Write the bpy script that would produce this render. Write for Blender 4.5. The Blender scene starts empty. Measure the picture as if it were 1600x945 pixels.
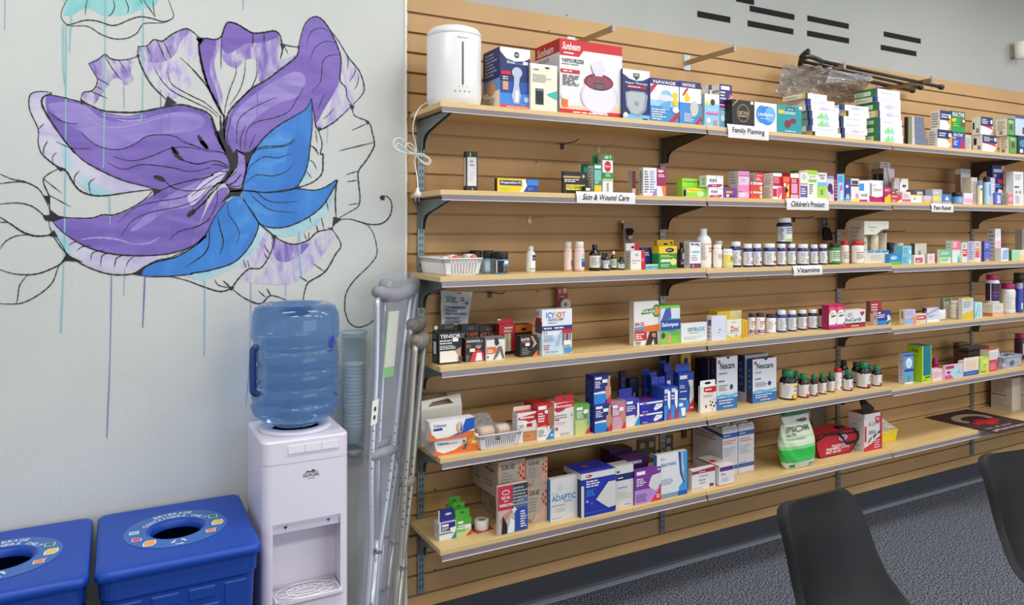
import bpy, bmesh, math, random
from mathutils import Vector, Matrix
from mathutils.geometry import tessellate_polygon
random.seed(7)
S = bpy.context.scene
COL = S.collection

# ---------------- camera ----------------
F = 1143.0; CX = 800.0; HY = 361.0
CAM = Vector((-0.956, -2.616, 1.54))
YAW = math.radians(28.43)
cd = bpy.data.cameras.new('camera'); cam = bpy.data.objects.new('camera', cd); COL.objects.link(cam)
cam.location = CAM; cam.rotation_euler = (math.radians(90), 0, -YAW)
cd.sensor_fit = 'HORIZONTAL'; cd.sensor_width = 36.0; cd.lens = 36.0 * F / 1600.0
cd.shift_x = 0.0; cd.shift_y = -(472.5 - HY) / 1600.0; cd.clip_start = 0.05
S.camera = cam

# ---------------- world, lamps, exposure ----------------
w = bpy.data.worlds.new('room_light'); S.world = w; w.use_nodes = True
w.node_tree.nodes['Background'].inputs[0].default_value = (0.93, 0.96, 1.0, 1)
w.node_tree.nodes['Background'].inputs[1].default_value = 0.56
def area(name, loc, sx, sy, power, col=(1, 1, 1), rot=(0, 0, 0)):
    l = bpy.data.lights.new(name, 'AREA'); l.shape = 'RECTANGLE'; l.size = sx; l.size_y = sy
    l.energy = power; l.color = col
    o = bpy.data.objects.new(name, l); o.location = loc; o.rotation_euler = rot; COL.objects.link(o); return o
LAMPS = [(-1.3, -1.25), (0.9, -1.25), (3.1, -1.25), (5.3, -1.25), (-1.3, -3.6), (0.9, -3.6), (3.1, -3.6), (5.3, -3.6)]
for (lx, ly) in LAMPS:
    area('ceiling_lamp_light', (lx, ly, 3.20), 1.15, 0.55, 17.5 if ly > -2 else 32, (1.0, 0.985, 0.96))
# daylight from the shop front behind the viewpoint
area('shop_window_daylight', (2.6, -6.1, 1.35), 4.6, 1.7, 65, (0.86, 0.92, 1.0), (math.radians(90), 0, 0))
S.view_settings.view_transform = 'Standard'; S.view_settings.look = 'None'
S.view_settings.exposure = -0.06; S.view_settings.gamma = 1.0; S.view_settings.use_curve_mapping = False

# ---------------- pixel -> place ----------------
RX, RY = math.cos(YAW), -math.sin(YAW)      # camera right
FX, FY = math.sin(YAW), math.cos(YAW)       # camera forward
def ray(px):
    l = (px - CX) / F
    return RX * l + FX, RY * l + FY
def at(px, py, Y):
    dx, dy = ray(px); t = (Y - CAM.y) / dy
    return Vector((CAM.x + dx * t, Y, CAM.z - (py - HY) / F * t))
def wx(px, Y): return at(px, HY, Y).x
def wz(px, py, Y): return at(px, py, Y).z
def onz(px, py, Z):
    t = (CAM.z - Z) * F / (py - HY); dx, dy = ray(px)
    return Vector((CAM.x + dx * t, CAM.y + dy * t, Z))
def yfor(px, X):
    dx, dy = ray(px); return CAM.y + dy * (X - CAM.x) / dx

# ---------------- materials ----------------
def lin(c):
    c = c / 255.0
    return c / 12.92 if c <= 0.04045 else ((c + 0.055) / 1.055) ** 2.4
def hexc(h):
    h = h.lstrip('#'); return (lin(int(h[0:2], 16)), lin(int(h[2:4], 16)), lin(int(h[4:6], 16)), 1)
MATS = {}
def M(h, rough=0.5, metal=0.0, **kw):
    key = (h, rough, metal, tuple(sorted(kw.items())))
    if key in MATS: return MATS[key]
    m = bpy.data.materials.new('paint_' + h.lstrip('#')); m.use_nodes = True
    b = m.node_tree.nodes['Principled BSDF']
    b.inputs['Base Color'].default_value = hexc(h); b.inputs['Roughness'].default_value = rough
    b.inputs['Metallic'].default_value = metal
    for k, v in kw.items(): b.inputs[k.replace('_', ' ')].default_value = v
    MATS[key] = m; return m
def noisy(name, h1, h2, scale=(1, 1, 1), ns=8.0, detail=4, lo=0.35, hi=0.65, rough=0.6, bump=0.0, dist=0.0, bscale=None):
    m = bpy.data.materials.new(name); m.use_nodes = True; nt = m.node_tree; b = nt.nodes['Principled BSDF']
    tc = nt.nodes.new('ShaderNodeTexCoord'); mp = nt.nodes.new('ShaderNodeMapping'); mp.inputs['Scale'].default_value = scale
    n = nt.nodes.new('ShaderNodeTexNoise'); n.inputs['Scale'].default_value = ns; n.inputs['Detail'].default_value = detail
    n.inputs['Distortion'].default_value = dist
    r = nt.nodes.new('ShaderNodeValToRGB'); r.color_ramp.elements[0].position = lo; r.color_ramp.elements[1].position = hi
    r.color_ramp.elements[0].color = hexc(h1); r.color_ramp.elements[1].color = hexc(h2)
    nt.links.new(tc.outputs['Object'], mp.inputs[0]); nt.links.new(mp.outputs[0], n.inputs['Vector'])
    nt.links.new(n.outputs['Fac'], r.inputs[0]); nt.links.new(r.outputs[0], b.inputs['Base Color'])
    b.inputs['Roughness'].default_value = rough
    if bump:
        bp = nt.nodes.new('ShaderNodeBump'); bp.inputs['Strength'].default_value = bump; bp.inputs['Distance'].default_value = 0.002
        n2 = nt.nodes.new('ShaderNodeTexNoise'); n2.inputs['Scale'].default_value = bscale or ns * 10
        nt.links.new(tc.outputs['Object'], n2.inputs['Vector'])
        nt.links.new(n2.outputs['Fac'], bp.inputs['Height']); nt.links.new(bp.outputs[0], b.inputs['Normal'])
    return m
MDF = noisy('tan_mdf', '#BC9564', '#C69F6C', (1, 1, 1), 3.0, 5, 0.3, 0.7, 0.55)
WALLW = noisy('mural_wall_paint', '#CBCEC9', '#D1D4CF', (1, 1, 1), 3, 3, 0.3, 0.7, 0.62, 0.35, 0, 90)
WALLG = noisy('grey_wall_paint', '#A9ABA7', '#AEB0AC', (1, 1, 1), 3, 3, 0.3, 0.7, 0.65, 0.2, 0, 90)
MAPLE = noisy('maple_board', '#D6B67C', '#DFC189', (1, 18, 18), 2.2, 5, 0.3, 0.7, 0.42)
CARPET = noisy('carpet', '#14161D', '#858B9A', (1, 1, 1), 150.0, 1, 0.44, 0.60, 0.95, 0.5, 0, 150)
STEEL = M('#9A9FA0', 0.35, 0.75); DSTEEL = M('#5D574F', 0.45, 0.5); ZINC = M('#8A9698', 0.45, 0.6)

def clear_mat(name, h, alpha, rough=0.08, metal=0):
    m = bpy.data.materials.new(name); m.use_nodes = True; b = m.node_tree.nodes['Principled BSDF']
    b.inputs['Base Color'].default_value = hexc(h); b.inputs['Roughness'].default_value = rough
    b.inputs['Alpha'].default_value = alpha; b.inputs['Metallic'].default_value = metal; return m
FILM = clear_mat('clear_film', '#C6CBD4', 0.30, 0.1)
CHANNEL = clear_mat('price_channel_plastic', '#8F888E', 0.72, 0.2)

# ---------------- mesh tools ----------------
class MB:
    """collects faces with materials, then links ONE mesh object"""
    def __init__(s): s.bm = bmesh.new(); s.mats = []
    def mi(s, m):
        if m not in s.mats: s.mats.append(m)
        return s.mats.index(m)
    def face(s, pts, m, smooth=False):
        vs = [s.bm.verts.new(p) for p in pts]
        f = s.bm.faces.new(vs); f.material_index = s.mi(m); f.smooth = smooth; return f
    def mesh(s, pts, faces, m, smooth=False):
        vs = [s.bm.verts.new(p) for p in pts]; i = s.mi(m)
        for fc in faces:
            try: f = s.bm.faces.new([vs[k] for k in fc])
            except ValueError: continue
            f.material_index = i; f.smooth = smooth
    def box(s, a, b, m, mtx=None):
        x0, y0, z0 = a; x1, y1, z1 = b
        p = [(x0, y0, z0), (x1, y0, z0), (x1, y1, z0), (x0, y1, z0), (x0, y0, z1), (x1, y0, z1), (x1, y1, z1), (x0, y1, z1)]
        if mtx: p = [mtx @ Vector(q) for q in p]
        s.mesh(p, [(3, 2, 1, 0), (4, 5, 6, 7), (0, 1, 5, 4), (1, 2, 6, 5), (2, 3, 7, 6), (3, 0, 4, 7)], m)
    def lathe(s, prof, m, n=24, c=(0, 0, 0), sx=1.0, sy=1.0, smooth=True, fn=None):
        pts = []; faces = []
        for (r, z) in prof:
            for k in range(n):
                a = 2 * math.pi * k / n
                p = Vector((c[0] + r * sx * math.cos(a), c[1] + r * sy * math.sin(a), c[2] + z))
                pts.append(fn(p, a) if fn else p)
        for i in range(len(prof) - 1):
            for k in range(n):
                k2 = (k + 1) % n
                faces.append((i * n + k, i * n + k2, (i + 1) * n + k2, (i + 1) * n + k))
        if prof[0][0] > 1e-4: faces.append(tuple(reversed(range(n))))
        if prof[-1][0] > 1e-4: faces.append(tuple((len(prof) - 1) * n + k for k in range(n)))
        s.mesh(pts, faces, m, smooth)
    def tube(s, path, r, m, n=10, caps=True):
        path = [Vector(p) for p in path]; rs = r if isinstance(r, (list, tuple)) else [r] * len(path)
        pts = []; prev = None
        for i, p in enumerate(path):
            t = (path[min(i + 1, len(path) - 1)] - path[max(i - 1, 0)]).normalized()
            if prev is None: u = t.orthogonal().normalized()
            else:
                u = prev - t * prev.dot(t)
                u = u.normalized() if u.length > 1e-6 else t.orthogonal().normalized()
            prev = u; v = t.cross(u)
            for k in range(n):
                a = 2 * math.pi * k / n; pts.append(p + (u * math.cos(a) + v * math.sin(a)) * rs[i])
        faces = [(i * n + k, i * n + (k + 1) % n, (i + 1) * n + (k + 1) % n, (i + 1) * n + k) for i in range(len(path) - 1) for k in range(n)]
        if caps: faces += [tuple(reversed(range(n))), tuple((len(path) - 1) * n + k for k in range(n))]
        s.mesh(pts, faces, m, True)
    def prism(s, poly, axis, a, b, m, smooth=False):
        """poly of 2D points extruded along axis from a to b"""
        def q(p, t):
            return {'x': (t, p[0], p[1]), 'y': (p[0], t, p[1]), 'z': (p[0], p[1], t)}[axis]
        n = len(poly); pts = [q(p, a) for p in poly] + [q(p, b) for p in poly]
        tri = tessellate_polygon([[Vector((p[0], p[1], 0)) for p in poly]])
        faces = [tuple(t) for t in tri] + [tuple(n + k for k in reversed(t)) for t in tri]
        s.mesh(pts, faces, m)
        vs = [s.bm.verts.new(p) for p in pts]; i = s.mi(m)
        for k in range(n):
            k2 = (k + 1) % n; f = s.bm.faces.new([vs[k], vs[k2], vs[n + k2], vs[n + k]]); f.material_index = i; f.smooth = smooth
    def poly(s, pts, m):
        pts = [Vector(p) for p in pts]
        tri = tessellate_polygon([pts]); s.mesh(pts, [tuple(t) for t in tri], m)
    def build(s, name, parent=None, loc=None, rot=None, bevel=0, sub=0, smooth_angle=None, fix=False):
        if fix: bmesh.ops.remove_doubles(s.bm, verts=s.bm.verts, dist=1e-5)
        bmesh.ops.recalc_face_normals(s.bm, faces=s.bm.faces)
        me = bpy.data.meshes.new(name); s.bm.to_mesh(me); s.bm.free()
        for m in s.mats: me.materials.append(m)
        o = bpy.data.objects.new(name, me); COL.objects.link(o)
        if parent is not None: o.parent = parent
        if loc is not None: o.location = loc
        if rot is not None: o.rotation_euler = rot
        if bevel:
            b = o.modifiers.new('bevel', 'BEVEL'); b.width = bevel; b.segments = 3; b.limit_method = 'ANGLE'; b.angle_limit = math.radians(40)
        if sub:
            b = o.modifiers.new('sub', 'SUBSURF'); b.levels = sub; b.render_levels = sub
        return o
def tag(o, label=None, cat=None, group=None, kind=None):
    if label: o['label'] = label
    if cat: o['category'] = cat
    if group: o['group'] = group
    if kind: o['kind'] = kind
    return o
def empty(name, loc=(0, 0, 0), rz=0.0):
    o = bpy.data.objects.new(name, None); o.location = loc; o.rotation_euler = (0, 0, rz); o.empty_display_size = 0.05
    COL.objects.link(o); return o
def children(o): return [c for c in COL.objects if c.parent == o]
def copy_tree(o, parent=None):
    c = o.copy(); COL.objects.link(c)
    if parent is not None: c.parent = parent
    for ch in children(o): copy_tree(ch, c)
    return c
def spline(pts, n=8, closed=False):
    P = [Vector(p) for p in pts]; out = []
    if len(P) < 3 and not closed:
        return [P[0].lerp(P[-1], k / n) for k in range(n + 1)]
    m = len(P)
    for i in range(m if closed else m - 1):
        if closed: a, b, c, d = P[i - 1], P[i], P[(i + 1) % m], P[(i + 2) % m]
        else: a, b, c, d = P[max(i - 1, 0)], P[i], P[i + 1], P[min(i + 2, m - 1)]
        for k in range(n):
            t = k / n
            out.append(0.5 * ((2 * b) + (c - a) * t + (2 * a - 5 * b + 4 * c - d) * t * t + (3 * b - a - 3 * c + d) * t ** 3))
    if not closed: out.append(P[-1])
    return out
# text turned into mesh pieces (never a text object)
TXT = {}
def text_geo(s, bold=0.0):
    k = (s, bold)
    if k in TXT: return TXT[k]
    c = bpy.data.curves.new('t', 'FONT'); c.body = s; c.size = 1.0; c.resolution_u = 2; c.offset = bold; c.fill_mode = 'FRONT'
    o = bpy.data.objects.new('t', c); me = o.to_mesh()
    vs = [(v.co.x, v.co.y) for v in me.vertices]; fs = [tuple(p.vertices) for p in me.polygons]
    o.to_mesh_clear(); bpy.data.objects.remove(o); bpy.data.curves.remove(c)
    if not vs: TXT[k] = ([], []); return TXT[k]
    x0 = min(v[0] for v in vs); x1 = max(v[0] for v in vs); y0 = min(v[1] for v in vs); y1 = max(v[1] for v in vs)
    sx = 1 / max(x1 - x0, 1e-6); sy = 1 / max(y1 - y0, 1e-6)
    TXT[k] = ([((v[0] - x0) * sx, (v[1] - y0) * sy) for v in vs], fs); return TXT[k]
def put_text(mb, s, m, fn, u0, v0, u1, v1, bold=0.015, shear=0.0):
    vs, fs = text_geo(s, bold)
    pts = [fn(u0 + (x + shear * y) * (u1 - u0), v0 + y * (v1 - v0)) for (x, y) in vs]
    mb.mesh(pts, fs, m)

# ---------------- the room ----------------
def struct(o): o['kind'] = 'structure'; return o
mb = MB(); mb.box((-4.2, -6.2, -0.05), (8.2, 0.05, 0.0), CARPET); struct(mb.build('floor'))
mb = MB(); mb.box((-4.2, -6.2, 3.25), (8.2, 0.05, 3.30), M('#E4E4E0', 0.8)); struct(mb.build('ceiling'))
mb = MB(); mb.box((-4.2, 0.014, 0.0), (8.2, 0.05, 3.25), WALLG); struct(mb.build('wall_back'))
TOPZ = 2.444
G0 = 2.367; GP = 0.0762
# slatwall cladding: one long profile with real grooves
prof = [(0.0135, 0.0)]
zs = 0.106
prof = [(0.0139, zs), (0.0, zs)]
for n in range(29, -1, -1):
    zc = G0 - n * GP
    prof += [(0.0, zc - 0.0046), (0.0045, zc - 0.0046), (0.0045, zc - 0.011), (0.0128, zc - 0.011), (0.0128, zc + 0.009), (0.0045, zc + 0.009), (0.0045, zc + 0.0046), (0.0, zc + 0.0046)]
prof += [(0.0, TOPZ), (0.0139, TOPZ)]
mb = MB(); mb.prism(prof, 'x', 0.0, 8.2, MDF)
slat = struct(mb.build('wall_slat'))
# short dark nail heads / holes in the grooves
mb = MB()
for (px, py) in [(858, 48), (886, 24), (1058, 339), (1168, 340), (1200, 340), (840, 455), (683, 430), (920, 293), (838, 253), (1440, 344), (1500, 345), (1021, 449), (1170, 435), (1105, 487), (1200, 481), (1330, 473), (1433, 466), (1268, 568), (1360, 560), (1330, 560), (882, 614), (680, 765), (680, 890), (884, 828), (1053, 799), (1134, 780), (1327, 736), (1432, 720), (1366, 632), (1474, 621), (1378, 723), (1563, 680), (1200, 671), (1420, 344), (1450, 345)]:
    p = at(px, py, -0.0006); mb.lathe([(0.0, 0), (0.0035, 0.0), (0.0035, 0.0006)], M('#3A2616', 0.8), 8, (0, 0, 0), fn=lambda q, a, p=p: Vector((p.x + q.x, -0.0006 + q.z * -0.3, p.z + q.y)))
tag(mb.build('nail_hole', slat), kind='stuff')
# mural wall: the painted drywall that stands a little proud
mb = MB(); mb.box((-4.2, -0.016, 0.0), (0.0, 0.0139, 3.25), WALLW)
murw = struct(mb.build('wall_left'))
mb = MB()
rr = random.Random(3); zz = 0.0; pts = []
while zz < 3.25:
    pts.append((rr.uniform(0.0008, 0.0042), zz)); zz += rr.uniform(0.012, 0.05)
mb.prism([(-0.007, 0)] + [(p[0], p[1]) for p in pts] + [(-0.007, 3.25)], 'y', -0.0205, -0.0009, M('#E9E8DF', 0.8))
struct(mb.build('trim_1'))
# black cove base with pale toe
mb = MB(); mb.prism([(0.0138, 0.0), (-0.020, 0.0), (-0.014, 0.010), (-0.009, 0.022), (-0.008, 0.035), (-0.008, 0.1055), (0.0138, 0.1055)], 'x', 0.001, 8.2, M('#3B3D45', 0.5))
bb = struct(mb.build('baseboard_back'))
mb = MB(); mb.prism([(-0.0205, 0.0002), (-0.029, 0.0002), (-0.027, 0.004), (-0.0155, 0.012), (-0.0148, 0.011)], 'x', 0.001, 8.2, M('#767B88', 0.45))
struct(mb.build('trim_2'))
# lamps in the ceiling
lamp0 = None
for i, (lx, ly) in enumerate(LAMPS):
    e = empty('ceiling_light', (lx, ly, 3.25))
    tag(e, 'fluorescent ceiling panel, %s in the %s row from the wall' % (['first', 'second', 'third', 'fourth'][i % 4], ['near', 'far'][i // 4]), 'light', 'ceiling light panels')
    f = MB(); f.box((-0.61, -0.31, -0.012), (0.61, -0.285, -0.0), M('#EDEDEA')); f.box((-0.61, 0.285, -0.012), (0.61, 0.31, -0.0), M('#EDEDEA'))
    f.box((-0.61, -0.285, -0.012), (-0.585, 0.285, -0.0), M('#EDEDEA')); f.box((0.585, -0.285, -0.012), (0.61, 0.285, -0.0), M('#EDEDEA')); f.build('frame', e)
    d = MB(); d.box((-0.585, -0.285, -0.008), (0.585, 0.285, -0.002), M('#FFFFFF', 0.5, 0.0, Emission_Strength=4.0)); d.build('diffuser', e)
M('#FFFFFF', 0.5, 0.0, Emission_Strength=4.0).node_tree.nodes['Principled BSDF'].inputs['Emission Color'].default_value = (1, 0.97, 0.92, 1)

# black strips on the grey wall
BARS = [((1150, 1178), -3, 4, 'topmost, cut off by the picture edge'), ((1089.5, 1141), 21.1, 31.8, 'leftmost, alone at the left'), ((1171.3, 1241), 12.9, 27.2, 'upper long one of the second column'),
        ((1168, 1239.4), 36, 50, 'lower long one of the second column'), ((1261.4, 1326), 30.2, 39.5, 'upper of the middle pair'), ((1261, 1326.4), 52.9, 63, 'lower of the middle pair'),
        ((1380.7, 1438.4), 54.3, 63.2, 'upper of the rightmost pair'), ((1376, 1431.6), 74.2, 83.8, 'lower of the rightmost pair')]
for (xx, ya, yb, lab) in BARS:
    a = at(xx[0], ya, 0.0139); b = at(xx[1], yb, 0.0139); z = (a.z + b.z) / 2
    mb = MB(); mb.box((a.x, 0.0125, z - 0.0145), (b.x, 0.0138, z + 0.0145), M('#0C0C0C', 0.9))
    tag(mb.build('wall_strip'), 'flat black strip on the grey upper wall, ' + lab, 'wall strip', 'black strips on the grey wall')
# small cup-shaped cream sensor on the wall
p = at(1581, 66, 0.0139)
e = empty('wall_sensor', (p.x, 0.0139, p.z - 0.12)); tag(e, 'small cream cup-shaped sensor fixed high on the grey wall at the right', 'sensor')
mb = MB(); mb.lathe([(0.026, 0.0), (0.030, 0.03), (0.034, 0.08), (0.034, 0.105), (0.026, 0.112), (0.0, 0.114)], M('#E6E2D4', 0.5), 20, (0, -0.048, 0)); mb.build('housing', e)
mb = MB(); mb.box((-0.022, -0.022, 0.015), (0.022, -0.0005, 0.1), M('#8F8B80')); mb.build('mount', e)

# ---------------- shelf uprights, boards, brackets ----------------
D = 0.305
UPX = [0.062, 1.236, 2.441, 3.675, 4.9]
SZ = [[1.983] * 4, [1.682, 1.683, 1.687, 1.687], [1.384, 1.380, 1.370, 1.363], [1.076, 1.075, 1.062, 1.060], [0.764, 0.763, 0.752, 0.750], [0.450, 0.449, 0.448, 0.448]]
BND = [0.016, 1.2235, 2.452, 3.69, 4.92]
SN = ['top', 'second', 'third', 'fourth', 'fifth', 'bottom']; CN = ['left', 'second', 'third', 'right']
for i, ux in enumerate(UPX):
    mb = MB(); zt = 1.97; zb = 0.165
    m = ZINC if i == 0 else STEEL
    mb.box((ux - 0.0135, -0.011, zb), (ux - 0.0115, -0.0004, zt), m); mb.box((ux + 0.0115, -0.011, zb), (ux + 0.0135, -0.0004, zt), m)
    mb.box((ux - 0.0115, -0.011, zb), (ux + 0.0115, -0.0095, zt), m)
    z = zb + 0.02
    while z < zt - 0.02:
        for dx in (-0.0062, 0.0042): mb.box((ux + dx, -0.0114, z), (ux + dx + 0.0028, -0.0109, z + 0.013), M('#15130F', 0.8))
        z += 0.0254
    for zz in (0.21, 0.39, 0.61, 0.92, 1.24, 1.55, 1.85):
        mb.lathe([(0.004, 0), (0.0035, 0.002), (0, 0.0028)], M('#D5D8D8', 0.2, 0.9), 10, fn=lambda q, a, ux=ux, zz=zz: Vector((ux + q.x, -0.0112 - q.z, zz + q.y)))
    tag(mb.build('shelf_upright'), ['slotted zinc shelf upright at the mural end of the slat wall', 'slotted steel upright, second from the mural, holding the shelves', 'slotted steel upright behind the red first aid bag', 'slotted steel upright at the right, behind the dark mat', 'slotted steel upright beyond the right picture edge'][i], 'shelf upright', 'slotted shelf uprights')
BR = [(-0.0115, 0), (-0.285, 0), (-0.290, -0.012), (-0.20, -0.030), (-0.105, -0.050), (-0.066, -0.062), (-0.047, -0.080), (-0.040, -0.112), (-0.0115, -0.112)]
for k in range(6):
    for i, ux in enumerate(UPX[:4]):
        zt = min(SZ[k][max(i - 1, 0)], SZ[k][i]) - 0.0225
        mb = MB(); m = ZINC if i == 0 else DSTEEL
        mb.prism([(y, zt + z) for (y, z) in BR], 'x', ux - 0.0085, ux - 0.0060, m)
        mb.prism([(y, zt + z) for (y, z) in BR], 'x', ux + 0.0060, ux + 0.0085, m)
        mb.box((ux - 0.0085, -0.287, zt - 0.003), (ux + 0.0085, -0.0118, zt), m)
        tag(mb.build('shelf_bracket'), '%s metal bracket under the %s shelf at the %s upright' % ('zinc' if i == 0 else 'dark', SN[k], ['mural end', 'second', 'third', 'right hand'][i]), 'bracket', 'shelf brackets')
    for c in range(4):
        z = SZ[k][c]; x0, x1 = BND[c] + 0.0012, BND[c + 1] - 0.0012
        e = empty('shelf', (x0, -D, z)); L = x1 - x0
        tag(e, 'maple shelf board with price channel, %s row, %s section from the mural' % (SN[k], CN[c]), 'shelf', 'maple wall shelves')
        mb = MB(); mb.box((0, 0, -0.019), (L, D - 0.0128, 0), MAPLE); mb.build('board', e, bevel=0.0015)
        mb = MB(); mb.prism([(-0.0012, -0.0165), (-0.0032, -0.017), (-0.0042, -0.033), (-0.0082, -0.0350), (-0.0035, -0.0362), (-0.0012, -0.020)], 'x', 0.004, L - 0.004, CHANNEL)
        mb.prism([(-0.0030, -0.0338), (-0.0088, -0.0345), (-0.0088, -0.0362), (-0.0030, -0.0368)], 'x', 0.004, L - 0.004, M('#E8E4EA', 0.3)); mb.build('price_channel', e)
# ---------------- the mural ----------------
FR = {'A': (0, 0, 3.9375), 'B': (300, 0, 3.938), 'C': (0, 220, 3.376), 'D': (300, 220, 3.374), 'E': (360, 450, 3.78), 'G': (330, 180, 7.88), 'P': (0, 0, 1.0)}
MY = -0.0162
def fp(fr, x, y): o = FR[fr]; return (o[0] + x / o[2], o[1] + y / o[2])
def parse(s):
    """'A 1,2 3,4 D 5,6' -> list of photo points"""
    out = []; fr = 'P'
    for t in s.split():
        if t in FR: fr = t
        else: a, b = t.split(','); out.append(fp(fr, float(a), float(b)))
    return out
def paint_mat(name, h1, h2, ns, lo, hi, sc=(1, 1, 3), rot=0.0, h3=None):
    m = noisy(name, h1, h2, sc, ns, 6, lo, hi, 0.5, 0, 0.6)
    mp = [n for n in m.node_tree.nodes if n.type == 'MAPPING'][0]; mp.inputs['Rotation'].default_value = (0, rot, 0)
    if h3:
        r = [n for n in m.node_tree.nodes if n.type == 'VALTORGB'][0]; e = r.color_ramp.elements.new((lo + hi) / 2); e.color = hexc(h3)
    return m
WP = '#CFD2CD'
PURP = paint_mat('purple_paint', '#6A52A8', '#8B74C4', 5, 0.30, 0.72, (1, 1, 3.5), 0.35)
PURP2 = paint_mat('purple_paint_upright', '#6E55AC', '#8A73C3', 5, 0.32, 0.70, (1, 1, 3.0), -0.8)
PLT = paint_mat('light_purple_paint', '#836DC0', '#A796D4', 6, 0.3, 0.7, (1, 1, 4), 0.3)
DRYP = paint_mat('dry_brushed_purple', '#7E66B6', WP, 11, 0.36, 0.68, (3.2, 1, 1), 0.1, '#A898CC')
DRYP2 = paint_mat('dry_brushed_purple_thin', '#A797CC', WP, 14, 0.32, 0.62, (3, 1, 1), -0.5, '#C4BCD8')
LAV = paint_mat('lavender_wash', '#BDB3D8', '#D3D2DE', 7, 0.35, 0.6, (1, 1, 2.5))
BLUE = paint_mat('blue_paint', '#2B72C6', '#4490DE', 6, 0.3, 0.75, (1.6, 1, 1), 0.4)
BLUEL = paint_mat('blue_paint_light', '#3580D2', '#5CA4E2', 10, 0.45, 0.85, (1, 1, 1.8), 0.2)
CYAN = paint_mat('cyan_wash', '#8CC8D6', '#C4D8DC', 8, 0.3, 0.7, (1, 1, 2))
TEAL = paint_mat('teal_wash', '#7AC6C6', '#B0D8D6', 7, 0.35, 0.75, (2, 1, 1))
WHT = M('#DBDEDA', 0.55); INK = M('#1B1920', 0.45)
mural = empty('flower_mural', (-1.0, MY, 1.8))
tag(mural, 'large purple and blue flower mural with black outlines and paint drips on the pale wall', 'mural')
LAY = [0]
def mp_(p, off):
    q = at(p[0], p[1], MY); return Vector((q.x + 1.0, -off, q.z - 1.8))
def fill(s, m, name='petal', n=5, smooth=True):
    LAY[0] += 1; P = [Vector((a, b, 0)) for a, b in parse(s)]
    if smooth: P = spline(P, n, True)
    mb = MB(); off = 0.0003 + LAY[0] * 0.00002
    mb.poly([mp_(p, off) for p in P], m); return mb.build(name, mural)
INKMB = MB()
def stroke(s, wpx=2.0, m=INK, taper=True, mb=None, off=0.0017, n=8):
    P = spline([Vector((a, b, 0)) for a, b in parse(s)], n); N = len(P); L = []; R = []
    for i, p in enumerate(P):
        t = (P[min(i + 1, N - 1)] - P[max(i - 1, 0)]); t = t.normalized() if t.length > 0 else Vector((1, 0, 0))
        nrm = Vector((-t.y, t.x, 0)); f = i / (N - 1)
        wd = wpx * 1.22 / 2 * (0.45 + 0.55 * math.sin(math.pi * f) if taper else 1.0) * (0.9 + 0.2 * math.sin(i * 1.7))
        L.append(mp_(p + nrm * wd, off)); R.append(mp_(p - nrm * wd, off))
    k = len(L); (mb or INKMB).mesh(L + R, [(i, i + 1, k + i + 1, k + i) for i in range(k - 1)], m)
def blob(s, m=INK):
    P = parse(s); INKMB.poly([mp_(p, 0.0019) for p in P], m)
def dot(fr, x, y, r):
    c = fp(fr, x, y); INKMB.poly([mp_((c[0] + r * math.cos(a * .5236), c[1] + r * math.sin(a * .5236)), 0.0019) for a in range(12)], INK)
# washes and petals, back to front
fill('A 420,-30 400,30 392,90 440,95 500,60 560,55 620,90 700,98 800,85 870,55 940,45 975,0 960,-30', TEAL, 'petal')
fill('A 552,392 645,342 700,365 820,375 805,440 822,495 765,525 745,485 690,490 640,560 570,650 520,610 512,575 580,560 605,510 595,470', DRYP)
fill('A 855,290 905,285 945,250 1000,255 1070,215 1140,180 1215,235 1225,330 1150,420 1180,520 1100,590 1040,600 930,500 880,400', DRYP2)
fill('A 855,290 905,285 945,250 1000,255 1070,215 1140,180 1165,195 1110,260 1080,330 1010,380 900,380 870,350', DRYP)
fill('B 60,240 180,240 215,145 270,150 370,205 510,195 540,240 545,360 640,340 560,410 470,470 410,500 400,370 330,370 270,420 200,380 175,320 150,340 140,420 190,600 165,650 100,520 55,380', DRYP)
fill('B 52,250 120,240 150,260 120,340 110,440 150,560 165,640 130,600 80,480 50,360', PURP2)
fill('B 180,240 215,145 270,150 370,205 510,195 530,225 440,260 330,270 230,330 185,300', PURP2)
fill('B 845,185 900,250 960,350 1030,440 1056,540 1040,590 985,640 960,610 950,540 910,490 917,390', DRYP2)
fill('B 905,490 945,540 958,610 980,650 925,705 860,755 775,790 740,740 820,640', DRYP2)
fill('A 185,610 215,570 300,580 265,640 300,720 380,840 470,945 C 430,100 520,155 640,210 790,250 640,272 480,280 400,210 330,150 250,90 215,30 A 235,880 235,795 190,690', LAV)
fill('C 325,15 345,5 372,60 378,150 340,130 322,60', CYAN)
fill('C 400,190 420,170 520,245 600,268 560,284 480,282', CYAN)
fill('C 265,415 330,490 440,560 560,600 700,615 850,605 780,645 690,685 600,695 500,670 410,620 330,550', LAV)
fill('C 300,470 330,490 362,540 370,600 320,540', CYAN)
fill('D 345,470 345,520 260,640 140,705 50,735 0,722 -40,712 -40,698 0,698 100,685 220,645 300,565', CYAN)
fill('D 350,450 415,500 410,600 350,670 290,665 250,660 330,560', DRYP2)
fill('D 345,440 385,470 340,560 270,640 230,650 310,560', CYAN)
fill('D 430,510 540,548 640,520 730,472 752,500 690,600 600,700 520,755 320,750 250,712 310,680 385,668 420,600', DRYP2)
fill('D 432,515 540,550 620,540 560,610 480,640 425,600', DRYP)
fill('D 745,280 700,400 560,492 440,500 395,468 500,458 600,415 690,345', CYAN)
fill('D 610,110 640,115 620,190 575,235 545,245', CYAN)
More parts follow.
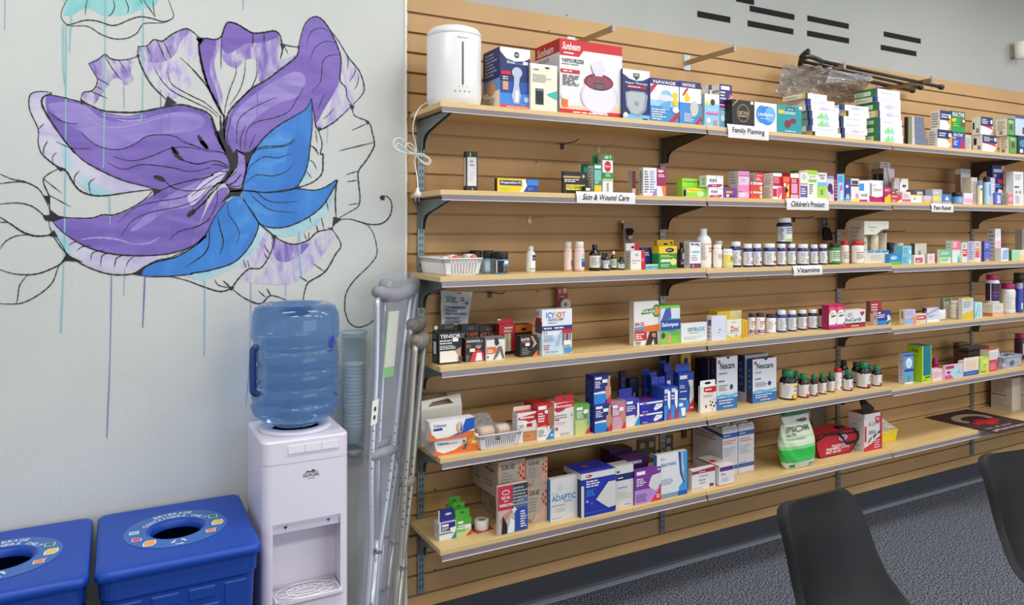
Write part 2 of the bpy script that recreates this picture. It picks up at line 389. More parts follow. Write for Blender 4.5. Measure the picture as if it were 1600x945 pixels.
# main purple petals
fill('A 290,590 400,608 540,650 640,690 780,712 900,690 1100,652 1200,670 1270,698 1310,760 1330,850 1385,945 G 190,440 240,590 160,700 0,745 C 1114,178 940,225 850,253 760,238 640,200 520,145 430,90 345,0 A 350,800 290,690', PURP)
fill('A 300,640 500,640 640,735 830,745 1000,700 1180,690 1260,740 1200,800 980,828 900,840 830,885 740,915 640,908 560,868 500,812 380,740', PLT)
fill('B 655,300 670,220 700,140 750,104 800,120 845,180 880,250 912,340 915,470 880,560 820,660 757,760 735,610 700,675 620,722 520,782 440,852 395,905 380,940 300,945 240,925 200,880 195,800 210,740 290,620 360,550 480,480 620,370', PURP2)
fill('B 470,520 640,440 700,500 640,600 520,640 400,720 330,790 270,800 240,740 310,640', PLT)
fill('C 270,402 350,410 480,412 540,397 600,397 690,362 780,300 850,260 940,228 1114,180 G 100,690 200,700 190,800 90,840 0,920 D 40,360 80,320 0,560 C 1114,440 1090,490 1030,548 950,582 850,602 700,606 560,592 440,552 330,480', PURP)
fill('D 180,325 230,285 260,285 220,310 180,322 130,390 80,470 30,540 5,555 40,440 110,300 150,250 190,255', PURP, 'petal')
fill('C 850,320 940,262 1114,195 1114,262 1010,345 880,370 760,450 690,470', PLT)
fill('D -20,280 60,215 130,165 185,160 120,240 60,285 0,340', M('#CDC5E6', 0.5))
fill('G 320,425 385,480 425,600 410,720 370,860 300,930 220,900 180,830 230,760 320,640', PLT)
# blue petals
fill('B 733,606 700,672 620,722 520,784 440,852 395,912 D 310,80 285,160 268,255 400,270 530,253 580,200 612,120 625,20 B 732,880 742,760', BLUE)
fill('B 430,870 520,800 620,745 640,800 600,880 D 480,130 400,200 300,240 285,160 330,70', BLUEL)
fill('D 268,264 400,272 540,254 640,262 700,245 765,207 735,270 680,350 600,410 500,452 420,457 360,437 310,372 272,300', BLUE)
fill('D 300,290 380,300 450,330 420,390 350,390', BLUEL)
fill('D 248,290 180,325 120,400 80,480 30,540 C 1090,500 1030,552 930,612 830,637 765,670 740,705 800,715 900,713 1010,702 1114,688 D 0,697 100,682 220,642 300,562 345,472 345,422 300,352', BLUE)
fill('D 250,300 290,350 320,420 300,500 240,580 200,560 245,480 230,400', BLUEL)
for s in ['C 420,540 560,560 700,585 860,580 700,545 560,525', 'A 660,720 800,742 960,705 1100,670 960,690 800,722']:
    pass
# highlights of lighter paint
for s, wd in [('A 500,690 560,740 640,780 740,785 860,760 1000,720 1100,690', 1.6), ('A 720,735 800,745 900,730', 2.4), ('A 620,700 700,718 820,722 900,712', 1.6), ('C 430,520 520,510 620,520 700,545', 2.5), ('C 700,545 780,540 840,510', 2.0)]:
    stroke(s, wd, M('#AE9ED8', 0.5), True, None, 0.0015)
# drips
def drip(s, wd, h):
    mb = MB(); stroke(s, wd, M(h, 0.5), False, mb, 0.0016, 3); mb.build('paint_drip', mural)
TD, PD, BD = '#86BEC4', '#8F84B8', '#8FB2CC'
drip('P 103,38 102.5,240 100,400 95,520', 2.0, TD); drip('P 98.5,38 98.5,100 101.5,133', 1.8, TD); drip('P 111.5,25 108.5,82', 2.0, TD)
drip('P 164.5,0 164,85 162,240 161,262', 1.9, TD); drip('P 223.5,14 222.5,170 216,190', 1.7, TD); drip('P 8,0 7.5,47', 1.4, BD); drip('P 380,0 380,16', 1.4, BD)
drip('P 171,306 172,350', 1.8, BD); drip('P 174.3,427 172,560 167,684', 1.6, '#8D84B0'); drip('P 226.5,432 223,512', 1.8, '#7E66A8'); drip('P 195,420 193.5,462', 1.1, '#A39CBE')
drip('P 320,438 319,557', 1.6, BD); drip('P 392,440 390,560 384,633', 1.3, '#A8A6C6'); drip('P 447,440 446,462', 1.5, '#AFB4D2'); drip('P 467.5,363 468,400 471,432', 3.2, '#98B8D6')
drip('P 512,198 511.5,224', 1.2, '#B9B3D2'); drip('P 193.5,135 193.8,170', 1.3, '#A79BC8'); drip('P 251,140 251.5,205', 1.1, '#8676B4'); drip('P 264,145 264,206', 1.1, '#8676B4'); drip('P 246,285 245.5,345', 1.2, '#7E6EB0'); drip('P 263,290 262,405', 1.1, '#8676B4'); drip('P 402,130 402,200', 1.2, '#7E6EB0')
# black line work
for s, wd in [
 ('A 420,-10 385,50 377,100 390,130 425,152 520,125 600,130 700,157 800,120 860,103 930,112 1000,132 1050,120 1068,95 1055,50 1033,-10', 1.5),
 ('A 410,152 440,160 540,162 620,210 700,238 780,235 840,205 870,160 900,142 1000,140 1050,122', 1.3),
 ('A 540,-5 528,40 526,92', 1.1), ('A 695,-5 705,40 690,80 665,100', 1.3), ('A 770,-5 790,45 785,80', 1.2), ('A 862,-5 875,25', 1.1), ('A 880,-5 955,105', 1.2), ('A 940,-5 945,50 955,105', 1.1),
 ('A 545,390 600,370 645,335 680,360 740,370 800,362 850,345', 1.6), ('A 545,390 580,450 600,490 585,540 555,562 515,568 500,600 503,635', 1.6),
 ('A 645,340 690,420 745,490', 1.3), ('A 730,370 780,440', 1.1), ('A 600,480 675,525', 1.2), ('A 590,530 632,553', 1.0), ('A 560,562 662,605', 1.2),
 ('A 850,285 905,280 945,245 1000,252 1060,210 1140,177 1185,195 1235,240', 1.9), ('A 850,285 850,345 880,430 940,530 1050,635', 2.2), ('A 1222,240 1225,320 1250,440 1290,550 1340,640 1380,720', 2.8),
 ('A 970,255 1020,375', 1.3), ('A 1005,255 1055,357', 1.2), ('A 905,285 922,330', 1.2), ('A 948,407 985,480 1060,560 1180,620 1280,670 1340,720', 1.2), ('A 1030,440 1060,520 1180,590 1260,630 1345,705', 1.2), ('A 1107,352 1200,440 1280,540 1350,660', 1.2),
 ('A 1235,240 1270,235 1320,243 1360,225 1385,160 1410,137 1470,155 1545,200', 2.2), ('B 220,137 270,145 365,200 440,200 505,190 540,215 555,270', 2.2), ('B 555,270 600,283 650,290', 1.5),
 ('B 655,290 655,320 630,360 540,430 460,490 360,550 290,620 230,690 190,770', 2.6), ('B 185,215 178,340 180,420', 1.1), ('B 375,200 373,290', 1.6), ('B 443,200 443,260', 1.4), ('B 545,240 557,300 543,362', 2.0), ('B 570,285 590,332', 1.1),
 ('B 265,385 270,450 230,560 205,660 200,720', 1.1), ('B 328,378 320,470 290,560 230,650', 1.1), ('B 395,360 400,440 385,500 350,560 260,640 215,700', 1.2), ('B 0,425 90,530 150,640 195,720', 1.3), ('B 40,240 50,330 75,450 110,560 180,700', 2.6),
 ('B 655,290 670,220 700,140 750,103 800,120 845,180 880,250 910,330 917,390 910,490 945,540 955,600 985,648', 1.9), ('B 707,270 730,200 790,172 838,190', 1.0), ('B 725,365 760,290 820,255 875,262', 1.0), ('B 735,565 790,500 805,380 850,340 912,340', 1.1),
 ('B 690,535 650,600 600,680 520,720 400,750 340,800 325,920', 1.2), ('B 520,598 420,640 320,700 280,760 275,885', 1.2), ('B 815,575 775,672', 1.0), ('B 240,730 215,850 250,930', 1.1), ('B 390,825 350,920', 1.1), ('B 330,770 300,850 300,930', 1.1),
 ('B 845,180 900,250 960,350 1030,440 1060,540 1040,590 985,648', 1.6), ('B 955,350 960,380 955,425', 1.1), ('B 1005,420 1000,450 970,500', 1.1), ('B 1025,460 1020,510 998,550', 1.0), ('B 985,648 920,710 860,760 775,795 750,700 735,605', 1.9), ('B 875,665 830,715 805,730', 1.0),
 ('B 985,645 1000,710 1085,750 1110,820 1122,880 D 955,40 920,100 877,160 878,220 885,300 875,345 820,380 765,412', 1.9), ('B 982,802 1085,755', 1.2), ('B 905,927 1120,875', 1.4), ('B 775,795 800,880 790,945 D 690,70 690,100 685,170 640,215 580,240 530,255', 2.0),
 ('D 812,178 877,158', 1.3), ('D 818,215 873,207', 1.3), ('D 825,338 880,328', 1.1), ('D 625,22 655,45 663,78', 1.1), ('D 615,100 640,115 658,152', 1.1), ('D 600,155 630,195', 1.0), ('B 760,800 770,880', 1.0), ('B 735,895 780,945', 1.0),
 ('B 735,605 700,670 620,720 520,780 440,850 395,910 D 310,80 285,160 268,255', 2.2), ('D 268,262 400,272 530,255 580,200 610,120 625,0 B 740,760 735,605', 1.9), ('D 540,0 500,25 430,35 350,45 310,80', 1.2), ('D 518,68 450,90 380,85 310,130 280,190', 1.2), ('D 530,125 490,165 420,185 340,180 280,225', 1.2), ('B 398,920 450,900 560,895 635,858', 1.3),
 ('D 268,262 400,270 540,252 640,260 700,245 765,207 735,270 680,350 600,410 500,452 420,457 360,437 310,372 262,285', 2.0), ('D 765,207 755,300 760,410', 2.0), ('D 268,262 330,265 390,310 460,325 565,318', 1.3), ('D 300,270 350,320 420,365 540,377', 1.2),
 ('D 760,410 735,460 660,480 610,525 540,545 480,530 430,500 350,435', 2.0), ('D 708,312 718,368', 1.2), ('D 617,395 627,432', 1.2), ('D 682,405 695,465', 1.2), ('D 655,445 665,480', 1.6), ('D 590,487 605,525', 1.0), ('D 617,480 615,520', 1.0),
 ('D 250,288 300,350 345,420 345,470 300,560 220,640 100,680 0,697 C 1010,702 900,713 800,716 740,708', 1.9), ('D 180,320 120,400 80,480 30,540 C 1090,500 1030,552 930,612 830,637 765,668 740,705', 2.0),
 ('D 190,320 190,380 230,440 248,490 235,545', 1.1), ('D 135,400 150,470 165,530 148,600', 1.8), ('D 90,480 90,540 60,600 0,635', 1.1), ('C 1105,450 1100,560 1050,620 972,667', 1.1),
 ('D 350,435 430,500 425,560 400,620 360,670 300,675 250,720 205,775 150,793 80,775 0,745 C 1000,740 900,716 800,715', 1.9), ('D 205,775 280,830 360,858 415,815 500,840', 1.8), ('D 380,548 410,600', 1.3), ('D 380,590 400,625', 1.3), ('D 270,625 285,670', 1.3), ('D 293,630 303,672', 1.1), ('D 120,730 140,760 205,775', 1.3), ('D 165,737 205,775', 2.0), ('D 350,790 390,825', 1.3), ('D 395,778 415,815', 1.8),
 ('D 735,460 785,545 755,600 700,690 615,745 595,790 585,840', 2.0), ('D 640,648 700,690', 1.2), ('D 567,715 615,745', 1.5),
 ('D 765,415 830,412 880,425 940,440 1000,435 1040,400 1053,350 1045,310 1020,290 1003,300', 1.8), ('D 880,425 930,450 960,500 975,590 940,650 850,740 810,810 805,880 E 675,130 700,200 750,230 820,210 870,160 885,125 870,100', 1.5),
 ('A 290,580 400,602 540,642 640,682 800,692 900,682 1100,645 1200,665 1270,690 1310,740 1330,840 1390,945', 2.6), ('A 320,575 265,600 265,660 350,800 460,945', 3.0), ('C 340,0 430,95 520,150 640,205 760,238 810,252', 2.0), ('A 320,570 260,562 205,570 180,600 185,680 235,795 235,880 255,945', 1.6),
 ('A 290,680 360,735 430,760 480,758', 1.1), ('A 500,812 560,870 640,910 740,918 830,885 900,840 980,828 1080,840 1140,880 1220,905', 1.3), ('A 345,870 440,910 560,915', 1.1), ('C 600,85 700,105 800,80 900,40 1000,35 1114,60', 1.2), ('C 570,115 650,150 750,125 900,140 1000,162 1114,140', 1.2), ('C 960,100 1040,122 1114,105', 1.2), ('C 970,0 1050,35 1114,50', 1.2), ('C 900,240 970,262 1050,260 1114,235', 1.2),
 ('C 200,0 215,60 260,105 310,140 350,160 380,210 420,260 480,285 560,288 700,268 810,255', 2.4), ('C 250,0 232,40 230,75', 1.2), ('C 298,62 278,85 280,115', 1.2), ('C 420,157 395,185 393,225', 1.3), ('C 500,198 470,225 478,280', 1.5), ('A 235,795 270,762', 1.4), ('A 265,945 272,905 292,875', 1.3),
 ('C 310,145 230,200 258,290 262,360 268,410', 1.9), ('C 230,200 325,275', 1.2), ('C 260,285 375,348', 1.2), ('C 260,395 350,405 480,407 540,390 600,390 680,360 760,310 810,258', 2.0), ('C 810,262 850,258 940,225 1114,185 G 0,735 100,690 200,700', 1.6),
 ('C 265,412 330,480 440,550 560,590 700,605 850,600 950,580 1030,545 1090,490', 1.9), ('C 262,400 265,460 320,560 400,630 500,680 600,705 700,700 760,665 830,630 900,615 970,580 1030,545', 1.9),
 ('C 625,430 700,360 800,325 950,300 1010,270 1080,190', 1.1), ('C 640,500 700,420 800,375 950,345 1050,300 1114,230', 1.1), ('C 890,525 940,480 1040,450 1114,410', 1.1), ('D 0,350 60,300 110,240 160,222', 1.5), ('D 130,225 130,330 80,420 0,465', 1.1), ('D 0,290 60,240 130,190 180,172', 1.1), ('D 0,385 60,330 110,270 165,215', 1.6),
 ('C 410,530 380,538 365,552', 1.1), ('C 485,555 435,558 405,580', 1.2), ('C 550,575 490,590 480,628', 1.3), ('C 590,590 540,605 532,660', 1.3), ('C 655,600 615,620 605,665', 1.6), ('C 715,605 680,630 665,665', 1.1),
 ('C -20,165 60,200 130,215 200,250 235,300 255,345', 1.6), ('C -20,228 90,215 150,222', 1.4), ('C -20,335 90,327 170,345 230,390 255,400', 1.6), ('C -10,395 60,440 120,480 180,500 240,500 285,490', 2.4), ('C -20,426 50,432', 1.2), ('C -5,580 30,530 90,500 170,495', 1.4), ('C 285,490 320,540 350,600 330,640 280,670 200,700 120,705 50,695 -20,670', 1.8), ('C 145,708 105,760 95,820 88,858', 1.5), ('C 350,620 310,660 280,740 220,800 130,850 60,860 -20,856', 1.6),
 ('G 0,30 60,220 150,400 230,520 260,600', 4.5), ('G 160,0 150,200 170,340 250,470 270,600', 4.5), ('G 110,0 120,180 110,300', 3.0), ('G 200,0 165,180 160,300', 3.0), ('G 310,425 320,520 300,640 220,740', 3.2), ('G 300,430 400,480 430,600 420,720 380,860 375,900', 2.4), ('G 560,390 470,500 435,640', 4.5), ('G 310,425 380,465 480,460 560,395', 3.2), ('G 220,740 170,820 80,840 0,930', 2.6), ('G 180,850 250,900 350,920 400,910', 2.8), ('G 200,860 290,820 365,730', 2.0), ('G 0,560 100,570 230,640', 1.6), ('G 0,610 100,610 230,660', 1.4), ('G 0,440 160,470 240,600', 1.6), ('G 235,760 320,680', 1.0), ('G 180,840 290,880 360,860', 1.2), ('G 240,600 250,700 160,800 110,840', 4.2), ('G 140,700 210,690 240,720', 1.6),
]: stroke(s, wd)
for s in ['A 495,605 545,640 495,640', 'A 1030,590 1090,635 1010,655', 'A 1205,240 1260,238 1235,275', 'A 835,345 862,348 852,330', 'C 232,288 268,292 255,335', 'C 262,360 310,395 350,402 285,425 240,420 225,395 262,390', 'C 255,495 285,470 305,505 270,505', 'C 350,598 440,640 350,632 318,648', 'C 290,130 350,148 320,162', 'C 690,702 760,668 745,712', 'C 805,250 860,258 812,290', 'D 540,240 585,238 560,258', 'D 745,400 790,412 740,450', 'D 715,455 745,462 735,472', 'D 415,488 448,500 430,530', 'D 190,765 225,772 205,790', 'D 200,262 268,258 250,292 215,290 150,330 190,280', 'B 965,640 1000,655 985,680', 'B 775,780 800,790 782,810', 'B 1065,740 1090,750 1082,770', 'B 540,265 575,282 555,310', 'B 25,228 70,232 48,280', 'B 645,282 665,285 655,312',
          'G 60,200 150,180 160,330 250,470 300,440 320,500 290,640 215,740 170,820 150,800 230,640 190,470 100,350', 'G 385,465 420,475 480,462 540,400 490,500 440,600 425,540', 'G 200,880 300,915 390,880 400,930 330,945 230,945', 'A 1300,700 1345,830 1395,945 1340,870 1310,770']: blob(s)
for s, wd in [('A 1218,832 1245,875 1275,912', 6), ('C 905,35 930,75 968,104', 5.5), ('C 1055,0 1078,20 1098,42', 5.5), ('C 820,188 845,198 870,212', 7), ('C 870,212 900,240 930,255', 1.6), ('C 988,398 1010,380 1030,362', 7), ('C 1030,362 1080,320 1114,270', 2.0), ('C 968,104 1040,122 1114,105', 1.3), ('A 1058,900 1080,930 1100,945', 5)]: stroke(s, wd)
dot('D', 1003, 300, 4.0); dot('E', 863, 100, 4.6); dot('C', 820, 190, 3.0)
INKMB.build('line_work', mural)
# ---------------- goods on the shelves ----------------
CN_ = dict(W='#E9E9E6', K='#1C1B1E', R='#C4202C', r='#D8343C', B='#1E56B8', N='#1D2A66', n='#2A3F8C', b='#3F8FD6', c='#6FB8E0', C='#A9D6E8', G='#2E8B45', g='#7CC83E', L='#A6D820', Y='#E8C81E', y='#F0E04A', O='#E4702A', o='#F0A030',
           P='#6A3C98', p='#A678C4', M='#B81E6E', m='#E05A9A', k='#EEB0C8', T='#149A9E', t='#3FB8B0', S='#C9C6BE', s='#8F8C88', D='#4A4648', F='#D8A078', f='#E8C8A0', X='#7A2438', Z='#5A3524', V='#342A6E', Q='#B7C2D8', E='#EDE6D0', q='#D8D4E4', w='#F4F3F0', d='#9AA6B8', H='#C89070')
def cm(k, rough=0.42): return M(CN_[k] if k in CN_ else k, rough)
rnd = random.Random(11)
def decals(mb, spec, fn, eps0=0.0):
    """fn(u, v, lift) -> point; spec is a ;-list of r/p/e/t/i/l items, later ones lie above"""
    k = 1
    for it in spec.split(';'):
        a = it.split()
        if not a: continue
        e = k * 0.00022 + eps0; k += 1
        if a[0] == 'r':
            u0, v0, u1, v1 = map(float, a[1:5]); mb.face([fn(u0, v0, e), fn(u1, v0, e), fn(u1, v1, e), fn(u0, v1, e)], cm(a[5]))
        elif a[0] == 'p':
            q = list(map(float, a[2:])); mb.poly([fn(q[i], q[i + 1], e) for i in range(0, len(q), 2)], cm(a[1]))
        elif a[0] == 'e':
            cu, cv, ru, rv = map(float, a[1:5]); mb.face([fn(cu + ru * math.cos(j * math.pi / 10), cv + rv * math.sin(j * math.pi / 10), e) for j in range(20)], cm(a[5]))
        elif a[0] in 'ti':
            u0, v0, u1, v1 = map(float, a[1:5]); put_text(mb, ' '.join(a[6:]), cm(a[5]), lambda u, v: fn(u, v, e), u0, v0, u1, v1, 0.02, 0.22 * (v1 - v0) / (u1 - u0) if a[0] == 'i' else 0)
        elif a[0] == 'l':
            u0, v0, u1, v1 = map(float, a[1:5]); n = int(a[6]); h = (v1 - v0) / n
            for j in range(n):
                uu = u0; ue = u0 + (u1 - u0) * rnd.uniform(0.6, 1.0)
                while uu < ue - 0.02:
                    q = min(ue, uu + rnd.uniform(0.05, 0.16)); vv = v1 - (j + 0.75) * h
                    mb.face([fn(uu, vv, e), fn(q, vv, e), fn(q, vv + h * 0.5, e), fn(uu, vv + h * 0.5, e)], cm(a[5])); uu = q + 0.02
def secof(X): return 0 if X < BND[1] else 1 if X < BND[2] else 2 if X < BND[3] else 3
SETB = {}
def place(k, px, sb):
    """front plane Y for a thing on shelf k: sb < 10 is a setback in metres, else the photo row of its foot"""
    if sb < 5: Y = -(D - sb)
    else:
        z = SZ[k][0]
        for _ in range(3):
            p = onz(px, sb, z); z = SZ[k][secof(p.x)]
        Y = p.y
    return max(min(Y, -0.02), -(D - 0.002))
USED = []   # (shelf, x0, x1, y0, y1, z0, z1) boxes already standing, so goods never run into each other
def carton(name, label, cat, k, xs, x0, x1, yt, sb, body, front='', side='', top='', rot=0.0, base=None, group=None, tab=None, dmax=None, depth=None, yb=None):
    Y = place(k, x0, sb); A = at(x0, yt, Y); X1 = wx(x1, Y)
    zs = base if base is not None else SZ[k][secof((A.x + X1) / 2)]
    if yb is not None: zs = wz(x0, yb, Y)
    H = A.z - zs; W_ = X1 - A.x
    if depth is None:
        depth = (yfor(xs, A.x) - Y) if xs is not None else 0.06
    depth = max(0.012, min(depth, -0.013 - Y, dmax or 9))
    # keep clear of neighbours by shortening the depth or the width a hair
    for (kk, a0, a1, b0, b1, c0, c1) in USED:
        if kk != k or c1 <= zs + 0.002 or c0 >= zs + H - 0.002: continue
        if a1 > A.x + 1e-4 and a0 < X1 - 1e-4 and b1 > Y and b0 < Y + depth:
            ov = min(a1, X1) - max(a0, A.x)
            if ov < 0.018 and ov < 0.4 * W_:
                if a0 < A.x: A.x = a1 + 0.0006
                else: X1 = a0 - 0.0006
                W_ = X1 - A.x
            elif b0 > Y + 0.008: depth = b0 - Y - 0.001
            elif b1 < Y + depth - 0.01:
                dd = b1 + 0.001 - Y; Y += dd; depth -= dd
    depth = max(depth, 0.008)
    USED.append((k, A.x, X1, Y, Y + depth, zs, zs + H))
    mb = MB(); w_, d_, h_ = W_, depth, H
    zt = h_
    mb.box((0, 0, 0), (w_, d_, h_), cm(body))
    decals(mb, front, lambda u, v, e: Vector((u * w_, -e, v * h_)))
    decals(mb, side, lambda u, v, e: Vector((-e, d_ * (1 - u), v * h_)))
    decals(mb, top, lambda u, v, e: Vector((u * w_, v * d_, h_ + e)))
    o = mb.build(name); o.location = (A.x, Y, zs + 0.0004); o.rotation_euler = (0, 0, math.radians(rot))
    if tab:
        tc, th, off = tab[0], tab[1], (tab[2] if len(tab) > 2 else 0.0); ty = d_ * off; hh = th * h_
        t = MB(); hw = 0.16
        t.poly([(w_ * .03, ty, h_), (w_ * .97, ty, h_), (w_ * .97, ty, h_ + hh * .9), (w_ * .92, ty, h_ + hh), (w_ * .08, ty, h_ + hh), (w_ * .03, ty, h_ + hh * .9)], cm(tc))
        t.poly([(w_ * .03, ty + .0012, h_), (w_ * .97, ty + .0012, h_), (w_ * .97, ty + .0012, h_ + hh * .9), (w_ * .92, ty + .0012, h_ + hh), (w_ * .08, ty + .0012, h_ + hh), (w_ * .03, ty + .0012, h_ + hh * .9)], cm(tc))
        decals(t, (tab[3] if len(tab) > 3 else ('e .5 .6 .12 .12 D')), lambda u, v, e: Vector((u * w_, ty - e, h_ + v * hh)))
        t.build('hang_tab', o)
    tag(o, label, cat, group); return o
BOT = {
 'pill':  ([(.9, 0), (1, .02), (1, .70), (.95, .76), (.82, .79), (.80, .84)], (.86, .81, 1.0), (.08, .66)),
 'jam':   ([(.9, 0), (1, .03), (1, .60), (.90, .70), (.60, .78), (.58, .82)], (.68, .78, 1.0), (.06, .58)),
 'wide':  ([(.92, 0), (1, .02), (1, .74), (.96, .78), (.84, .81), (.82, .85)], (.90, .82, 1.0), (.07, .70)),
 'round': ([(.93, 0), (1, .02), (1, .66), (.90, .76), (.46, .84), (.44, .88)], (.46, .84, 1.0), (.10, .62)),
 'brown': ([(.92, 0), (1, .02), (1, .60), (.85, .69), (.42, .76), (.38, .85)], (.44, .82, 1.0), (.12, .58)),
 'tube':  ([(.96, 0), (1, .01), (1, .80), (.98, .81)], (1.0, .80, 1.0), (.05, .76)),
 'jar':   ([(.92, 0), (1, .03), (1, .64), (.95, .68)], (1.06, .66, 1.0), (.06, .60)),
 'tall':  ([(.94, 0), (1, .02), (1, .70), (.8, .78), (.5, .82), (.5, .84)], (.56, .82, 1.0), (.10, .66)),
}
def bottle(name, label, cat, k, x0, x1, yt, sb, kind, body, cap, lab, marks='', group=None, base=None, flat=1.0, turn=0.0, texture=None):
    Y = place(k, (x0 + x1) / 2, sb); pc = (x0 + x1) / 2; l = (pc - CX) / F
    r = 0.03
    for _ in range(3):
        Yc = Y + r; p = at(pc, yt, Yc); fwd = (Yc - CAM.y) / ray(pc)[1]; r = (x1 - x0) * fwd / (2 * F * math.sqrt(1 + l * l))
    Yc = Y + r * flat
    p = at(pc, yt, Yc); z0 = base if base is not None else SZ[k][secof(p.x)]
    for (kk, a0, a1, b0, b1, c0, c1) in USED:
        if kk != k or c1 <= z0 + 0.002 or c0 >= p.z - 0.002: continue
        if a1 > p.x - r and a0 < p.x + r and b1 > Yc - r * flat and b0 < Yc + r * flat:
            if a0 < p.x - r * 0.2 and a1 < p.x + r * 0.35: p.x = a1 + r + 0.0006
            elif b0 > Yc + r * .3: Yc = b0 - r * flat - 0.001
            elif b1 < Yc - r * flat * .1: Yc = b1 + r * flat + 0.001
    Yc = min(Yc, -0.014 - r * flat)
    USED.append((k, p.x - r * .97, p.x + r * .97, Yc - r * flat * .97, Yc + r * flat * .97, z0, p.z))
    h = p.z - z0; prof, capd, labd = BOT[kind]
    e = empty(name, (p.x, Yc, z0 + 0.0004)); tag(e, label, cat, group)
    bm_ = texture or M(CN_.get(body, body), 0.22)
    mb = MB(); mb.lathe([(a * r, b * h) for a, b in prof], bm_, 24, sy=flat); mb.build('body', e)
    mb = MB(); c0, c1 = capd[1] * h, capd[2] * h; cr = capd[0] * r
    mb.lathe([(cr * .97, c0), (cr, c0 + (c1 - c0) * .1), (cr, c1 - (c1 - c0) * .12), (cr * .93, c1), (0.0, c1)], M(CN_.get(cap, cap), 0.35), 24, sy=flat); mb.build('cap', e)
    if lab:
        mb = MB(); v0, v1 = labd[0] * h, labd[1] * h; rl = r * 1.012
        def fn(u, v, ee):
            a = math.radians(-90 - 78 + 156 * u + turn); R = rl + ee + .0001
            return Vector((R * math.cos(a), R * math.sin(a) * flat, v0 + v * (v1 - v0)))
        n = 24; base_m = cm(lab)
        pts = [Vector((rl * math.cos(2 * math.pi * j / n), rl * math.sin(2 * math.pi * j / n) * flat, z)) for z in (v0, v1) for j in range(n)]
        mb.mesh(pts, [(j, (j + 1) % n, n + (j + 1) % n, n + j) for j in range(n)], base_m, True)
        kk = 1
        for it in (marks or 'l .3 .15 .9 .85 s 5').split(';'):
            a = it.split()
            if not a: continue
            ee = kk * 0.00022; kk += 1
            if a[0] == 'r':
                u0, w0, u1, w1 = map(float, a[1:5]); N = 8; m = cm(a[5])
                for j in range(N):
                    ua = u0 + (u1 - u0) * j / N; ub = u0 + (u1 - u0) * (j + 1) / N
                    mb.face([fn(ua, w0, ee), fn(ub, w0, ee), fn(ub, w1, ee), fn(ua, w1, ee)], m)
            else:
                # text and lines follow the curve by being cut small
                decals(mb, it, lambda u, v, q, ee=ee: fn(u, v, ee + q * 0.2))
        mb.build('label', e)
    return e
def sign(text, label, k, x0, x1, yt, yb):
    Yf = -D - 0.0096; a = at(x0, yb, Yf); X1 = wx(x1, Yf); W_ = X1 - a.x; z0 = a.z; H = at(x0, yt, Yf).z - z0
    m = M('#E4E3E2', 0.35); mb = MB()
    # paper card in a clear holder: the lower lip stands upright, the upper part leans back a little
    zt = min(SZ[k][secof(a.x)] + 0.002 - z0, H * 0.62); prof = [(-0.0006, 0), (-0.0008, zt * .5), (-0.0004, zt), (0.006, H)]
    n = len(prof); pts = [(xx, y, z) for xx in (0, W_) for (y, z) in prof] 
    mb.mesh(pts, [(i, n + i, n + i + 1, i + 1) for i in range(n - 1)], m)
    pts = [(xx, y + 0.0007, z) for xx in (0, W_) for (y, z) in prof]
    mb.mesh(pts, [(i, n + i, n + i + 1, i + 1) for i in range(n - 1)], m)
    def fn(u, v):
        z = v * H
        for i in range(n - 1):
            if z <= prof[i + 1][1] or i == n - 2:
                t = (z - prof[i][1]) / (prof[i + 1][1] - prof[i][1]); y = prof[i][0] + (prof[i + 1][0] - prof[i][0]) * t; break
        return Vector((u * W_, y - 0.0016, z))
    put_text(mb, text, M('#1A1A1A', 0.5), fn, 0.09, 0.28, 0.88, 0.80, 0.012, 0.03)
    o = mb.build('shelf_sign'); o.location = (a.x, Yf, z0); tag(o, label, 'sign', 'white paper shelf signs')
sign('Family Planning', 'white paper shelf sign reading Family Planning on the top shelf', 0, 1137.5, 1201, 193, 214.5)
sign('Skin & Wound Care', 'white paper shelf sign reading Skin & Wound Care on the second shelf', 1, 901, 992.5, 298.5, 317)
sign("Children's Product", "white paper shelf sign reading Children's Product on the second shelf", 1, 1229, 1295, 309.5, 327.5)
sign('Pain Relief', 'white paper shelf sign reading Pain Relief on the second shelf at the right', 1, 1455.5, 1489.5, 318, 331)
sign('Vitamins', 'white paper shelf sign reading Vitamins on the third shelf', 2, 1240, 1285, 415.5, 430.5)

BX = 'medicine_box'
# ================= top shelf =================
K = 0
carton('device_box', 'blue box picturing a white handheld sinus inhaler, beside the white humidifier', 'box', K, 755, 781, 828, 72.4, .02, '#1F4FA4',
 'r 0 .45 1 1 N;r 0 0 1 .06 r;r 0 .06 1 .25 #3F86D8;p W 0 1 1 1 1 .86 .8 .80 .5 .78 .2 .82 0 .93;e .55 .89 .09 .05 #1F3A34;t .48 .875 .62 .905 W VICKS;t .22 .74 .48 .79 W Sinus;t .5 .73 .82 .77 b Inhaler;r .76 .74 .92 .79 w;e .56 .60 .17 .09 Q;p Q .46 .55 .66 .55 .62 .40 .68 .22 .62 .09 .45 .09 .38 .2 .45 .38;r .5 .12 .6 .3 w;r .02 .55 .36 .61 R;r .08 .30 .26 .44 F;l .08 .46 .3 .53 W 2;e .86 .16 .08 .045 Q;t .2 .015 .95 .045 W intensive steam therapy',
 'r 0 0 1 .3 E;r 0 .3 1 .5 #6F97CC;r 0 .5 1 1 N;l .15 .55 .85 .95 d 7;e .5 .35 .25 .12 F;l .1 .05 .9 .2 s 4')
carton('oximeter_pack', 'slim cream pack showing a black fingertip oximeter, in front of the large red box', 'box', K, 827, 829, 870.5, 98.3, .006, 'E',
 'r 0 .92 1 1 w;e .62 .93 .1 .02 K;t .1 .85 .3 .89 N JAIMEI;l .08 .6 .8 .78 s 5;p t .58 .36 1 .46 1 .25;r .18 .13 .48 .47 #1E2634;r .24 .2 .42 .42 #10131A;r .2 .42 .46 .46 #6A7A90', dmax=.02)
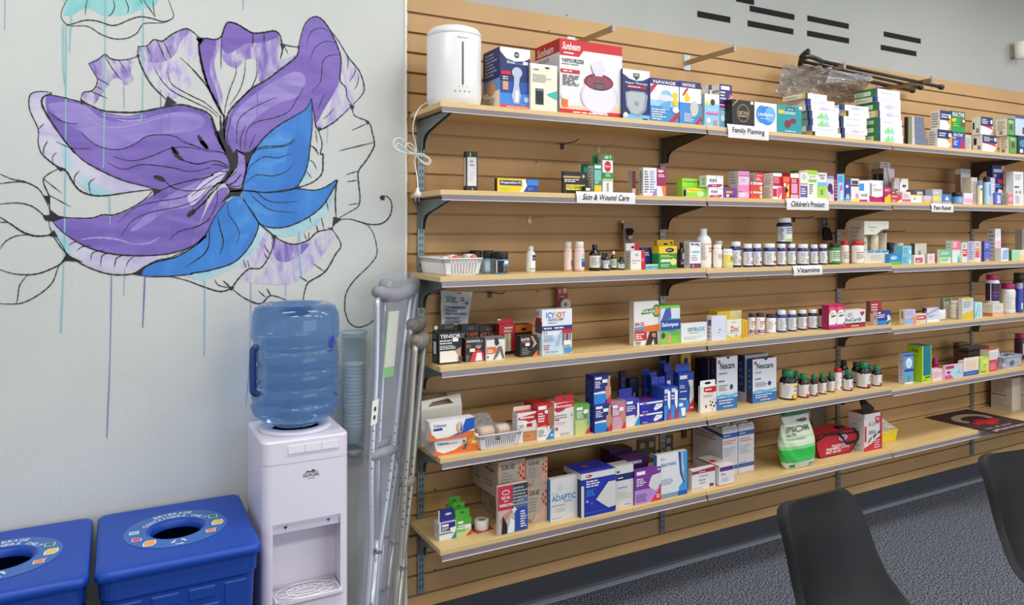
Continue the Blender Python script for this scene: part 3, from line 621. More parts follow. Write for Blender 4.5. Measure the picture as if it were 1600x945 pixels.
carton('vapourizer_box', 'large white and red box with a picture of a round white vapourizer', 'box', K, 836, 874.5, 972, 59.4, .028, '#E6E4E6',
 'r 0 .87 1 1 R;p R 0 .78 .30 .78 .37 .87 0 .87;i .03 .86 .31 .96 W Sunbeam;l .06 .80 .3 .835 W 1;t .03 .69 .38 .745 K VAPOURIZER;l .03 .655 .36 .685 s 1;r .01 .55 .31 .60 R;l .05 .56 .25 .59 W 1;l .04 .38 .32 .53 D 7;p f 0 .07 1 .07 1 .16 0 .11;r 0 0 1 .07 R;l .2 .02 .8 .05 W 1;r .03 .09 .12 .19 O;e .62 .27 .30 .24 #D4CEDD;e .62 .27 .275 .21 #E2DEE8;e .61 .47 .235 .115 X;e .61 .465 .205 .09 #8A4458;r .54 .37 .70 .46 D;r .56 .39 .68 .40 s;r .56 .42 .68 .43 s;p q .48 .70 .64 .78 .72 .66 .66 .55 .55 .55 .5 .62;r .02 .20 .1 .26 E',
 'r 0 .82 1 1 R;i .1 .84 .75 .95 W Sunbeam;t .1 .74 .6 .79 s VAPOURIZER;l .1 .3 .9 .65 S 6')
carton('vaporizer_pack', 'blue and white box with a grey shield-shaped plug-in vaporizer in its window', 'box', K, 971, 973, 1015, 106.7, .012, 'N',
 'p W 0 1 1 1 1 .88 .75 .80 .5 .78 .25 .81 0 .90;p #1F3A34 .38 .93 .62 .93 .62 .86 .5 .79 .38 .86;t .41 .87 .59 .91 w VICKS;t .08 .70 .92 .75 W Vapor Therapy;r .15 .625 .85 .68 R;l .2 .64 .8 .67 W 1;r 0 0 1 .1 c;p #8E99A2 .08 .53 .3 .57 .8 .57 .92 .5 .85 .2 .6 .06 .3 .09 .12 .25;p #AEB7BE .14 .51 .3 .545 .75 .545 .82 .49 .75 .22 .55 .11 .32 .13 .17 .28;l .42 .28 .6 .36 D 3;e .1 .08 .08 .05 w;r .72 .0 .92 .03 K', dmax=.07)
NAV = 'r 0 0 1 .55 #3F8CCB;r 0 .36 1 .62 #9CCBE8;r 0 .50 1 .86 w;r 0 .86 1 1 V;t .1 .885 .88 .96 W NAVAGE;p R .0 .62 0 .80 .12 .86 .24 .86;e .55 .62 .20 .13 #8CC0DA;e .5 .56 .26 .08 q;p #5FA8D4 .35 .42 .72 .5 .66 .27 .4 .24;e .86 .64 .10 .08 Y;e .86 .48 .10 .08 Y;e .88 .3 .12 .07 W;p R .62 0 .78 0 1 .16 1 .28;l .04 .03 .55 .3 W 5'
carton('nasal_kit_box', 'blue and white nasal rinse kit box with two gold seals, left of its twin', 'box', K, None, 1015.5, 1060.5, 121, .008, 'b', NAV, depth=.07)
carton('nasal_kit_box', 'blue and white nasal rinse box with one gold seal, right of its wider twin', 'box', K, None, 1062, 1095, 126, .008, 'b', 'r 0 0 1 .55 #3F8CCB;r 0 .50 1 .85 w;r 0 .85 1 1 V;t .12 .88 .72 .96 W NAVAGE;p R .1 .66 .2 .66 .42 .84 .3 .84;e .35 .62 .13 .10 Y;e .68 .38 .20 .18 S;e .6 .7 .22 .08 w;p R .68 0 .85 0 1 .13 1 .22;l .2 .05 .75 .26 W 5', depth=.07)
carton(BX, 'tall violet and pink cold remedy box behind the light blue one', 'box', K, 1112, 1124, 1143.5, 131, .05, 'w', 'r 0 .55 1 1 V;r 0 0 1 .50 c;r 0 .47 .7 .53 M;p w .7 0 1 0 1 .75 .75 .7;p m .72 .3 .9 .3 .95 .78 .8 .78;l .06 .65 .6 .85 W 3;r .1 .88 .8 .96 w;e .25 .24 .15 .07 w;l .1 .3 .7 .4 w 2', 'l .1 .1 .9 .9 s 7', dmax=.06)
carton(BX, 'small navy and white box at the back beside the tall violet box', 'box', K, None, 1107, 1115.5, 132.6, .14, 'w', 'r 0 .5 1 1 V;r .2 .7 .8 .9 w', depth=.04)
carton(BX, 'light blue and white children inhaler box with yellow dot', 'box', K, 1097, 1101, 1123.5, 146, .012, 'C', 'r 0 .66 1 1 w;r 0 0 1 .7 #8CC4EC;e .55 .75 .16 .1 #1F3A34;e .18 .72 .15 .07 y;t .15 .48 .9 .55 W VapoPads;r .1 .36 .95 .43 m;e .25 .18 .14 .08 w;e .75 .12 .14 .1 H', dmax=.03)
carton('condom_box', 'black square box with a gold ring emblem, above the Family Planning sign', 'box', K, None, 1143.8, 1178.4, 154.7, .006, 'K', 'p #B48A56 0 .78 .05 .78 .3 1 .22 1;e .5 .55 .28 .31 #B48A56;e .5 .55 .255 .285 K;t .28 .48 .72 .62 #C8A878 SKYN;l .3 .42 .7 .46 w 1;r .82 .88 .95 .98 w;l .35 .05 .65 .1 #B48A56 1', depth=.05)
carton('condom_box', 'white square box with a big blue circle emblem', 'box', K, None, 1179.2, 1213.6, 159, .006, 'w', 'e .32 .58 .26 .32 b;e .55 .55 .36 .34 #2F86DC;e .7 .6 .24 .28 #74B2EC;t .14 .5 .82 .64 w LifeStyles;l .25 .42 .7 .46 w 1', depth=.05)
carton('condom_box', 'teal square box with two dark red cherries', 'box', K, None, 1214.4, 1252.5, 163, .006, '#1E9AA2', 'r .36 .82 .72 .93 N;t .4 .84 .68 .91 w durex;r .04 .68 .28 .82 Y;l .3 .68 .8 .78 w 2;r .88 .9 1 1 w;e .42 .33 .13 .14 #8E1A36;e .64 .45 .13 .09 #8E1A36;l .3 .04 .75 .1 w 1', depth=.05)
# stacked long white boxes: each row of each stack is a box of its own
def stackrow(rows, name, desc, x0d, x1d, base_y, sb, cat='box', dep=None, xs=None):
    z = None; n = len(rows); tops = [r_[0] for r_ in rows] + [base_y]
    Y = place(0, x0d, sb); z = SZ[0][1]
    Z0 = wz(x0d, base_y, Y); Ztop = wz(x0d, rows[0][0], Y)
    sc = (Ztop - SZ[0][secof(wx(x0d, Y))] ) / (Ztop - Z0)
    zb = SZ[0][secof(wx(x0d, Y))]
    for i in range(n - 1, -1, -1):
        yt, x0, x1, sd, fr, word = rows[i]
        hgt = (wz(x0d, tops[i], Y) - wz(x0d, tops[i + 1], Y)) * sc
        ytop = HY + (CAM.z - (zb + hgt - 0.0006)) * F / ((place(0, x0, sb) - CAM.y) / ray(x0)[1])
        carton(name, desc % word, cat, 0, xs, x0, x1, ytop, sb, 'w', fr, sd, base=zb, depth=dep, group='stacked long white boxes on the top shelf'); zb += hgt
LSIDE = {'g': 'r 0 0 1 1 G;r .04 .15 .8 .7 #DDE4D6;l .1 .2 .7 .6 s 2', 'y': 'r 0 0 1 1 E;r .88 0 1 1 Y;r 0 0 1 .12 #A8A090;l .1 .3 .8 .7 s 2', 'b': 'r 0 0 1 1 E;r .86 0 1 1 B;l .1 .3 .8 .7 s 2', 'n': 'r 0 0 1 1 E;r .9 0 1 1 N', 't': 'r 0 0 1 1 #6FA89C;r .9 0 1 1 N'}
WF = 'r 0 0 .09 1 N;l .2 .3 .95 .7 q 1'; WG = 'r 0 0 .09 1 N;p #8FE08A .22 .05 .42 .95 .52 .05;p #9CE0C8 .42 .05 .56 .95 .68 .05'; WV = 'r 0 0 .09 1 N;e .5 .5 .16 .3 #D6CCE8;l .62 .4 .95 .6 S 1'; WY = 'r 0 0 .1 1 K;l .3 .3 .9 .7 #CFE0DE 1'
ST = 'long white box in the leftmost stack, %s'
stackrow([(145.5, 1258.5, 1292, LSIDE['y'], WY, 'topmost, with yellow end'), (154.5, 1263, 1304, LSIDE['b'], WF, 'second from its top'), (164.5, 1262.8, 1311, LSIDE['n'], WV, 'third from its top'), (173.5, 1265, 1310, LSIDE['t'], WG, 'thick one with green brush marks, upper'), (186, 1266, 1311, LSIDE['t'], WG, 'thick one with green brush marks, lower'), (198, 1265, 1309, LSIDE['b'], WF, 'second from its bottom'), (207, 1269, 1314, LSIDE['y'], WY, 'at its bottom')], 'test_kit_box', ST, 1265, 1310, 214.5, .012, dep=.13)
ST = 'long white box in the low middle stack, %s'
stackrow([(162.5, 1316, 1357, LSIDE['b'], WV, 'topmost'), (172.3, 1322, 1358, LSIDE['y'], WY, 'second, with dark and yellow end'), (181.6, 1314.5, 1354, LSIDE['n'], WF, 'third'), (191, 1314.5, 1354, LSIDE['n'], WF, 'fourth'), (201, 1316.5, 1355, LSIDE['n'], WV, 'fifth'), (210.5, 1317, 1352, LSIDE['n'], 'r 0 0 .09 1 N;r .1 0 1 1 #F0DCD6', 'pinkish one at the bottom')], 'test_kit_box', ST, 1316, 1355, 219, .012, dep=.13)
ST = 'long white box in the tall right stack, %s'
stackrow([(138, 1367.5, 1406, LSIDE['g'], WF, 'topmost with green side'), (151, 1368, 1407, LSIDE['b'], WF, 'second with blue end'), (159.5, 1370.7, 1407, LSIDE['g'], WV, 'third with green side'), (173, 1371.5, 1407.5, LSIDE['y'], WV, 'fourth with yellow end'), (185, 1372, 1409, LSIDE['g'], WF, 'fifth'), (196.5, 1372, 1410, LSIDE['g'], WG, 'with green brush marks, upper'), (210, 1372, 1411, LSIDE['g'], WG, 'with green brush marks, at the bottom')], 'test_kit_box', ST, 1371, 1409, 224, .012, dep=.12)
zb = SZ[0][2]
for i, (yt, x1) in enumerate([(214, 1449.5), (203, 1446.5), (192, 1445), (181.5, 1443.5)]):
    o = carton('slate_box', 'small slate grey carton in the low stack right of the white boxes, %s' % ['lowest', 'second from below', 'third from below', 'topmost'][i], 'box', 0, 1413, 1425, x1, yt, .03, '#6E7690', 'r 0 0 .18 1 S', 'r 0 0 .5 1 K;r .5 0 1 1 #B0B8A0', base=zb, dmax=.10, group='slate cartons stacked on the top shelf')
    zb = USED[-1][6] + .0006
OR = 'r 0 .5 1 1 N;r 0 0 1 .5 w;p o .55 .5 1 .15 1 .7 .8 .5;p o .7 0 1 .3 1 0;l .1 .6 .7 .85 W 2;r .75 .62 .95 .82 w'
zl = SZ[0][2]
carton(BX, 'navy, white and orange allergy box, lower one of the left pair', 'box', 0, 1450.5, 1464.7, 1487.5, 201.6, .012, 'w', OR, 'l .1 .1 .9 .9 s 6'); zz1 = USED[-1][6]
carton(BX, 'navy, white and orange allergy box, upper one of the left pair', 'box', 0, 1454, 1468.9, 1486, 172, .016, 'w', OR, 'l .1 .1 .9 .9 s 6', base=zz1 + .0006)
carton(BX, 'blue and purple allergy box in the lower row', 'box', 0, None, 1488.2, 1506, 205.8, .014, '#2B4FC0', 'r 0 .72 1 1 N;t .08 .75 .9 .93 w REACTINE;p M .6 0 1 0 1 .6 .7 .5;r 0 .6 .3 .7 o;l .1 .2 .5 .5 w 3', depth=.06); zz1 = USED[-1][6]
carton(BX, 'green allergy box in the upper row', 'box', 0, None, 1487, 1508, 173, .016, '#1E9A48', 'r 0 .72 1 1 #1A4A38;t .06 .75 .94 .95 w REACTINE;p Y 0 .62 .35 .68 .3 .5 0 .5;r .7 .3 1 .66 #7A4A38;r .8 .5 .95 .62 w;l .1 .25 .6 .45 L 2', base=zz1 + .0006, depth=.06)
carton(BX, 'small beige box lying low between the allergy boxes', 'box', 0, None, 1508.5, 1517.5, 210.5, .03, 'S', 'l .1 .1 .8 .8 s 5', depth=.05)
RD = 'r 0 .5 1 1 N;r 0 0 1 .5 w;p r 0 .5 .9 .5 1 .3 .8 .35 .5 .42;p o .75 0 1 .3 1 0;l .1 .6 .7 .9 W 3;r .8 .65 .95 .85 w'
carton(BX, 'navy, white and red allergy box in the lower row at the right', 'box', 0, 1519.8, 1535.2, 1557.5, 210, .012, 'w', RD, 'r .1 .4 .4 .8 K;r .5 .1 .8 .35 s'); zz1 = USED[-1][6]
carton(BX, 'navy, white and red allergy box in the upper row at the right', 'box', 0, 1518.5, 1532.4, 1551, 182, .014, 'w', RD, 'r .1 .3 .3 .7 K;r .5 .1 .8 .35 s', base=zz1 + .0006)
GR = 'r .06 .05 .94 .95 #5FA848;e .5 .5 .25 .18 #6A4A58;l .15 .75 .85 .9 W 2'
carton(BX, 'white box with green panel in the lower row near the right edge', 'box', 0, 1562, 1576.5, 1589, 212, .014, '#1F3B2A', GR, 'r 0 0 1 1 E;l .15 .3 .9 .9 s 6;r .2 .08 .6 .28 s'); zz1 = USED[-1][6]
carton(BX, 'white box with green panel in the upper row near the right edge', 'box', 0, 1556, 1574, 1585.5, 185, .014, '#1F3B2A', GR, 'r 0 0 1 1 E;l .15 .3 .9 .9 s 6;r .3 .08 .6 .28 s', base=zz1 + .0006)
carton(BX, 'dark blue box at the right edge in the lower row', 'box', 0, None, 1590.5, 1606, 211.8, .014, '#2A3A50', 'e .5 .6 .35 .2 #4A90B8;r .2 .1 .5 .3 W', depth=.08); zz1 = USED[-1][6]
carton('monitor_box', 'wide white box with blue top, upper row at the right picture edge', 'box', 0, None, 1586.5, 1640, 181.5, .014, '#C8D4E6', 'r 0 .9 1 1 #2F5FA8;r .2 .1 .6 .45 D', top='r 0 0 1 1 #2F5FA8', base=zz1 + .0006, depth=.12)

# ================= second shelf =================
K = 1
carton(BX, 'tall black and white box standing alone near the mural end', 'box', K, 724.3, 728.5, 746.3, 236.4, .10, 'K', 'r .1 .15 .9 .86 #D9D7DC;l .3 .62 .8 .8 s 2;l .25 .25 .75 .5 S 4;r .3 .88 .4 .97 L;e .55 .07 .1 .03 s', 'r .15 .15 .85 .85 S', dmax=.03)
carton('ointment_box', 'long yellow and blue ointment box with a navy name band', 'box', K, 772.8, 777, 841, 278, .05, 'Y', 'p n .62 0 1 0 1 1 .7 1;p #2F7FD8 .72 .55 1 .55 1 .95 .72 .95;p w .52 0 .62 0 .72 .5 .68 .95 .6 .9 .62 .4;r .06 .5 .58 .86 V;t .09 .57 .55 .79 w Preparation H;r .1 .2 .3 .36 L;l .74 .15 .95 .4 b 2', 'r 0 0 1 1 K', dmax=.05)
carton('ointment_box', 'wide black ointment box with a yellow band reading Polysporin', 'box', K, 878, 880, 916.8, 267.5, .05, 'K', 'r .0 .72 .72 .8 #C8A868;l .05 .52 .7 .68 W 2;r .12 .18 .92 .42 y;t .16 .22 .88 .38 K POLYSPORIN;e .85 .8 .06 .08 #C8A868', dmax=.03)
carton('tube_box', 'tiny black tube box lying low in front of the green cartons', 'box', K, None, 914, 923.5, 290.5, .012, 'K', 'r .15 .4 .85 .75 W', depth=.025)
carton(BX, 'small dark green carton behind the black ointment box', 'box', K, 902.6, 910.5, 921, 256, .14, '#1F6A44', 'r .15 .5 .85 .9 t', 'r 0 0 .7 1 W', dmax=.05)
carton(BX, 'teal and yellow carton in front of the tall green ones', 'box', K, 918, 928, 940, 256, .035, '#1F8A70', 'r .1 .86 .9 .95 #E4F2EE;r .05 .45 .95 .8 #78C0A8;r .05 0 .95 .3 Y;l .1 .34 .7 .44 W 2;p f .6 0 .95 0 .95 .28', 'r .1 0 .9 .95 #D8DCD6;l .2 .1 .8 .9 s 8', dmax=.05)
carton(BX, 'green topped carton half hidden at the back of the hook', 'box', K, 920, 925, 934, 241.5, .12, 'W', 'r 0 .72 1 1 G;e .7 .5 .35 .16 R', 'r 0 0 1 1 S', dmax=.03)
carton(BX, 'tall white and green carton with a red disc', 'box', K, 934.5, 941.4, 957.6, 240.3, .07, 'W', 'r 0 .85 1 1 G;t .2 .88 .8 .97 W #1;e .5 .70 .32 .13 R;t .25 .68 .75 .73 W Nizoral;r 0 .40 1 .55 G;l .3 .45 .8 .53 W 2;r 0 .35 .9 .38 L;l .4 .05 .6 .3 D 5', 'r 0 0 1 1 S;l .2 .1 .8 .9 s 6', dmax=.05)
carton(BX, 'narrow brown and grey carton left of the white spray carton', 'box', K, 981.5, 987.8, 993, 267, .07, '#6A4A48', 'r 0 .3 1 1 #5A2438;r 0 0 1 .3 #D8B8A8', 'r 0 0 1 1 #A89C94', dmax=.04)
carton(BX, 'maroon and orange carton beside the white one with upright lettering', 'box', K, None, 1026.3, 1040.5, 263, .05, '#A01E58', 'r 0 0 1 .38 #F0784A;p w 0 0 .7 0 .5 .35 0 .38;l .15 .68 .9 .8 w 2;r .15 .86 .6 .94 w;l .1 .85 .9 .98 #F0C0D0 1', depth=.03)
carton(BX, 'white carton with upright purple lettering', 'box', K, 998.2, 1005, 1026, 261.6, .04, '#E2E2E6', 'l .1 .1 .42 .9 D 9;l .5 .1 .95 .9 #7A90C0 9;p p .6 0 1 .3 1 0', 'r 0 0 1 1 S;l .2 .1 .8 .9 K 12', dmax=.06)
LG = 'r 0 0 1 1 L;l .1 .66 .8 .76 D 1;r .1 .82 .5 .9 G'
carton(BX, 'lime green carton at the back, taller of the two', 'box', K, None, 1066, 1096, 278.5, .075, '#98D838', 'l .08 .78 .9 .88 D 1;e .9 .8 .1 .1 #4A6A1E', depth=.035)
carton(BX, 'lime green carton in front with a yellow name bar', 'box', K, 1066.5, 1073, 1103, 293.7, .035, '#8CD82C', 'r 0 .55 .75 1 y;t .06 .62 .7 .9 #B89A20 Polysporin;e .7 .4 .18 .3 #C8F0A8', 'r 0 0 1 1 #E4ECD8;r .3 .1 .8 .8 K', dmax=.03)
AD = 'l .5 .86 .8 .94 s 1;t .15 .42 .6 .78 #2A3448 Advil;p M 0 .1 .15 .24 .9 .3 .95 .2 .8 .04 .1 0;l .3 .1 .7 .2 w 1;r .75 .82 .95 .92 #C8D4E8'
carton(BX, 'white and magenta pain relief carton, lower of its pair', 'box', K, 1094, 1104.5, 1130, 292.5, .02, 'w', AD, 'r 0 0 1 1 #C8E4C8', dmax=.05); z1 = USED[-1][6]
carton(BX, 'white and magenta pain relief carton, upper of its pair', 'box', K, 1092.5, 1104.2, 1130, 273.8, .02, 'w', AD, 'r 0 0 1 1 #D8E4DC;l .4 .2 .9 .8 s 3', base=z1 + .0006, dmax=.05)
carton(BX, 'small purple carton with orange letters', 'box', K, None, 1131, 1150.8, 294, .018, '#6A44A0', 'r .15 .45 .7 .75 O;l .2 .5 .65 .7 y 1;l .4 .1 .95 .3 N 2;r .2 .1 .4 .35 w', depth=.04)
PK = 'r 0 .72 1 1 #E08CB8;r 0 .66 1 .7 n;r .1 .1 .9 .6 #E8D0E0;l .2 .25 .7 .5 #C888B0 2'
carton(BX, 'pink child medicine carton, lower of the pink pair', 'box', K, 1141, 1152.7, 1171, 290.3, .03, '#E88CBC', 'r 0 .5 .4 .55 n;r .1 .1 .95 .5 #E8C0DC;l .1 .15 .8 .45 w 2', 'r 0 0 1 1 S;l .1 .1 .9 .9 s 4', dmax=.06); z1 = USED[-1][6]
carton(BX, 'pink child medicine carton, upper of the pink pair', 'box', K, 1138.7, 1153.5, 1171, 267, .03, '#E8B8D4', PK, 'r 0 0 1 1 S;l .1 .1 .9 .9 s 4', base=z1 + .0006, dmax=.07)
TY = 'r 0 .75 1 1 w;e .15 .88 .08 .1 B;p #E04828 0 .6 .65 .6 .8 .3 .7 0 0 0;l .3 .82 .9 .92 s 1;p f .75 .6 1 .6 1 0 .8 .1'
carton(BX, 'red and white tablet carton, lowest of its stack', 'box', K, None, 1172.8, 1191, 299, .024, 'r', TY, depth=.05); z1 = USED[-1][6]
carton(BX, 'red and white tablet carton, middle of its stack', 'box', K, None, 1172.5, 1191, 284.6, .024, 'r', TY, depth=.05, base=z1 + .0006); z1 = USED[-1][6]
carton(BX, 'bright red carton on top of the small tablet cartons', 'box', K, 1172.6, 1180.5, 1193, 269.8, .03, 'r', 'l .1 .2 .8 .5 w 2;t .15 .6 .85 .8 w Tylenol', 'r 0 0 1 1 S;l .1 .1 .9 .8 s 3', base=z1 + .0006, dmax=.05)
carton(BX, 'white carton with red front, lower of its pair', 'box', K, 1192.8, 1207.8, 1221.5, 290.5, .03, 'w', 'r 0 .2 .45 .8 R;r .5 .1 .95 .9 m;p w .6 0 1 0 1 .6', 'l .1 .1 .9 .9 #B8B090 6', dmax=.08); z1 = USED[-1][6]
carton(BX, 'white carton with red front, upper of its pair', 'box', K, 1193.5, 1208.2, 1221.5, 270.2, .03, 'w', 'r 0 0 1 .75 R;l .05 .2 .95 .7 k 4', 'l .1 .1 .9 .9 #B8B090 5', base=z1 + .0006, dmax=.08)
carton(BX, 'narrow red and yellow carton', 'box', K, None, 1222.5, 1233.8, 275, .022, 'r', 'r 0 .75 1 .95 #F07848;p y .5 .1 .9 .1 .9 .7 .6 .6;e .5 .4 .25 .1 K;r .1 .55 .4 .7 w', depth=.04)
carton(BX, 'red and pink carton with white top', 'box', K, None, 1235, 1248.5, 271, .03, 'R', 'r 0 .84 1 1 w;r .1 .25 .8 .62 #E8A0C8;l .15 .65 .85 .8 w 2;r 0 0 .9 .2 #D8B8D0', depth=.05)
carton(BX, 'white and violet carton left of the lime topped one', 'box', K, None, 1249.8, 1261.6, 269.5, .022, 'w', 'r 0 .1 1 .52 #6A62A8;r 0 .56 1 .62 F;e .5 .85 .35 .12 #C8D0C0;l .1 .2 .9 .45 w 3', depth=.04)
carton(BX, 'lime green carton standing behind the violet one', 'box', K, None, 1248, 1260, 265.5, .09, '#58A830', 'r .2 .2 .8 .6 w', depth=.05)
carton(BX, 'white and lime carton marked 0-9', 'box', K, None, 1262, 1276.8, 265.7, .024, '#F0F4E4', 'r 0 .86 1 1 L;t .2 .74 .8 .83 s 0-9;r .08 .6 .9 .7 #8CC860;l .15 .2 .6 .55 D 5', depth=.05)
carton(BX, 'white and yellow green syrup carton with black heading', 'box', K, None, 1277.4, 1291.8, 269.6, .024, 'w', 't .08 .86 .9 .95 D PRIMARY;t .3 .76 .75 .84 D RELIEF;r 0 .52 1 .66 #7CC0E4;r 0 .1 .95 .52 #B8DC30;r .3 .2 .6 .4 #5AA0A0', depth=.05)
carton(BX, 'navy topped carton with dark berries', 'box', K, None, 1292.6, 1303.3, 272.8, .026, '#D8D4E4', 'r 0 .85 1 1 V;t .1 .87 .95 .96 w COLD;e .4 .5 .35 .17 #3A2458;e .65 .35 .2 .1 #5A3A7A;r 0 0 .3 .2 f', depth=.05)
carton(BX, 'light blue toothbrush style carton with magenta side', 'box', K, 1304.2, 1308.4, 1319, 272.2, .014, '#8CC8EC', 'r .1 .7 .8 .95 #4AA0D8;e .55 .4 .18 .22 m;r .45 .05 .75 .4 #D8E8F4;l .2 .6 .8 .7 w 2', 'r 0 0 1 1 M;l .2 .1 .8 .8 w 6', dmax=.04)
carton(BX, 'navy carton with white swirl', 'box', K, None, 1319.8, 1329.2, 279, .02, '#38409A', 'r 0 .88 1 1 D;r .2 .6 .6 .72 w;p #C8C0E0 .1 .1 .9 .1 .6 .35 .3 .3;r 0 0 1 .08 c', depth=.04)
carton(BX, 'white carton with dark top and yellow flower', 'box', K, None, 1329.8, 1342, 279, .02, '#EEEAE8', 'r .1 .76 .9 .92 D;r 0 .66 1 .74 X;e .75 .25 .2 .12 #C8A0D8;r .2 0 1 .14 y', depth=.04)
carton(BX, 'white and blue motion sickness carton', 'box', K, None, 1342.6, 1357.6, 282, .022, 'w', 'r 0 .52 .5 .86 #3F98DC;t .15 .24 .8 .42 D vol;p M 0 0 .9 0 .8 .12 0 .1', depth=.04)
carton(BX, 'wide white carton with magenta base', 'box', K, None, 1358.2, 1379.6, 281.3, .022, 'w', 't .3 .5 .85 .66 s Gravol;l .2 .72 .6 .82 k 1;r .05 .3 .18 .85 s;p M 0 0 1 0 1 .28 .5 .22 0 .3;r .85 .8 1 .95 C', depth=.04)
carton(BX, 'magenta and yellow carton by the shelf joint', 'box', K, None, 1380.4, 1391.8, 292, .014, 'M', 'r 0 .7 1 .9 m;l .1 .72 .9 .85 y 1;p Y 0 0 1 0 1 .5 .7 .55 .4 .4 0 .3', depth=.03)
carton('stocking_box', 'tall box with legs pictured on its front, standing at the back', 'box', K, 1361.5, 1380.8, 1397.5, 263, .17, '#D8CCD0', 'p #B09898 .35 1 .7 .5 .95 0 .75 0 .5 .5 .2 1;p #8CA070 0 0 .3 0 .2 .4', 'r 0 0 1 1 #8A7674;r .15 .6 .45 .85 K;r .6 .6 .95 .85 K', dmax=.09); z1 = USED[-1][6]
carton('stocking_box', 'flat pale box lying on top of the stocking box', 'box', K, 1374, 1375.5, 1391, 252.8, .175, '#D2CCCC', 'p s .1 .9 .5 .5 .9 .9 .5 .7;l .1 .1 .9 .4 s 2', base=z1 + .0006, depth=.05)
for i, (xa, xb, yt, c, f) in enumerate([(1392.5, 1409, 310.5, 'r', 'p w .5 0 1 0 1 .9;l .1 .3 .5 .7 w 1'), (1392.5, 1408, 303.5, '#C85058', 'l .1 .3 .9 .7 w 1'), (1393, 1400, 298, '#A8384A', 'l .1 .3 .9 .7 w 1')]):
    carton(BX, 'thin red and white carton in a low pile, %s' % ['lowest', 'middle', 'topmost'][i], 'box', K, None, xa, xb, yt, .016, c, f, base=(None if i == 0 else z1 + .0006), depth=.035); z1 = USED[-1][6]
carton(BX, 'pink and white carton right of the thin red pile', 'box', K, None, 1410, 1422.6, 299.6, .014, '#F0E4E4', 'r 0 .05 1 .3 m;l .1 .4 .9 .85 #C88C98 3', depth=.03)
carton(BX, 'grey and white carton with an orange corner, raised at the back left', 'box', K, 1392.8, 1396.5, 1404.8, 278, .10, '#C4C0C0', 'l .1 .3 .8 .6 K 2;p O 0 1 .3 1 0 .8', dmax=.04)
carton(BX, 'white carton with an orange corner, raised at the back right', 'box', K, None, 1406.3, 1419, 279, .10, 'w', 'p O 0 1 .22 1 0 .8;l .3 .6 .8 .8 K 1;r .1 .1 .9 .3 k', depth=.04)
carton(BX, 'white carton with a yellow top edge', 'box', K, None, 1423.5, 1441.5, 304, .012, 'w', 'r 0 .85 1 1 Y;r .9 0 1 1 Y;l .2 .3 .5 .7 s 2', depth=.03)
for i, (xa, xb) in enumerate([(1427.5, 1441.5), (1442, 1456)]):
    carton(BX, 'small grey carton at the back behind the yellow ones, %s' % ['left', 'right'][i], 'box', K, None, xa, xb, 296, .06, '#5A5658', 'r .4 .05 1 .85 #D8D6D2;r .55 .2 .9 .7 s', depth=.04)
carton(BX, 'lilac and yellow carton with a red corner', 'box', K, None, 1442.6, 1456, 305.3, .012, '#C8C0E0', 'r 0 0 1 .32 Y;p r .75 0 1 0 1 .35;l .2 .5 .8 .8 w 2', depth=.03)
carton(BX, 'grey and yellow carton above the Pain Relief sign', 'box', K, None, 1457, 1472, 295.5, .016, '#B8B8C4', 'r 0 .18 .8 .52 y;l .1 .62 .9 .85 w 2', depth=.04)
carton(BX, 'blue carton with a white triangle', 'box', K, None, 1472.8, 1486.5, 303.3, .014, '#3F7ACC', 'p W .25 .4 .75 .4 .5 .85;r .3 .3 .7 .4 o;r 0 0 1 .2 d', depth=.03)
bottle('rub_jar', 'blue jar of chest rub with a black lid', 'jar', K, 1487.5, 1503, 300.5, .014, 'jar', '#2F78C4', 'K', '#6AA8DC', 'r .3 .2 .7 .85 #A8B8C8')
carton(BX, 'white carton with a pink glow and red edge', 'box', K, None, 1506, 1521.5, 301.5, .014, '#ECE4F0', 'r .1 .1 .9 .5 k;r .92 0 1 1 #C83858', depth=.04)
carton('brace_pack', 'clear and white brace package standing at the back by the right upright', 'package', K, 1492.5, 1501, 1516.5, 263.5, .18, '#C4C4C8', 'r .1 .1 .9 .9 #D4D6DC;e .6 .3 .2 .3 s', 'r 0 0 1 .85 #8C7C68;r 0 .85 1 1 W', dmax=.08)
carton(BX, 'beige carton just in front of the right upright', 'box', K, None, 1517.6, 1527, 277, .05, '#CFC8B8', 'l .15 .1 .85 .85 s 9', depth=.05)
bottle('lotion_bottle', 'slim white bottle with a blue cap', 'bottle', K, 1527.3, 1535, 282.5, .02, 'tube', '#F0EED8', '#7890CC', '#F4F0D4', 'r .2 .75 .8 .9 b')
bottle('lotion_bottle', 'light blue bottle with a black cap', 'bottle', K, 1536, 1547.2, 276.3, .02, 'tube', '#A4D4EC', 'K', '#B4DCF0', 'r .4 .4 .8 .95 #4A88D0')
carton(BX, 'slim lilac carton between the light blue bottle and the navy box', 'box', K, None, 1547.8, 1554.6, 277.5, .025, '#D0C4DC', 'r 0 0 1 .3 #F0D0C8;l .2 .4 .8 .8 w 3', depth=.03)
carton(BX, 'small blue and white bottle carton in front of the navy toothbrush box', 'box', K, None, 1555.2, 1565, 301, .012, '#5A70C0', 'r .3 .2 .8 .8 #C8D4F0;l .2 .1 .9 .3 w 1', depth=.03)
carton('toothbrush_box', 'tall navy box with a red patch, back of the right section', 'box', K, 1541.5, 1550.5, 1567.5, 257.7, .09, '#2A2E7C', 'r .12 .83 .9 .9 w;t .15 .84 .85 .89 N Oral;r .55 .56 .95 .66 r;e .25 .74 .1 .04 #C0C8E8;l .2 .45 .8 .55 c 2;p w .3 0 .9 0 .9 .38 .6 .42 .4 .3;r .85 .9 1 1 #C8C8E8', 'r 0 0 1 1 #1A1C48', dmax=.05)
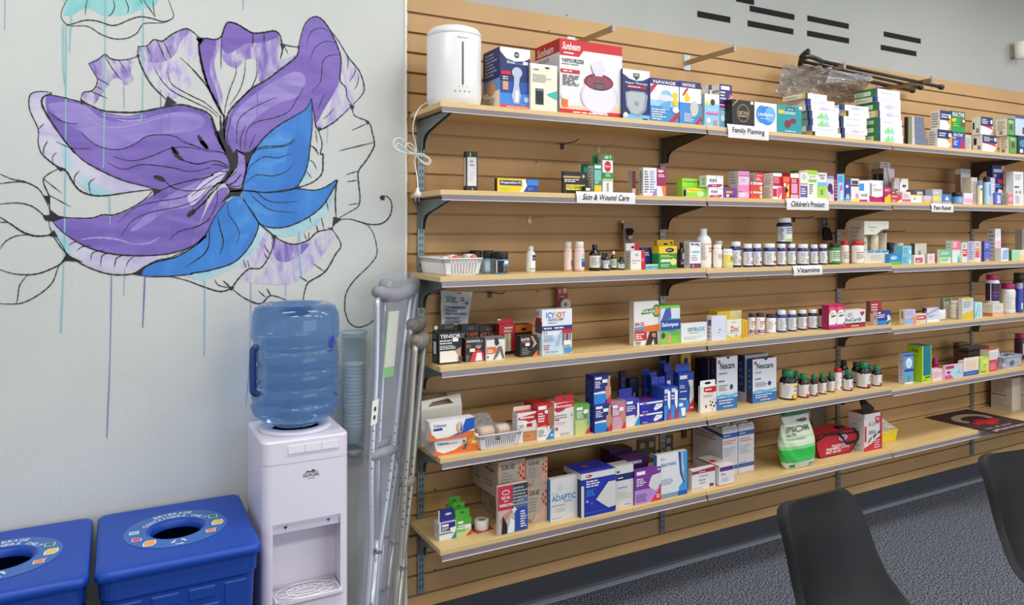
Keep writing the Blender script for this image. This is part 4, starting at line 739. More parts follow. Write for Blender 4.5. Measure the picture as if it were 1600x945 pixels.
carton(BX, 'grey and pink carton low beside the tall white one', 'box', K, 1566.5, 1575, 1583, 301, .03, '#C8C4BC', 'r 0 .1 1 .9 #E0808C;e .5 .5 .3 .2 k', 'l .1 .1 .9 .9 s 6', dmax=.04)
carton(BX, 'tall plain white carton near the right edge', 'box', K, None, 1583.5, 1599, 267.8, .03, '#EAEAEA', 'l .15 .75 .85 .92 s 3;l .1 .5 .8 .6 D 1;e .3 .4 .1 .04 s;e .65 .4 .1 .04 s;l .2 .05 .7 .3 d 4', depth=.04)
carton(BX, 'pale carton cut off by the right picture edge on the second shelf', 'box', K, None, 1600.5, 1618, 305, .02, '#DCDAD6', 'l .1 .2 .9 .8 s 4', depth=.04)

# ================= third shelf =================
K = 2
bottle('baby_wash_bottle', 'small white bottle with a navy label, alone near the mural end', 'bottle', K, 822, 836.6, 384.6, .10, 'tall', 'w', 'w', 'w', 'r .45 .62 .98 1 N;l .5 .7 .9 .85 Q 1;r .2 0 .8 .08 #78C8A0')
PB = 'r .45 .12 1 .42 #3A4498;r .45 .42 1 .62 #4A98D0;l .5 .7 .95 .9 #C8A8B0 2'
bottle('stomach_remedy_bottle', 'pale pink bottle with white cap, left and farther back of the pair', 'bottle', K, 881, 894, 378, .075, 'pill', '#E8C8BC', '#D8D4D0', '#EBD4CC', 'r .6 .15 .9 .5 #5A60A0')
bottle('stomach_remedy_bottle', 'pale pink bottle with white cap and blue label, right one of the pair', 'bottle', K, 892, 907.5, 377.8, .045, 'pill', '#E8C8BC', '#E4E0DC', '#F0DCD6', PB)
bottle('syrup_bottle', 'tall dark brown glass bottle with a white label', 'bottle', K, 920, 938.3, 382, .05, 'brown', '#1E1210', 'K', '#E0DEDC', 'r .55 .25 .95 .85 #A8A8C8;l .1 .2 .5 .85 s 7;r .6 .08 .95 .16 K')
bottle('syrup_bottle', 'small dark bottle half hidden behind the blue labelled one', 'bottle', K, 938.6, 946, 394.6, .10, 'brown', '#1E1210', 'K', '#B8B4B4')
bottle('syrup_bottle', 'small dark bottle with a blue and white label', 'bottle', K, 942, 952.8, 395.5, .05, 'brown', '#221614', 'K', '#D8DCEC', 'r .5 .1 .9 .5 n;l .1 .6 .9 .9 s 2')
bottle('syrup_bottle', 'small brown bottle with a white cap', 'bottle', K, 953.4, 963.8, 392.6, .075, 'brown', '#2A1A16', '#E8E8E4', '#DCDED6', 'l .1 .2 .9 .9 G 4')
bottle('syrup_bottle', 'smallest dark bottle with a green and white label', 'bottle', K, 965.2, 976, 401, .06, 'brown', '#1E1614', 'K', '#D8E0DC', 'r 0 .7 1 1 #1F7A5A;l .2 .2 .8 .6 s 3')
carton(BX, 'white and red carton with a hang hole, back one of the pair', 'box', K, 977, 978, 999, 380.3, .10, '#E6E2E0', 'r .64 0 1 1 R;e .5 .85 .12 .05 K', dmax=.02)
carton(BX, 'white carton with a red right side in front of its taller twin', 'box', K, 978, 985.5, 1008, 391.8, .05, '#E4E2E2', 'r .72 0 1 1 R;t .1 .42 .66 .52 s ROCA;l .1 .3 .4 .36 R 1;l .3 .7 .6 .85 s 2;l .75 .4 .95 .6 k 2', 'r 0 0 1 1 S;l .2 .1 .8 .9 s 5', dmax=.045)
carton(BX, 'navy carton standing at the back beside the upright', 'box', K, 1001, 1002, 1024, 387, .10, '#2C3276', 'l .1 .6 .7 .8 w 2;r .7 .9 .95 .95 q', dmax=.03)
carton(BX, 'low light blue and yellow carton lying in front of the navy one', 'box', K, None, 1009.2, 1028.5, 413.3, .045, '#6FC0E0', 'r 0 .8 1 1 y;l .1 .2 .7 .6 B 2;r .7 .3 1 .6 b', depth=.03)
carton('sleep_aid_box', 'yellow topped carton half hidden at the back', 'box', K, None, 1026.8, 1052.7, 375, .12, '#E8B818', 'e .5 .85 .12 .04 K;e .85 .9 .05 .04 K', depth=.02)
carton('sleep_aid_box', 'yellow and green carton with an oval emblem', 'box', K, None, 1029.7, 1057.6, 384.7, .045, '#2A9040', 'r 0 .68 1 1 #F0C81C;e .6 .82 .25 .1 #182038;l .45 .8 .75 .85 w 1;l .1 .5 .9 .62 y 2;r .1 .3 .65 .42 #D8E8D8;e .8 .3 .18 .15 #E4DC80;l .1 .08 .7 .22 #C8E8C0 2', 'r 0 0 1 .68 G;r 0 .68 1 1 #D8B818', depth=.045)
bottle('supplement_bottle', 'black bottle with a purple banded label and a picture of legs', 'bottle', K, 1057.8, 1071.8, 379, .07, 'brown', '#1C1A22', 'K', '#2A2632', 'r .3 .5 .8 1 #C8B8A8;r 0 .3 1 .42 P;l .2 .05 .9 .25 q 2')
carton('magnesium_box', 'white carton with a purple base', 'box', K, 1062.8, 1077.8, 1094.7, 376.8, .035, '#F0F0F2', 't .12 .8 .9 .93 #3A3A50 M-Mg;r 0 .96 1 1 P;r .2 .56 .9 .64 #8CC8E0;l .15 .25 .9 .5 d 3;r 0 0 1 .17 #4A3A6A;e .3 .08 .12 .06 O;e .7 .08 .12 .06 R', 'r 0 0 1 1 #D4D6D8;l .2 .1 .8 .9 s 12', dmax=.07)
bottle('liquid_bottle', 'big plain white round shouldered bottle with a peach label', 'bottle', K, 1086, 1111.6, 357.2, .06, 'round', '#F2F2F0', '#F4F4F4', '#F0E8E0', 'p F .4 0 1 0 .9 .35 .7 .25;l .05 .2 .4 .9 s 7;l .5 .55 .9 .85 O 2;r 0 .96 1 1 F')
bottle('supplement_bottle', 'small white bottle with peach base beside the big white one', 'bottle', K, 1112.6, 1127.4, 382.6, .045, 'wide', '#F0EEEA', '#F4F4F4', '#F0E8E2', 'p F .2 0 1 0 .9 .4 .5 .3;l .3 .5 .9 .85 s 3')
bottle('supplement_bottle', 'dark bottle with white cap half hidden behind the peach one', 'bottle', K, 1113, 1130, 376.2, .13, 'pill', '#20242A', '#ECECEA', '#C8CCD0')
bottle('supplement_bottle', 'cream tub with a yellow label', 'tub', K, 1128.3, 1144.8, 389, .025, 'wide', '#EEEADC', '#F2F2EE', '#E4DC8C', 'r .1 .5 .45 .9 y;t .45 .55 .95 .85 K EGF;l .4 .4 .95 .5 D 1;r 0 .05 1 .12 #D0CC70')
NV = 'l .08 .1 .4 .9 s 8;l .5 .6 .95 .95 n 3;'
def nav(desc, x0, x1, acc, yt=381, sb=.035, cat='bottle', **kw):
    bottle('vitamin_bottle', desc, cat, K, x0, x1, yt, sb, 'pill', '#28306E', '#ECECEC', '#E4E6EA', NV + ('r .45 .12 .98 .3 ' + acc if acc else 'l .4 .1 .9 .4 s 2'), group='navy vitamin bottles on the third shelf', **kw)
nav('navy vitamin bottle with white label, leftmost and slightly taller', 1140, 1158.3, '', 377.5, .06)
nav('navy vitamin bottle with a pink mark, first of the row', 1159, 1174.3, 'm'); nav('navy vitamin bottle with a magenta mark, second of the row', 1175.3, 1190.2, 'M')
nav('wider navy vitamin bottle with a red mark', 1191.8, 1212.3, 'R', 380.6, .025)
nav('navy vitamin bottle with a green mark, right of the red marked one', 1213.6, 1228.4, '#7CC860'); nav('navy vitamin bottle with a green mark, under the single bottle on top, at its right', 1229.4, 1243.6, '#7CC860')
nav('navy vitamin bottle above the left end of the Vitamins sign', 1244.6, 1264, '', 381.4, .03); nav('navy vitamin bottle above the middle of the Vitamins sign', 1265.4, 1278.4, '#A8C860', 382, .035); nav('navy vitamin bottle above the right end of the Vitamins sign', 1279.4, 1293, '#7CC860', 381.5, .035)
z1 = max(u[6] for u in USED if u[0] == 2 and 1.0 < (u[1] + u[2]) / 2 < 2.0 and u[6] < SZ[2][1] + .14 and abs(u[1] - wx(1214, -.25)) < .05)
bottle('vitamin_bottle', 'large navy vitamin bottle standing alone on top of the row', 'bottle', K, 1212.4, 1237.8, 340.4, .045, 'pill', '#232A60', '#E8E8E6', '#E4E6E4', 'l .02 .1 .2 .9 D 8;l .3 .5 .8 .95 n 3;r .25 .04 .8 .18 L;e .85 .3 .08 .08 k', base=z1 + .001)
bottle('supplement_bottle', 'green bottle with dark cap right of the Vitamins row', 'bottle', K, 1294.3, 1313, 380, .03, 'pill', '#3A7A2E', '#1C2A20', '#C8DCC4', 'l .1 .3 .9 .9 #5A8A5A 4;r .0 0 1 .12 G;r .7 .6 .95 .9 #7CB860')
RC = 'r .6 .25 .95 .45 #F0A060;r .1 .65 .9 .7 R;l .1 .2 .6 .6 s 4;p r .85 .1 .98 .1 .98 .4'
bottle('supplement_bottle', 'white bottle with a red cap, farther back of its pair', 'bottle', K, 1312.6, 1326.8, 376.6, .075, 'wide', '#F0EDE6', '#C8202C', '#EDE4DC', RC)
bottle('supplement_bottle', 'white bottle with a red cap, nearer one of its pair', 'bottle', K, 1326, 1346, 376.8, .03, 'wide', '#F2EFE8', '#C8202C', '#EEE8E4', RC)
carton(BX, 'small blue and green carton by the shelf joint', 'box', K, None, 1389.6, 1407.8, 397, .012, '#2F86D0', 'r 0 0 1 .32 #5FBE4A;e .4 .65 .3 .2 #8CC8F0;l .1 .5 .5 .7 w 2', depth=.04)
bottle('cream_jar', 'dark brown glass jar at the back right of the bath set', 'jar', K, 1383.5, 1396, 379, .15, 'jar', '#2A1C1A', '#1C1614', '#3A2A28')
bottle('cream_jar', 'white tub behind the teal cartons', 'jar', K, 1396.5, 1411.5, 379.5, .13, 'jar', '#C8C8BC', '#E4E8EC', '#D4D4C8')
TE = 'l .1 .1 .7 .8 #3A90A8 4;r .75 .1 .9 .5 w'
carton(BX, 'light teal carton, lower of its pair', 'box', K, None, 1409, 1424.5, 398.2, .018, '#7CC4D8', TE, depth=.05); z1 = USED[-1][6]
carton(BX, 'light teal carton, upper of its pair', 'box', K, None, 1410.5, 1424.5, 384.2, .02, '#86CCDC', TE, base=z1 + .0006, depth=.05)
carton(BX, 'small white carton with a red panel', 'box', K, None, 1428.5, 1444.3, 398.8, .018, '#EDE8E8', 'r .1 .1 .85 .72 #C86068;l .2 .2 .6 .4 w 2', depth=.03)
carton(BX, 'grey topped beige carton raised at the back', 'box', K, 1422.5, 1429.5, 1447.8, 380.4, .10, '#D8D4C8', 'e .4 .5 .1 .15 s;l .1 .1 .9 .4 S 2', 'r 0 0 1 1 #5A5254', dmax=.05)
carton(BX, 'white carton with a pale pink panel', 'box', K, 1445.5, 1449.5, 1460.5, 396.6, .03, '#EAE2E8', 'r .15 0 .9 .9 #F0CCD0;l .2 .3 .8 .8 #D8A8B8 3', 'r 0 0 1 1 #D0C8CC', dmax=.04)
carton(BX, 'wide green and white carton', 'box', K, 1464.2, 1469, 1485.8, 390, .02, '#CFE8CC', 'r 0 .42 1 1 #68C08C;l .1 .6 .9 .85 w 3;l .1 .1 .8 .35 s 2', 'r 0 0 1 1 #E4E8D8', dmax=.05)
carton(BX, 'pink topped white carton behind the green one', 'box', K, 1478, 1487.8, 1500.3, 376.2, .035, '#DCE8E4', 'r 0 .58 1 1 #E87890;l .1 .68 .8 .95 w 3;p t .6 0 1 0 .8 .4', 'l .1 .1 .9 .9 #B8C0B4 6', dmax=.06)
carton(BX, 'white carton with bold red bars', 'box', K, None, 1501, 1511.4, 379.2, .025, '#DDE2D8', 'r .12 .3 .9 .66 #D83038;l .15 .4 .85 .6 w 2;l .2 .72 .8 .92 G 2', depth=.05)
carton(BX, 'lilac carton with upright lettering', 'box', K, None, 1512.6, 1522.2, 377.2, .025, '#C4BEDC', 'l .15 .1 .85 .95 #6A609A 8;p y .5 0 1 0 1 .2', depth=.05)
carton(BX, 'orange and pink carton right of the lilac one', 'box', K, None, 1523, 1532.4, 377.2, .025, '#E0DCE0', 'r .1 .5 .8 .68 o;r .1 .2 .8 .5 #E0607C;l .2 .75 .8 .95 s 2', depth=.05)
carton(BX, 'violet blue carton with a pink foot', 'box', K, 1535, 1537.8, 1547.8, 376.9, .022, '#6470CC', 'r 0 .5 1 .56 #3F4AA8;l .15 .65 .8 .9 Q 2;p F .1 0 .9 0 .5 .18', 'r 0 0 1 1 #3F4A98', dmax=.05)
carton(BX, 'tall white carton with pink smudge, back of the right section', 'box', K, 1542.8, 1555, 1563.8, 357.2, .06, '#F0EEF4', 'r .1 .4 .9 .62 #F0B0D4;l .2 .7 .8 .9 q 3', 'r 0 0 1 1 #D0CEC8;l .15 .1 .9 .95 s 7', dmax=.05)
carton(BX, 'white and light blue tub carton', 'box', K, None, 1564.2, 1576, 387.6, .025, '#E8ECF4', 'p #A0B8E8 .1 .1 .9 .1 .95 .9 .3 .8', depth=.05)
carton(BX, 'pale green carton with a dark green side', 'box', K, 1575.5, 1580.8, 1592.8, 390.6, .02, '#C0E4BC', 'r .1 .1 .9 .8 #A8D8C8;r 0 0 1 .2 #A8DC80', 'r 0 0 1 1 #2F7A48', dmax=.04)
carton(BX, 'cream carton at the right picture edge on the third shelf', 'box', K, None, 1593.4, 1612, 390.8, .02, '#EDE8CC', 'r 0 0 .6 .5 #F0D890', depth=.04)
carton(BX, 'tall grey carton at the back by the right picture edge', 'box', K, None, 1597, 1612, 358, .14, '#A8A49C', 'l .1 .5 .9 .9 s 4', depth=.04)
# ================= fourth shelf =================
K = 3
carton('bandage_box', 'black box reading TENSOR with a hang tab, nearest the mural end', 'box', K, 673.7, 685.7, 721, 520.6, 570.3, 'K', 't .06 .82 .96 .94 w TENSOR;l .04 .62 .66 .78 W 2;l .04 .46 .75 .6 W 3;r .6 .7 .85 .82 w;r .04 .06 .97 .42 #E4E0D4;p #F4EFE0 .04 .06 .7 .06 .85 .3 .6 .42 .04 .38;p H .7 .42 .97 .52 .97 .2 .85 .25;p #5A3A5A .85 .25 .97 .2 .97 .06 .85 .06;r .9 .02 .98 .09 R',
       'r .2 .3 .6 .7 W;l .15 .05 .8 .25 s 3;l .15 .78 .85 .95 s 3', tab=('K', .2, 1.0, 'e .16 .5 .09 .35 #E8D080;r .55 .2 .95 .8 D'), dmax=.06)
carton('tape_box', 'black box reading KT TAPE, left one behind the TENSOR box', 'box', K, None, 721.6, 748.9, 508.4, .16, 'K', 'e .5 .88 .22 .05 #5A4A40;t -.02 .6 .16 .74 #D8D0C8 KT;t .24 .6 .9 .74 O TAPE;l .2 .45 .9 .52 W 1', depth=.04)
carton('tape_box', 'black box reading KT TAPE, right one behind the runner box', 'box', K, None, 749.8, 779, 509, .16, 'K', 'e .5 .86 .22 .05 #6A4030;t .05 .6 .36 .74 O KT;t .42 .6 .95 .74 #8A7A72 TAPE;r .8 .9 .9 .96 w', depth=.04)
carton('brace_box', 'dark brace box picturing a man in a blue cap', 'box', K, 723, 727, 757.9, 529.5, 566, '#2A2A2C', 'l .06 .82 .9 .93 w 2;l .05 .6 .35 .75 O 3;e .66 .66 .14 .13 H;r .5 .68 .84 .78 #2A4478;p r .25 .02 .95 .02 .9 .36 .7 .48 .55 .48 .35 .34;p w .5 .02 .85 .02 .8 .36 .58 .36;r .22 .42 .48 .56 w;l .04 .05 .24 .3 s 4', 'r 0 0 1 1 K', top='r 0 0 1 1 #5A5654', dmax=.05)
carton('brace_box', 'white brace box picturing a runner, with an orange arrow', 'box', K, None, 758.5, 788.8, 528.8, 564, '#E8E6E4', 'r 0 .92 1 1 #6A6460;p #2E2828 .45 .98 .62 .98 .7 .7 .5 .62 .42 .78;p H .62 .6 .85 .62 .95 .1 .85 .08 .7 .4;p #6A6664 .6 .6 .8 .6 .62 .2 .45 .03 .35 .03 .5 .3;p #6A6664 .7 .5 .85 .5 .98 .05 .88 .03;p O .02 .3 .45 .3 .62 .46 .45 .6 .02 .6;l .05 .34 .4 .5 w 2;r .03 .12 .1 .2 K', top='r 0 0 1 1 #8A8480', depth=.05)
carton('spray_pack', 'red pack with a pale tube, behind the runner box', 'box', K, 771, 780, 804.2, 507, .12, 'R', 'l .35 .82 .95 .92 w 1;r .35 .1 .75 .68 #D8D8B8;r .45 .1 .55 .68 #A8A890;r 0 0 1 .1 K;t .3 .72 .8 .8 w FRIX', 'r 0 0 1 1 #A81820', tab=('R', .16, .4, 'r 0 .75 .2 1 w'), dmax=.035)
carton('tape_box', 'orange and black tape box behind the black blister box', 'box', K, None, 805, 831.5, 507.8, .15, 'K', 'r 0 .72 1 1 O;e .5 .82 .15 .06 K;l .2 .5 .9 .64 w 1;l .1 .36 .9 .46 o 1', depth=.04)
carton('blister_box', 'black box with orange corner and a pictured toe', 'box', K, 804.5, 812.8, 839.4, 525.7, 558.5, 'K', 't .06 .78 .56 .9 w BLISTER;l .1 .66 .6 .76 O 1;p F .62 .98 .72 .98 .98 .6 .7 .38 .8 .65;r .3 .52 .55 .66 w;p O .7 0 1 0 1 .28;l .1 .1 .6 .45 s 4', top='r 0 0 1 1 #3A3230', dmax=.05)
carton('heat_wrap_box', 'tall white and pale blue box reading ICY HOT', 'box', K, 836.3, 847, 893.6, 484.6, 556, '#E6ECF2', 'p #C4DCEC 0 0 1 0 1 .5 0 .35;t .13 .81 .42 .94 B ICY;t .44 .81 .60 .94 o HO;t .5 .81 .78 .94 O OT;i .2 .74 .7 .80 D PATCH 3 PPP;l .2 .69 .6 .72 B 1;r 0 .54 1 .64 V;l .05 .56 .35 .62 w 1;l .4 .56 .9 .62 w 1;r .66 .46 1 .55 R;t .05 .46 .15 .52 D 11;l .05 .3 .45 .45 d 3;p #B8C0C8 .45 .2 .6 .5 .66 .5 .55 .2;r .68 .2 .95 .45 #5A5458;r .72 .02 .78 .45 #B8A098;r .86 .02 .92 .45 #B8A098;r .7 .2 .95 .3 w;l .05 .12 .3 .24 r 3;r .75 .03 .98 .14 #3F98DC;l .1 .04 .6 .1 d 1',
       'r 0 .48 1 .74 #5A5254;r .1 .72 .9 .82 R;l .1 .1 .9 .4 d 4;r 0 .85 .6 .95 #C8B898', dmax=.06)
carton('patch_box', 'tall white, orange and red box reading RUB A535 BACK', 'box', K, 983.3, 990.5, 1029.3, 471.9, 540.8, '#E6E4DE', 'p G .28 .70 .92 .73 .95 .84 .34 .81;t .33 .73 .88 .81 w RUB-A535;e .9 .77 .16 .15 G;e .9 .77 .11 .10 o;p G .28 .70 .85 .73 .88 .82 .34 .81;t .33 .735 .84 .80 w RUB-A535;t .04 .45 .42 .53 R BACK;p O .1 .42 1 .46 1 .3 .1 .3;r .02 .35 .4 .42 #5A94D0;r .02 .3 .4 .35 #B85038;r .02 .12 .5 .3 R;l .05 .14 .45 .28 w 3;p #2E2622 .62 .3 .92 .3 .95 0 .82 0 .78 .16 .68 0 .45 0;p H .7 .26 .85 .26 .85 .16 .72 .18;r .05 .03 .25 .09 s', 'r 0 0 1 1 #D4CCC0', dmax=.04)
carton('patch_box', 'green and blue box reading Salonpas', 'box', K, None, 1030, 1062.4, 478.5, 538, '#D0DCE8', 'r 0 .93 1 1 g;p #4A58A8 .03 .62 .25 .92 .5 .95 .55 .7 .45 .6 .3 .62 .2 .55;l .55 .65 .95 .92 w 6;p g 0 0 1 0 1 .4 .5 .36 0 .42;p T 0 .33 .5 .3 1 .38 1 .64 .5 .66 0 .6;r 0 .36 1 .62 #2446A0;t .04 .42 .9 .56 w Salonpas;e .12 .22 .1 .08 D;p F .25 .05 .45 .02 .6 .2 .4 .26;l .5 .2 .95 .34 #6A9A6A 3', top='r 0 0 1 1 g', depth=.04)
carton(BX, 'wide low white carton with black and teal wording', 'box', K, 1060.5, 1064.5, 1104.6, 506, 535.3, '#E2E8E8', 't .25 .55 .62 .75 #1F3A48 DENTEK;t .62 .52 .9 .75 #3A9CB8 ADVE;l .3 .42 .8 .5 s 1;l .1 .1 .9 .3 #B8CCC8 2', 'r 0 0 1 1 #D0DCD8', top='r 0 0 1 1 #E8ECEC', dmax=.05)
carton(BX, 'plain white carton with a purple stripe on its side, at the shelf joint', 'box', K, 1104.5, 1112.2, 1135, 494.4, 532.5, '#DEDCEA', 'l .35 .55 .75 .65 q 1;p #8A88A8 .45 .4 .55 .48 .65 .4;l .4 .28 .6 .34 s 1', 'r .25 .6 .85 .85 P;l .2 .1 .8 .55 #A88898 3', dmax=.05)
carton('zinc_box', 'yellow and white box reading Zinc', 'box', K, None, 1136, 1159, 500, 530.5, '#EAEAD8', 'p Y 0 0 1 0 1 .2 .6 .06 .3 .12 0 .25;t .22 .38 .78 .66 R Zinc;l .3 .82 .7 .9 #B89A68 1;l .1 .28 .9 .34 d 1;p G .5 .14 .7 .22 .6 .1', top='r 0 0 1 1 y', depth=.04)
carton(BX, 'amber yellow carton right of the zinc box', 'box', K, None, 1159.4, 1168, 500, 529.5, '#E8B420', 'l .2 .1 .8 .9 #C08A18 9', depth=.05)
carton(BX, 'yellow carton lying behind the zinc box', 'box', K, 1119, 1121, 1158.5, 487, .14, '#F0D030', 'r .1 .4 .3 .9 Y;r .5 0 1 1 #F0E8B0', depth=.06)
VP = 'r 0 0 1 .22 P;l .2 .04 .8 .2 k 1;e .5 .45 .3 .15 L;r .2 .8 .95 .88 r;l .2 .6 .8 .75 s 2'
bottle('vitamin_bottle', 'white bottle with purple cap, first right of the amber carton', 'bottle', K, 1168.6, 1180, 489.7, .07, 'wide', '#ECE8E8', '#3A2A4A', '#F0ECE8', VP)
bottle('vitamin_bottle', 'white bottle with purple cap and yellow fruit mark, second of three', 'bottle', K, 1180.2, 1195, 489.2, .05, 'wide', '#F0ECEA', '#3A2A4A', '#F2EEEA', VP)
bottle('vitamin_bottle', 'white bottle with purple cap and violet fruit mark, third of three', 'bottle', K, 1195.8, 1212.6, 490.8, .05, 'wide', '#F0ECEA', '#34283E', '#F0EEEE', 'l .05 .2 .4 .9 s 7;e .8 .2 .18 .14 P;l .5 .6 .95 .85 D 2;l .6 .4 .95 .5 p 1')
NB = 'l .08 .1 .4 .9 s 8;l .5 .45 .95 .85 n 3;r .45 .1 .98 .24 '
bottle('vitamin_bottle', 'dark navy bottle with a white cap seen behind the blue lidded ones', 'bottle', K, 1211, 1226, 482.8, .13, 'pill', '#28306E', '#D8D8D4', '#E0E2E6')
bottle('vitamin_bottle', 'blue bottle with white cap and blue square mark', 'bottle', K, 1213, 1229.2, 484.8, .045, 'pill', '#28408E', '#ECECEA', '#DCE0E8', NB + 't;r .5 .75 .95 .95 #5A6AC0')
bottle('vitamin_bottle', 'blue bottle with white cap and teal mark', 'bottle', K, 1229.8, 1244.8, 484.8, .045, 'pill', '#283C8A', '#ECECEA', '#DEE2EA', NB + 't')
bottle('vitamin_bottle', 'navy bottle with white cap and pink mark', 'bottle', K, 1245.6, 1261, 483.8, .05, 'pill', '#1E2038', '#E8E8E6', '#E2E2E6', NB + '#D85A80')
bottle('vitamin_bottle', 'navy bottle with white cap and violet mark', 'bottle', K, 1261.6, 1277.3, 483, .05, 'pill', '#1E2038', '#E8E8E6', '#E2E2E8', NB + '#8A5AA8')
bottle('vitamin_bottle', 'dark green bottle with a black cap beside the magenta boxes', 'bottle', K, 1278, 1291.6, 482.4, .05, 'pill', '#1C241E', '#1E2A24', '#C8D0C8', 'r .4 .02 .98 .2 #4A6A3A;l .1 .3 .9 .9 s 4')
MG = 'r 0 .9 1 1 M;e .35 .82 .3 .1 O;p w 0 .62 .3 .78 .8 .78 1 .62 1 .2 0 .2;l .2 .55 .8 .7 s 2;p o .1 .52 .8 .52 .95 .6 .5 .48;r 0 0 1 .13 M;p m 0 .13 .5 .13 1 .3 1 .13'
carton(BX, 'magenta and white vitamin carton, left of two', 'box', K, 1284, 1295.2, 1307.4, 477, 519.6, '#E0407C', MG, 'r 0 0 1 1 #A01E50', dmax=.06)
carton(BX, 'magenta and white vitamin carton, right of two', 'box', K, None, 1307.8, 1319.8, 476, 518, '#E0407C', MG, depth=.06)
carton(BX, 'wide white and red carton with a heart', 'box', K, None, 1320.6, 1352, 485.5, 515.5, '#E6E6E6', 't .02 .36 .78 .56 #2A2A30 ReCardi;r 0 .2 1 .28 D;r 0 0 1 .2 R;l .1 .62 .5 .88 s 3;p R .72 .84 .78 .9 .84 .84 .9 .92 .96 .82 .84 .62;l .3 .05 .7 .15 w 1', top='r 0 0 1 1 #E8E6E0', depth=.04)
carton(BX, 'red and white carton standing back behind the violet one', 'box', K, 1353.4, 1359.6, 1377.5, 470.8, .12, '#C8A898', 'r 0 .45 1 1 #C83048;l .1 .55 .7 .9 w 3;r 0 0 1 .4 #B89888', 'r 0 0 1 1 #8A6A58', dmax=.04)
carton(BX, 'violet and blue carton on the shelf joint', 'box', K, 1364.6, 1371, 1391.4, 487, 511, '#3A3A98', 'r .05 .85 .25 .95 w;l .05 .5 .75 .8 w 2;r 0 0 .7 .32 #2F86D0;p W .7 .2 1 .35 1 .55 .8 .6;e .82 .6 .1 .12 W;p g .75 0 1 0 1 .3', 'r 0 0 1 1 #DCD8C8;r .3 .4 .6 .7 s', top='r 0 0 1 1 #2F2F78', dmax=.04)
carton(BX, 'lilac and cream carton with a pink corner', 'box', K, 1405.6, 1413.8, 1430.5, 484.4, 508, '#C8C0DC', 'l .1 .6 .9 .9 d 3;r 0 .05 .7 .42 #9AB4E4;p #F08890 .65 0 1 0 1 .5;e .75 .4 .12 .12 o', 'r 0 0 1 1 #E8DCB0;r .3 .4 .7 .9 s', dmax=.04)
carton(BX, 'small red and cream carton', 'box', K, None, 1431.5, 1447.5, 491, 506.5, '#E8D8C0', 'r .05 .4 .95 .85 #D84848;l .15 .5 .8 .75 w 1;e .3 .2 .1 .1 Y', depth=.03)
carton(BX, 'lavender carton with a dark side', 'box', K, 1441, 1448.2, 1467.5, 481.6, 503.8, '#D4DAEC', 'p #B8A0CC 0 .6 .5 .85 1 1 1 .9 .6 .7 0 .5;l .1 .3 .7 .5 s 2;r 0 0 1 .15 w', 'r 0 0 1 1 #4A2E50;r .6 .1 .9 .8 k', top='r 0 0 1 1 #B098C8', dmax=.045)
mbp = None
def pillow(name, label, k, x0, x1, yt, sb, col, th=.018, mark=None):
    Y = place(k, x0, sb); A = at(x0, yt, Y); X1 = wx(x1, Y); z = SZ[k][secof(A.x)]; W_ = X1 - A.x; H = A.z - z
    mb = MB(); n = 10; pts = []; 
    for sgn in (-1, 1):
        for j in range(n + 1):
            for i in range(n + 1):
                u, v = i / n, j / n; b = (math.sin(math.pi * u) * math.sin(math.pi * v)) ** .5
                pts.append(Vector((u * W_, th * .5 + sgn * th * .5 * b, v * H * (1 - .04 * math.sin(math.pi * u)))))
    m1 = (n + 1) ** 2; fs = []
    for sgn in (0, 1):
        for j in range(n):
            for i in range(n):
                a = sgn * m1 + j * (n + 1) + i; fs.append((a, a + 1, a + n + 2, a + n + 1))
    mb.mesh(pts, fs, cm(col, .3), True)
    if mark: decals(mb, mark, lambda u, v, e: Vector((u * W_, th * .5 - th * .5 * (math.sin(math.pi * u) * math.sin(math.pi * v)) ** .5 - e - .0005, v * H)))
    o = mb.build(name, fix=True); o.location = (A.x, Y, z + .0004); tag(o, label, 'packet'); USED.append((k, A.x, X1, Y, Y + th, z, z + H)); return o
pillow('sachet', 'small white pillow packet right of the lavender carton', 3, 1468.6, 1480.4, 483.8, 501, '#E4E6EE')
carton(BX, 'pale carton with a green top edge at the back', 'box', K, 1469, 1474.2, 1487.6, 466, .14, '#D8D4C8', 'r .1 .82 .9 .98 #3A9A60;l .2 .3 .8 .7 S 3', 'r 0 0 1 1 #A8B0A0', dmax=.04)
bottle('cream_jar', 'cream coloured tub of tablets left of the right upright', 'jar', K, 1481.6, 1500.6, 469.5, .03, 'pill', '#D8D6C4', '#DCDCCC', '#D4D2C0', 'l .2 .2 .9 .85 s 5')
carton(BX, 'white carton with a yellow lower half', 'box', K, 1497.5, 1503.6, 1520.8, 466.5, 499.5, '#D4D8D8', 'p Y 0 0 1 0 1 .42 .6 .34 .2 .3 0 .24;l .1 .55 .9 .85 s 3;e .5 .97 .3 .08 Y', 'r 0 0 1 1 #E2E0D4', top='r 0 0 1 1 #E8E8C8', dmax=.04)
carton(BX, 'pale teal carton with slanted lines', 'box', K, None, 1522.4, 1535, 473, 498.5, '#C8E4EA', 'p t .1 .1 .5 .9 .6 .9 .25 .1;p #8CC8C0 .5 .1 .75 .8 .8 .8 .65 .1;r 0 0 .06 1 #2A8A88', depth=.03)
carton(BX, 'long cream and orange carton in front of the pink capped bottle', 'box', K, 1535.8, 1551, 1568, 475.2, .012, '#DCDCCC', 'r 0 0 1 .3 #F0B090;l .1 .5 .9 .85 S 3', 'r 0 0 1 .25 #D87A38;l .1 .4 .9 .9 S 2', dmax=.07); zq = USED[-1][6]
bottle('supplement_bottle', 'white bottle with magenta cap and dark purple label, raised on the cream carton', 'bottle', K, 1539.5, 1562, 429.2, .025, 'wide', '#E8E8E8', '#B01868', '#3A1E48', 'r .0 0 .04 1 w;e .85 .45 .14 .25 p;e .8 .25 .1 .18 m;l .1 .2 .6 .6 #6A4A78 2;r .6 .8 .75 .9 k', base=zq + .001)
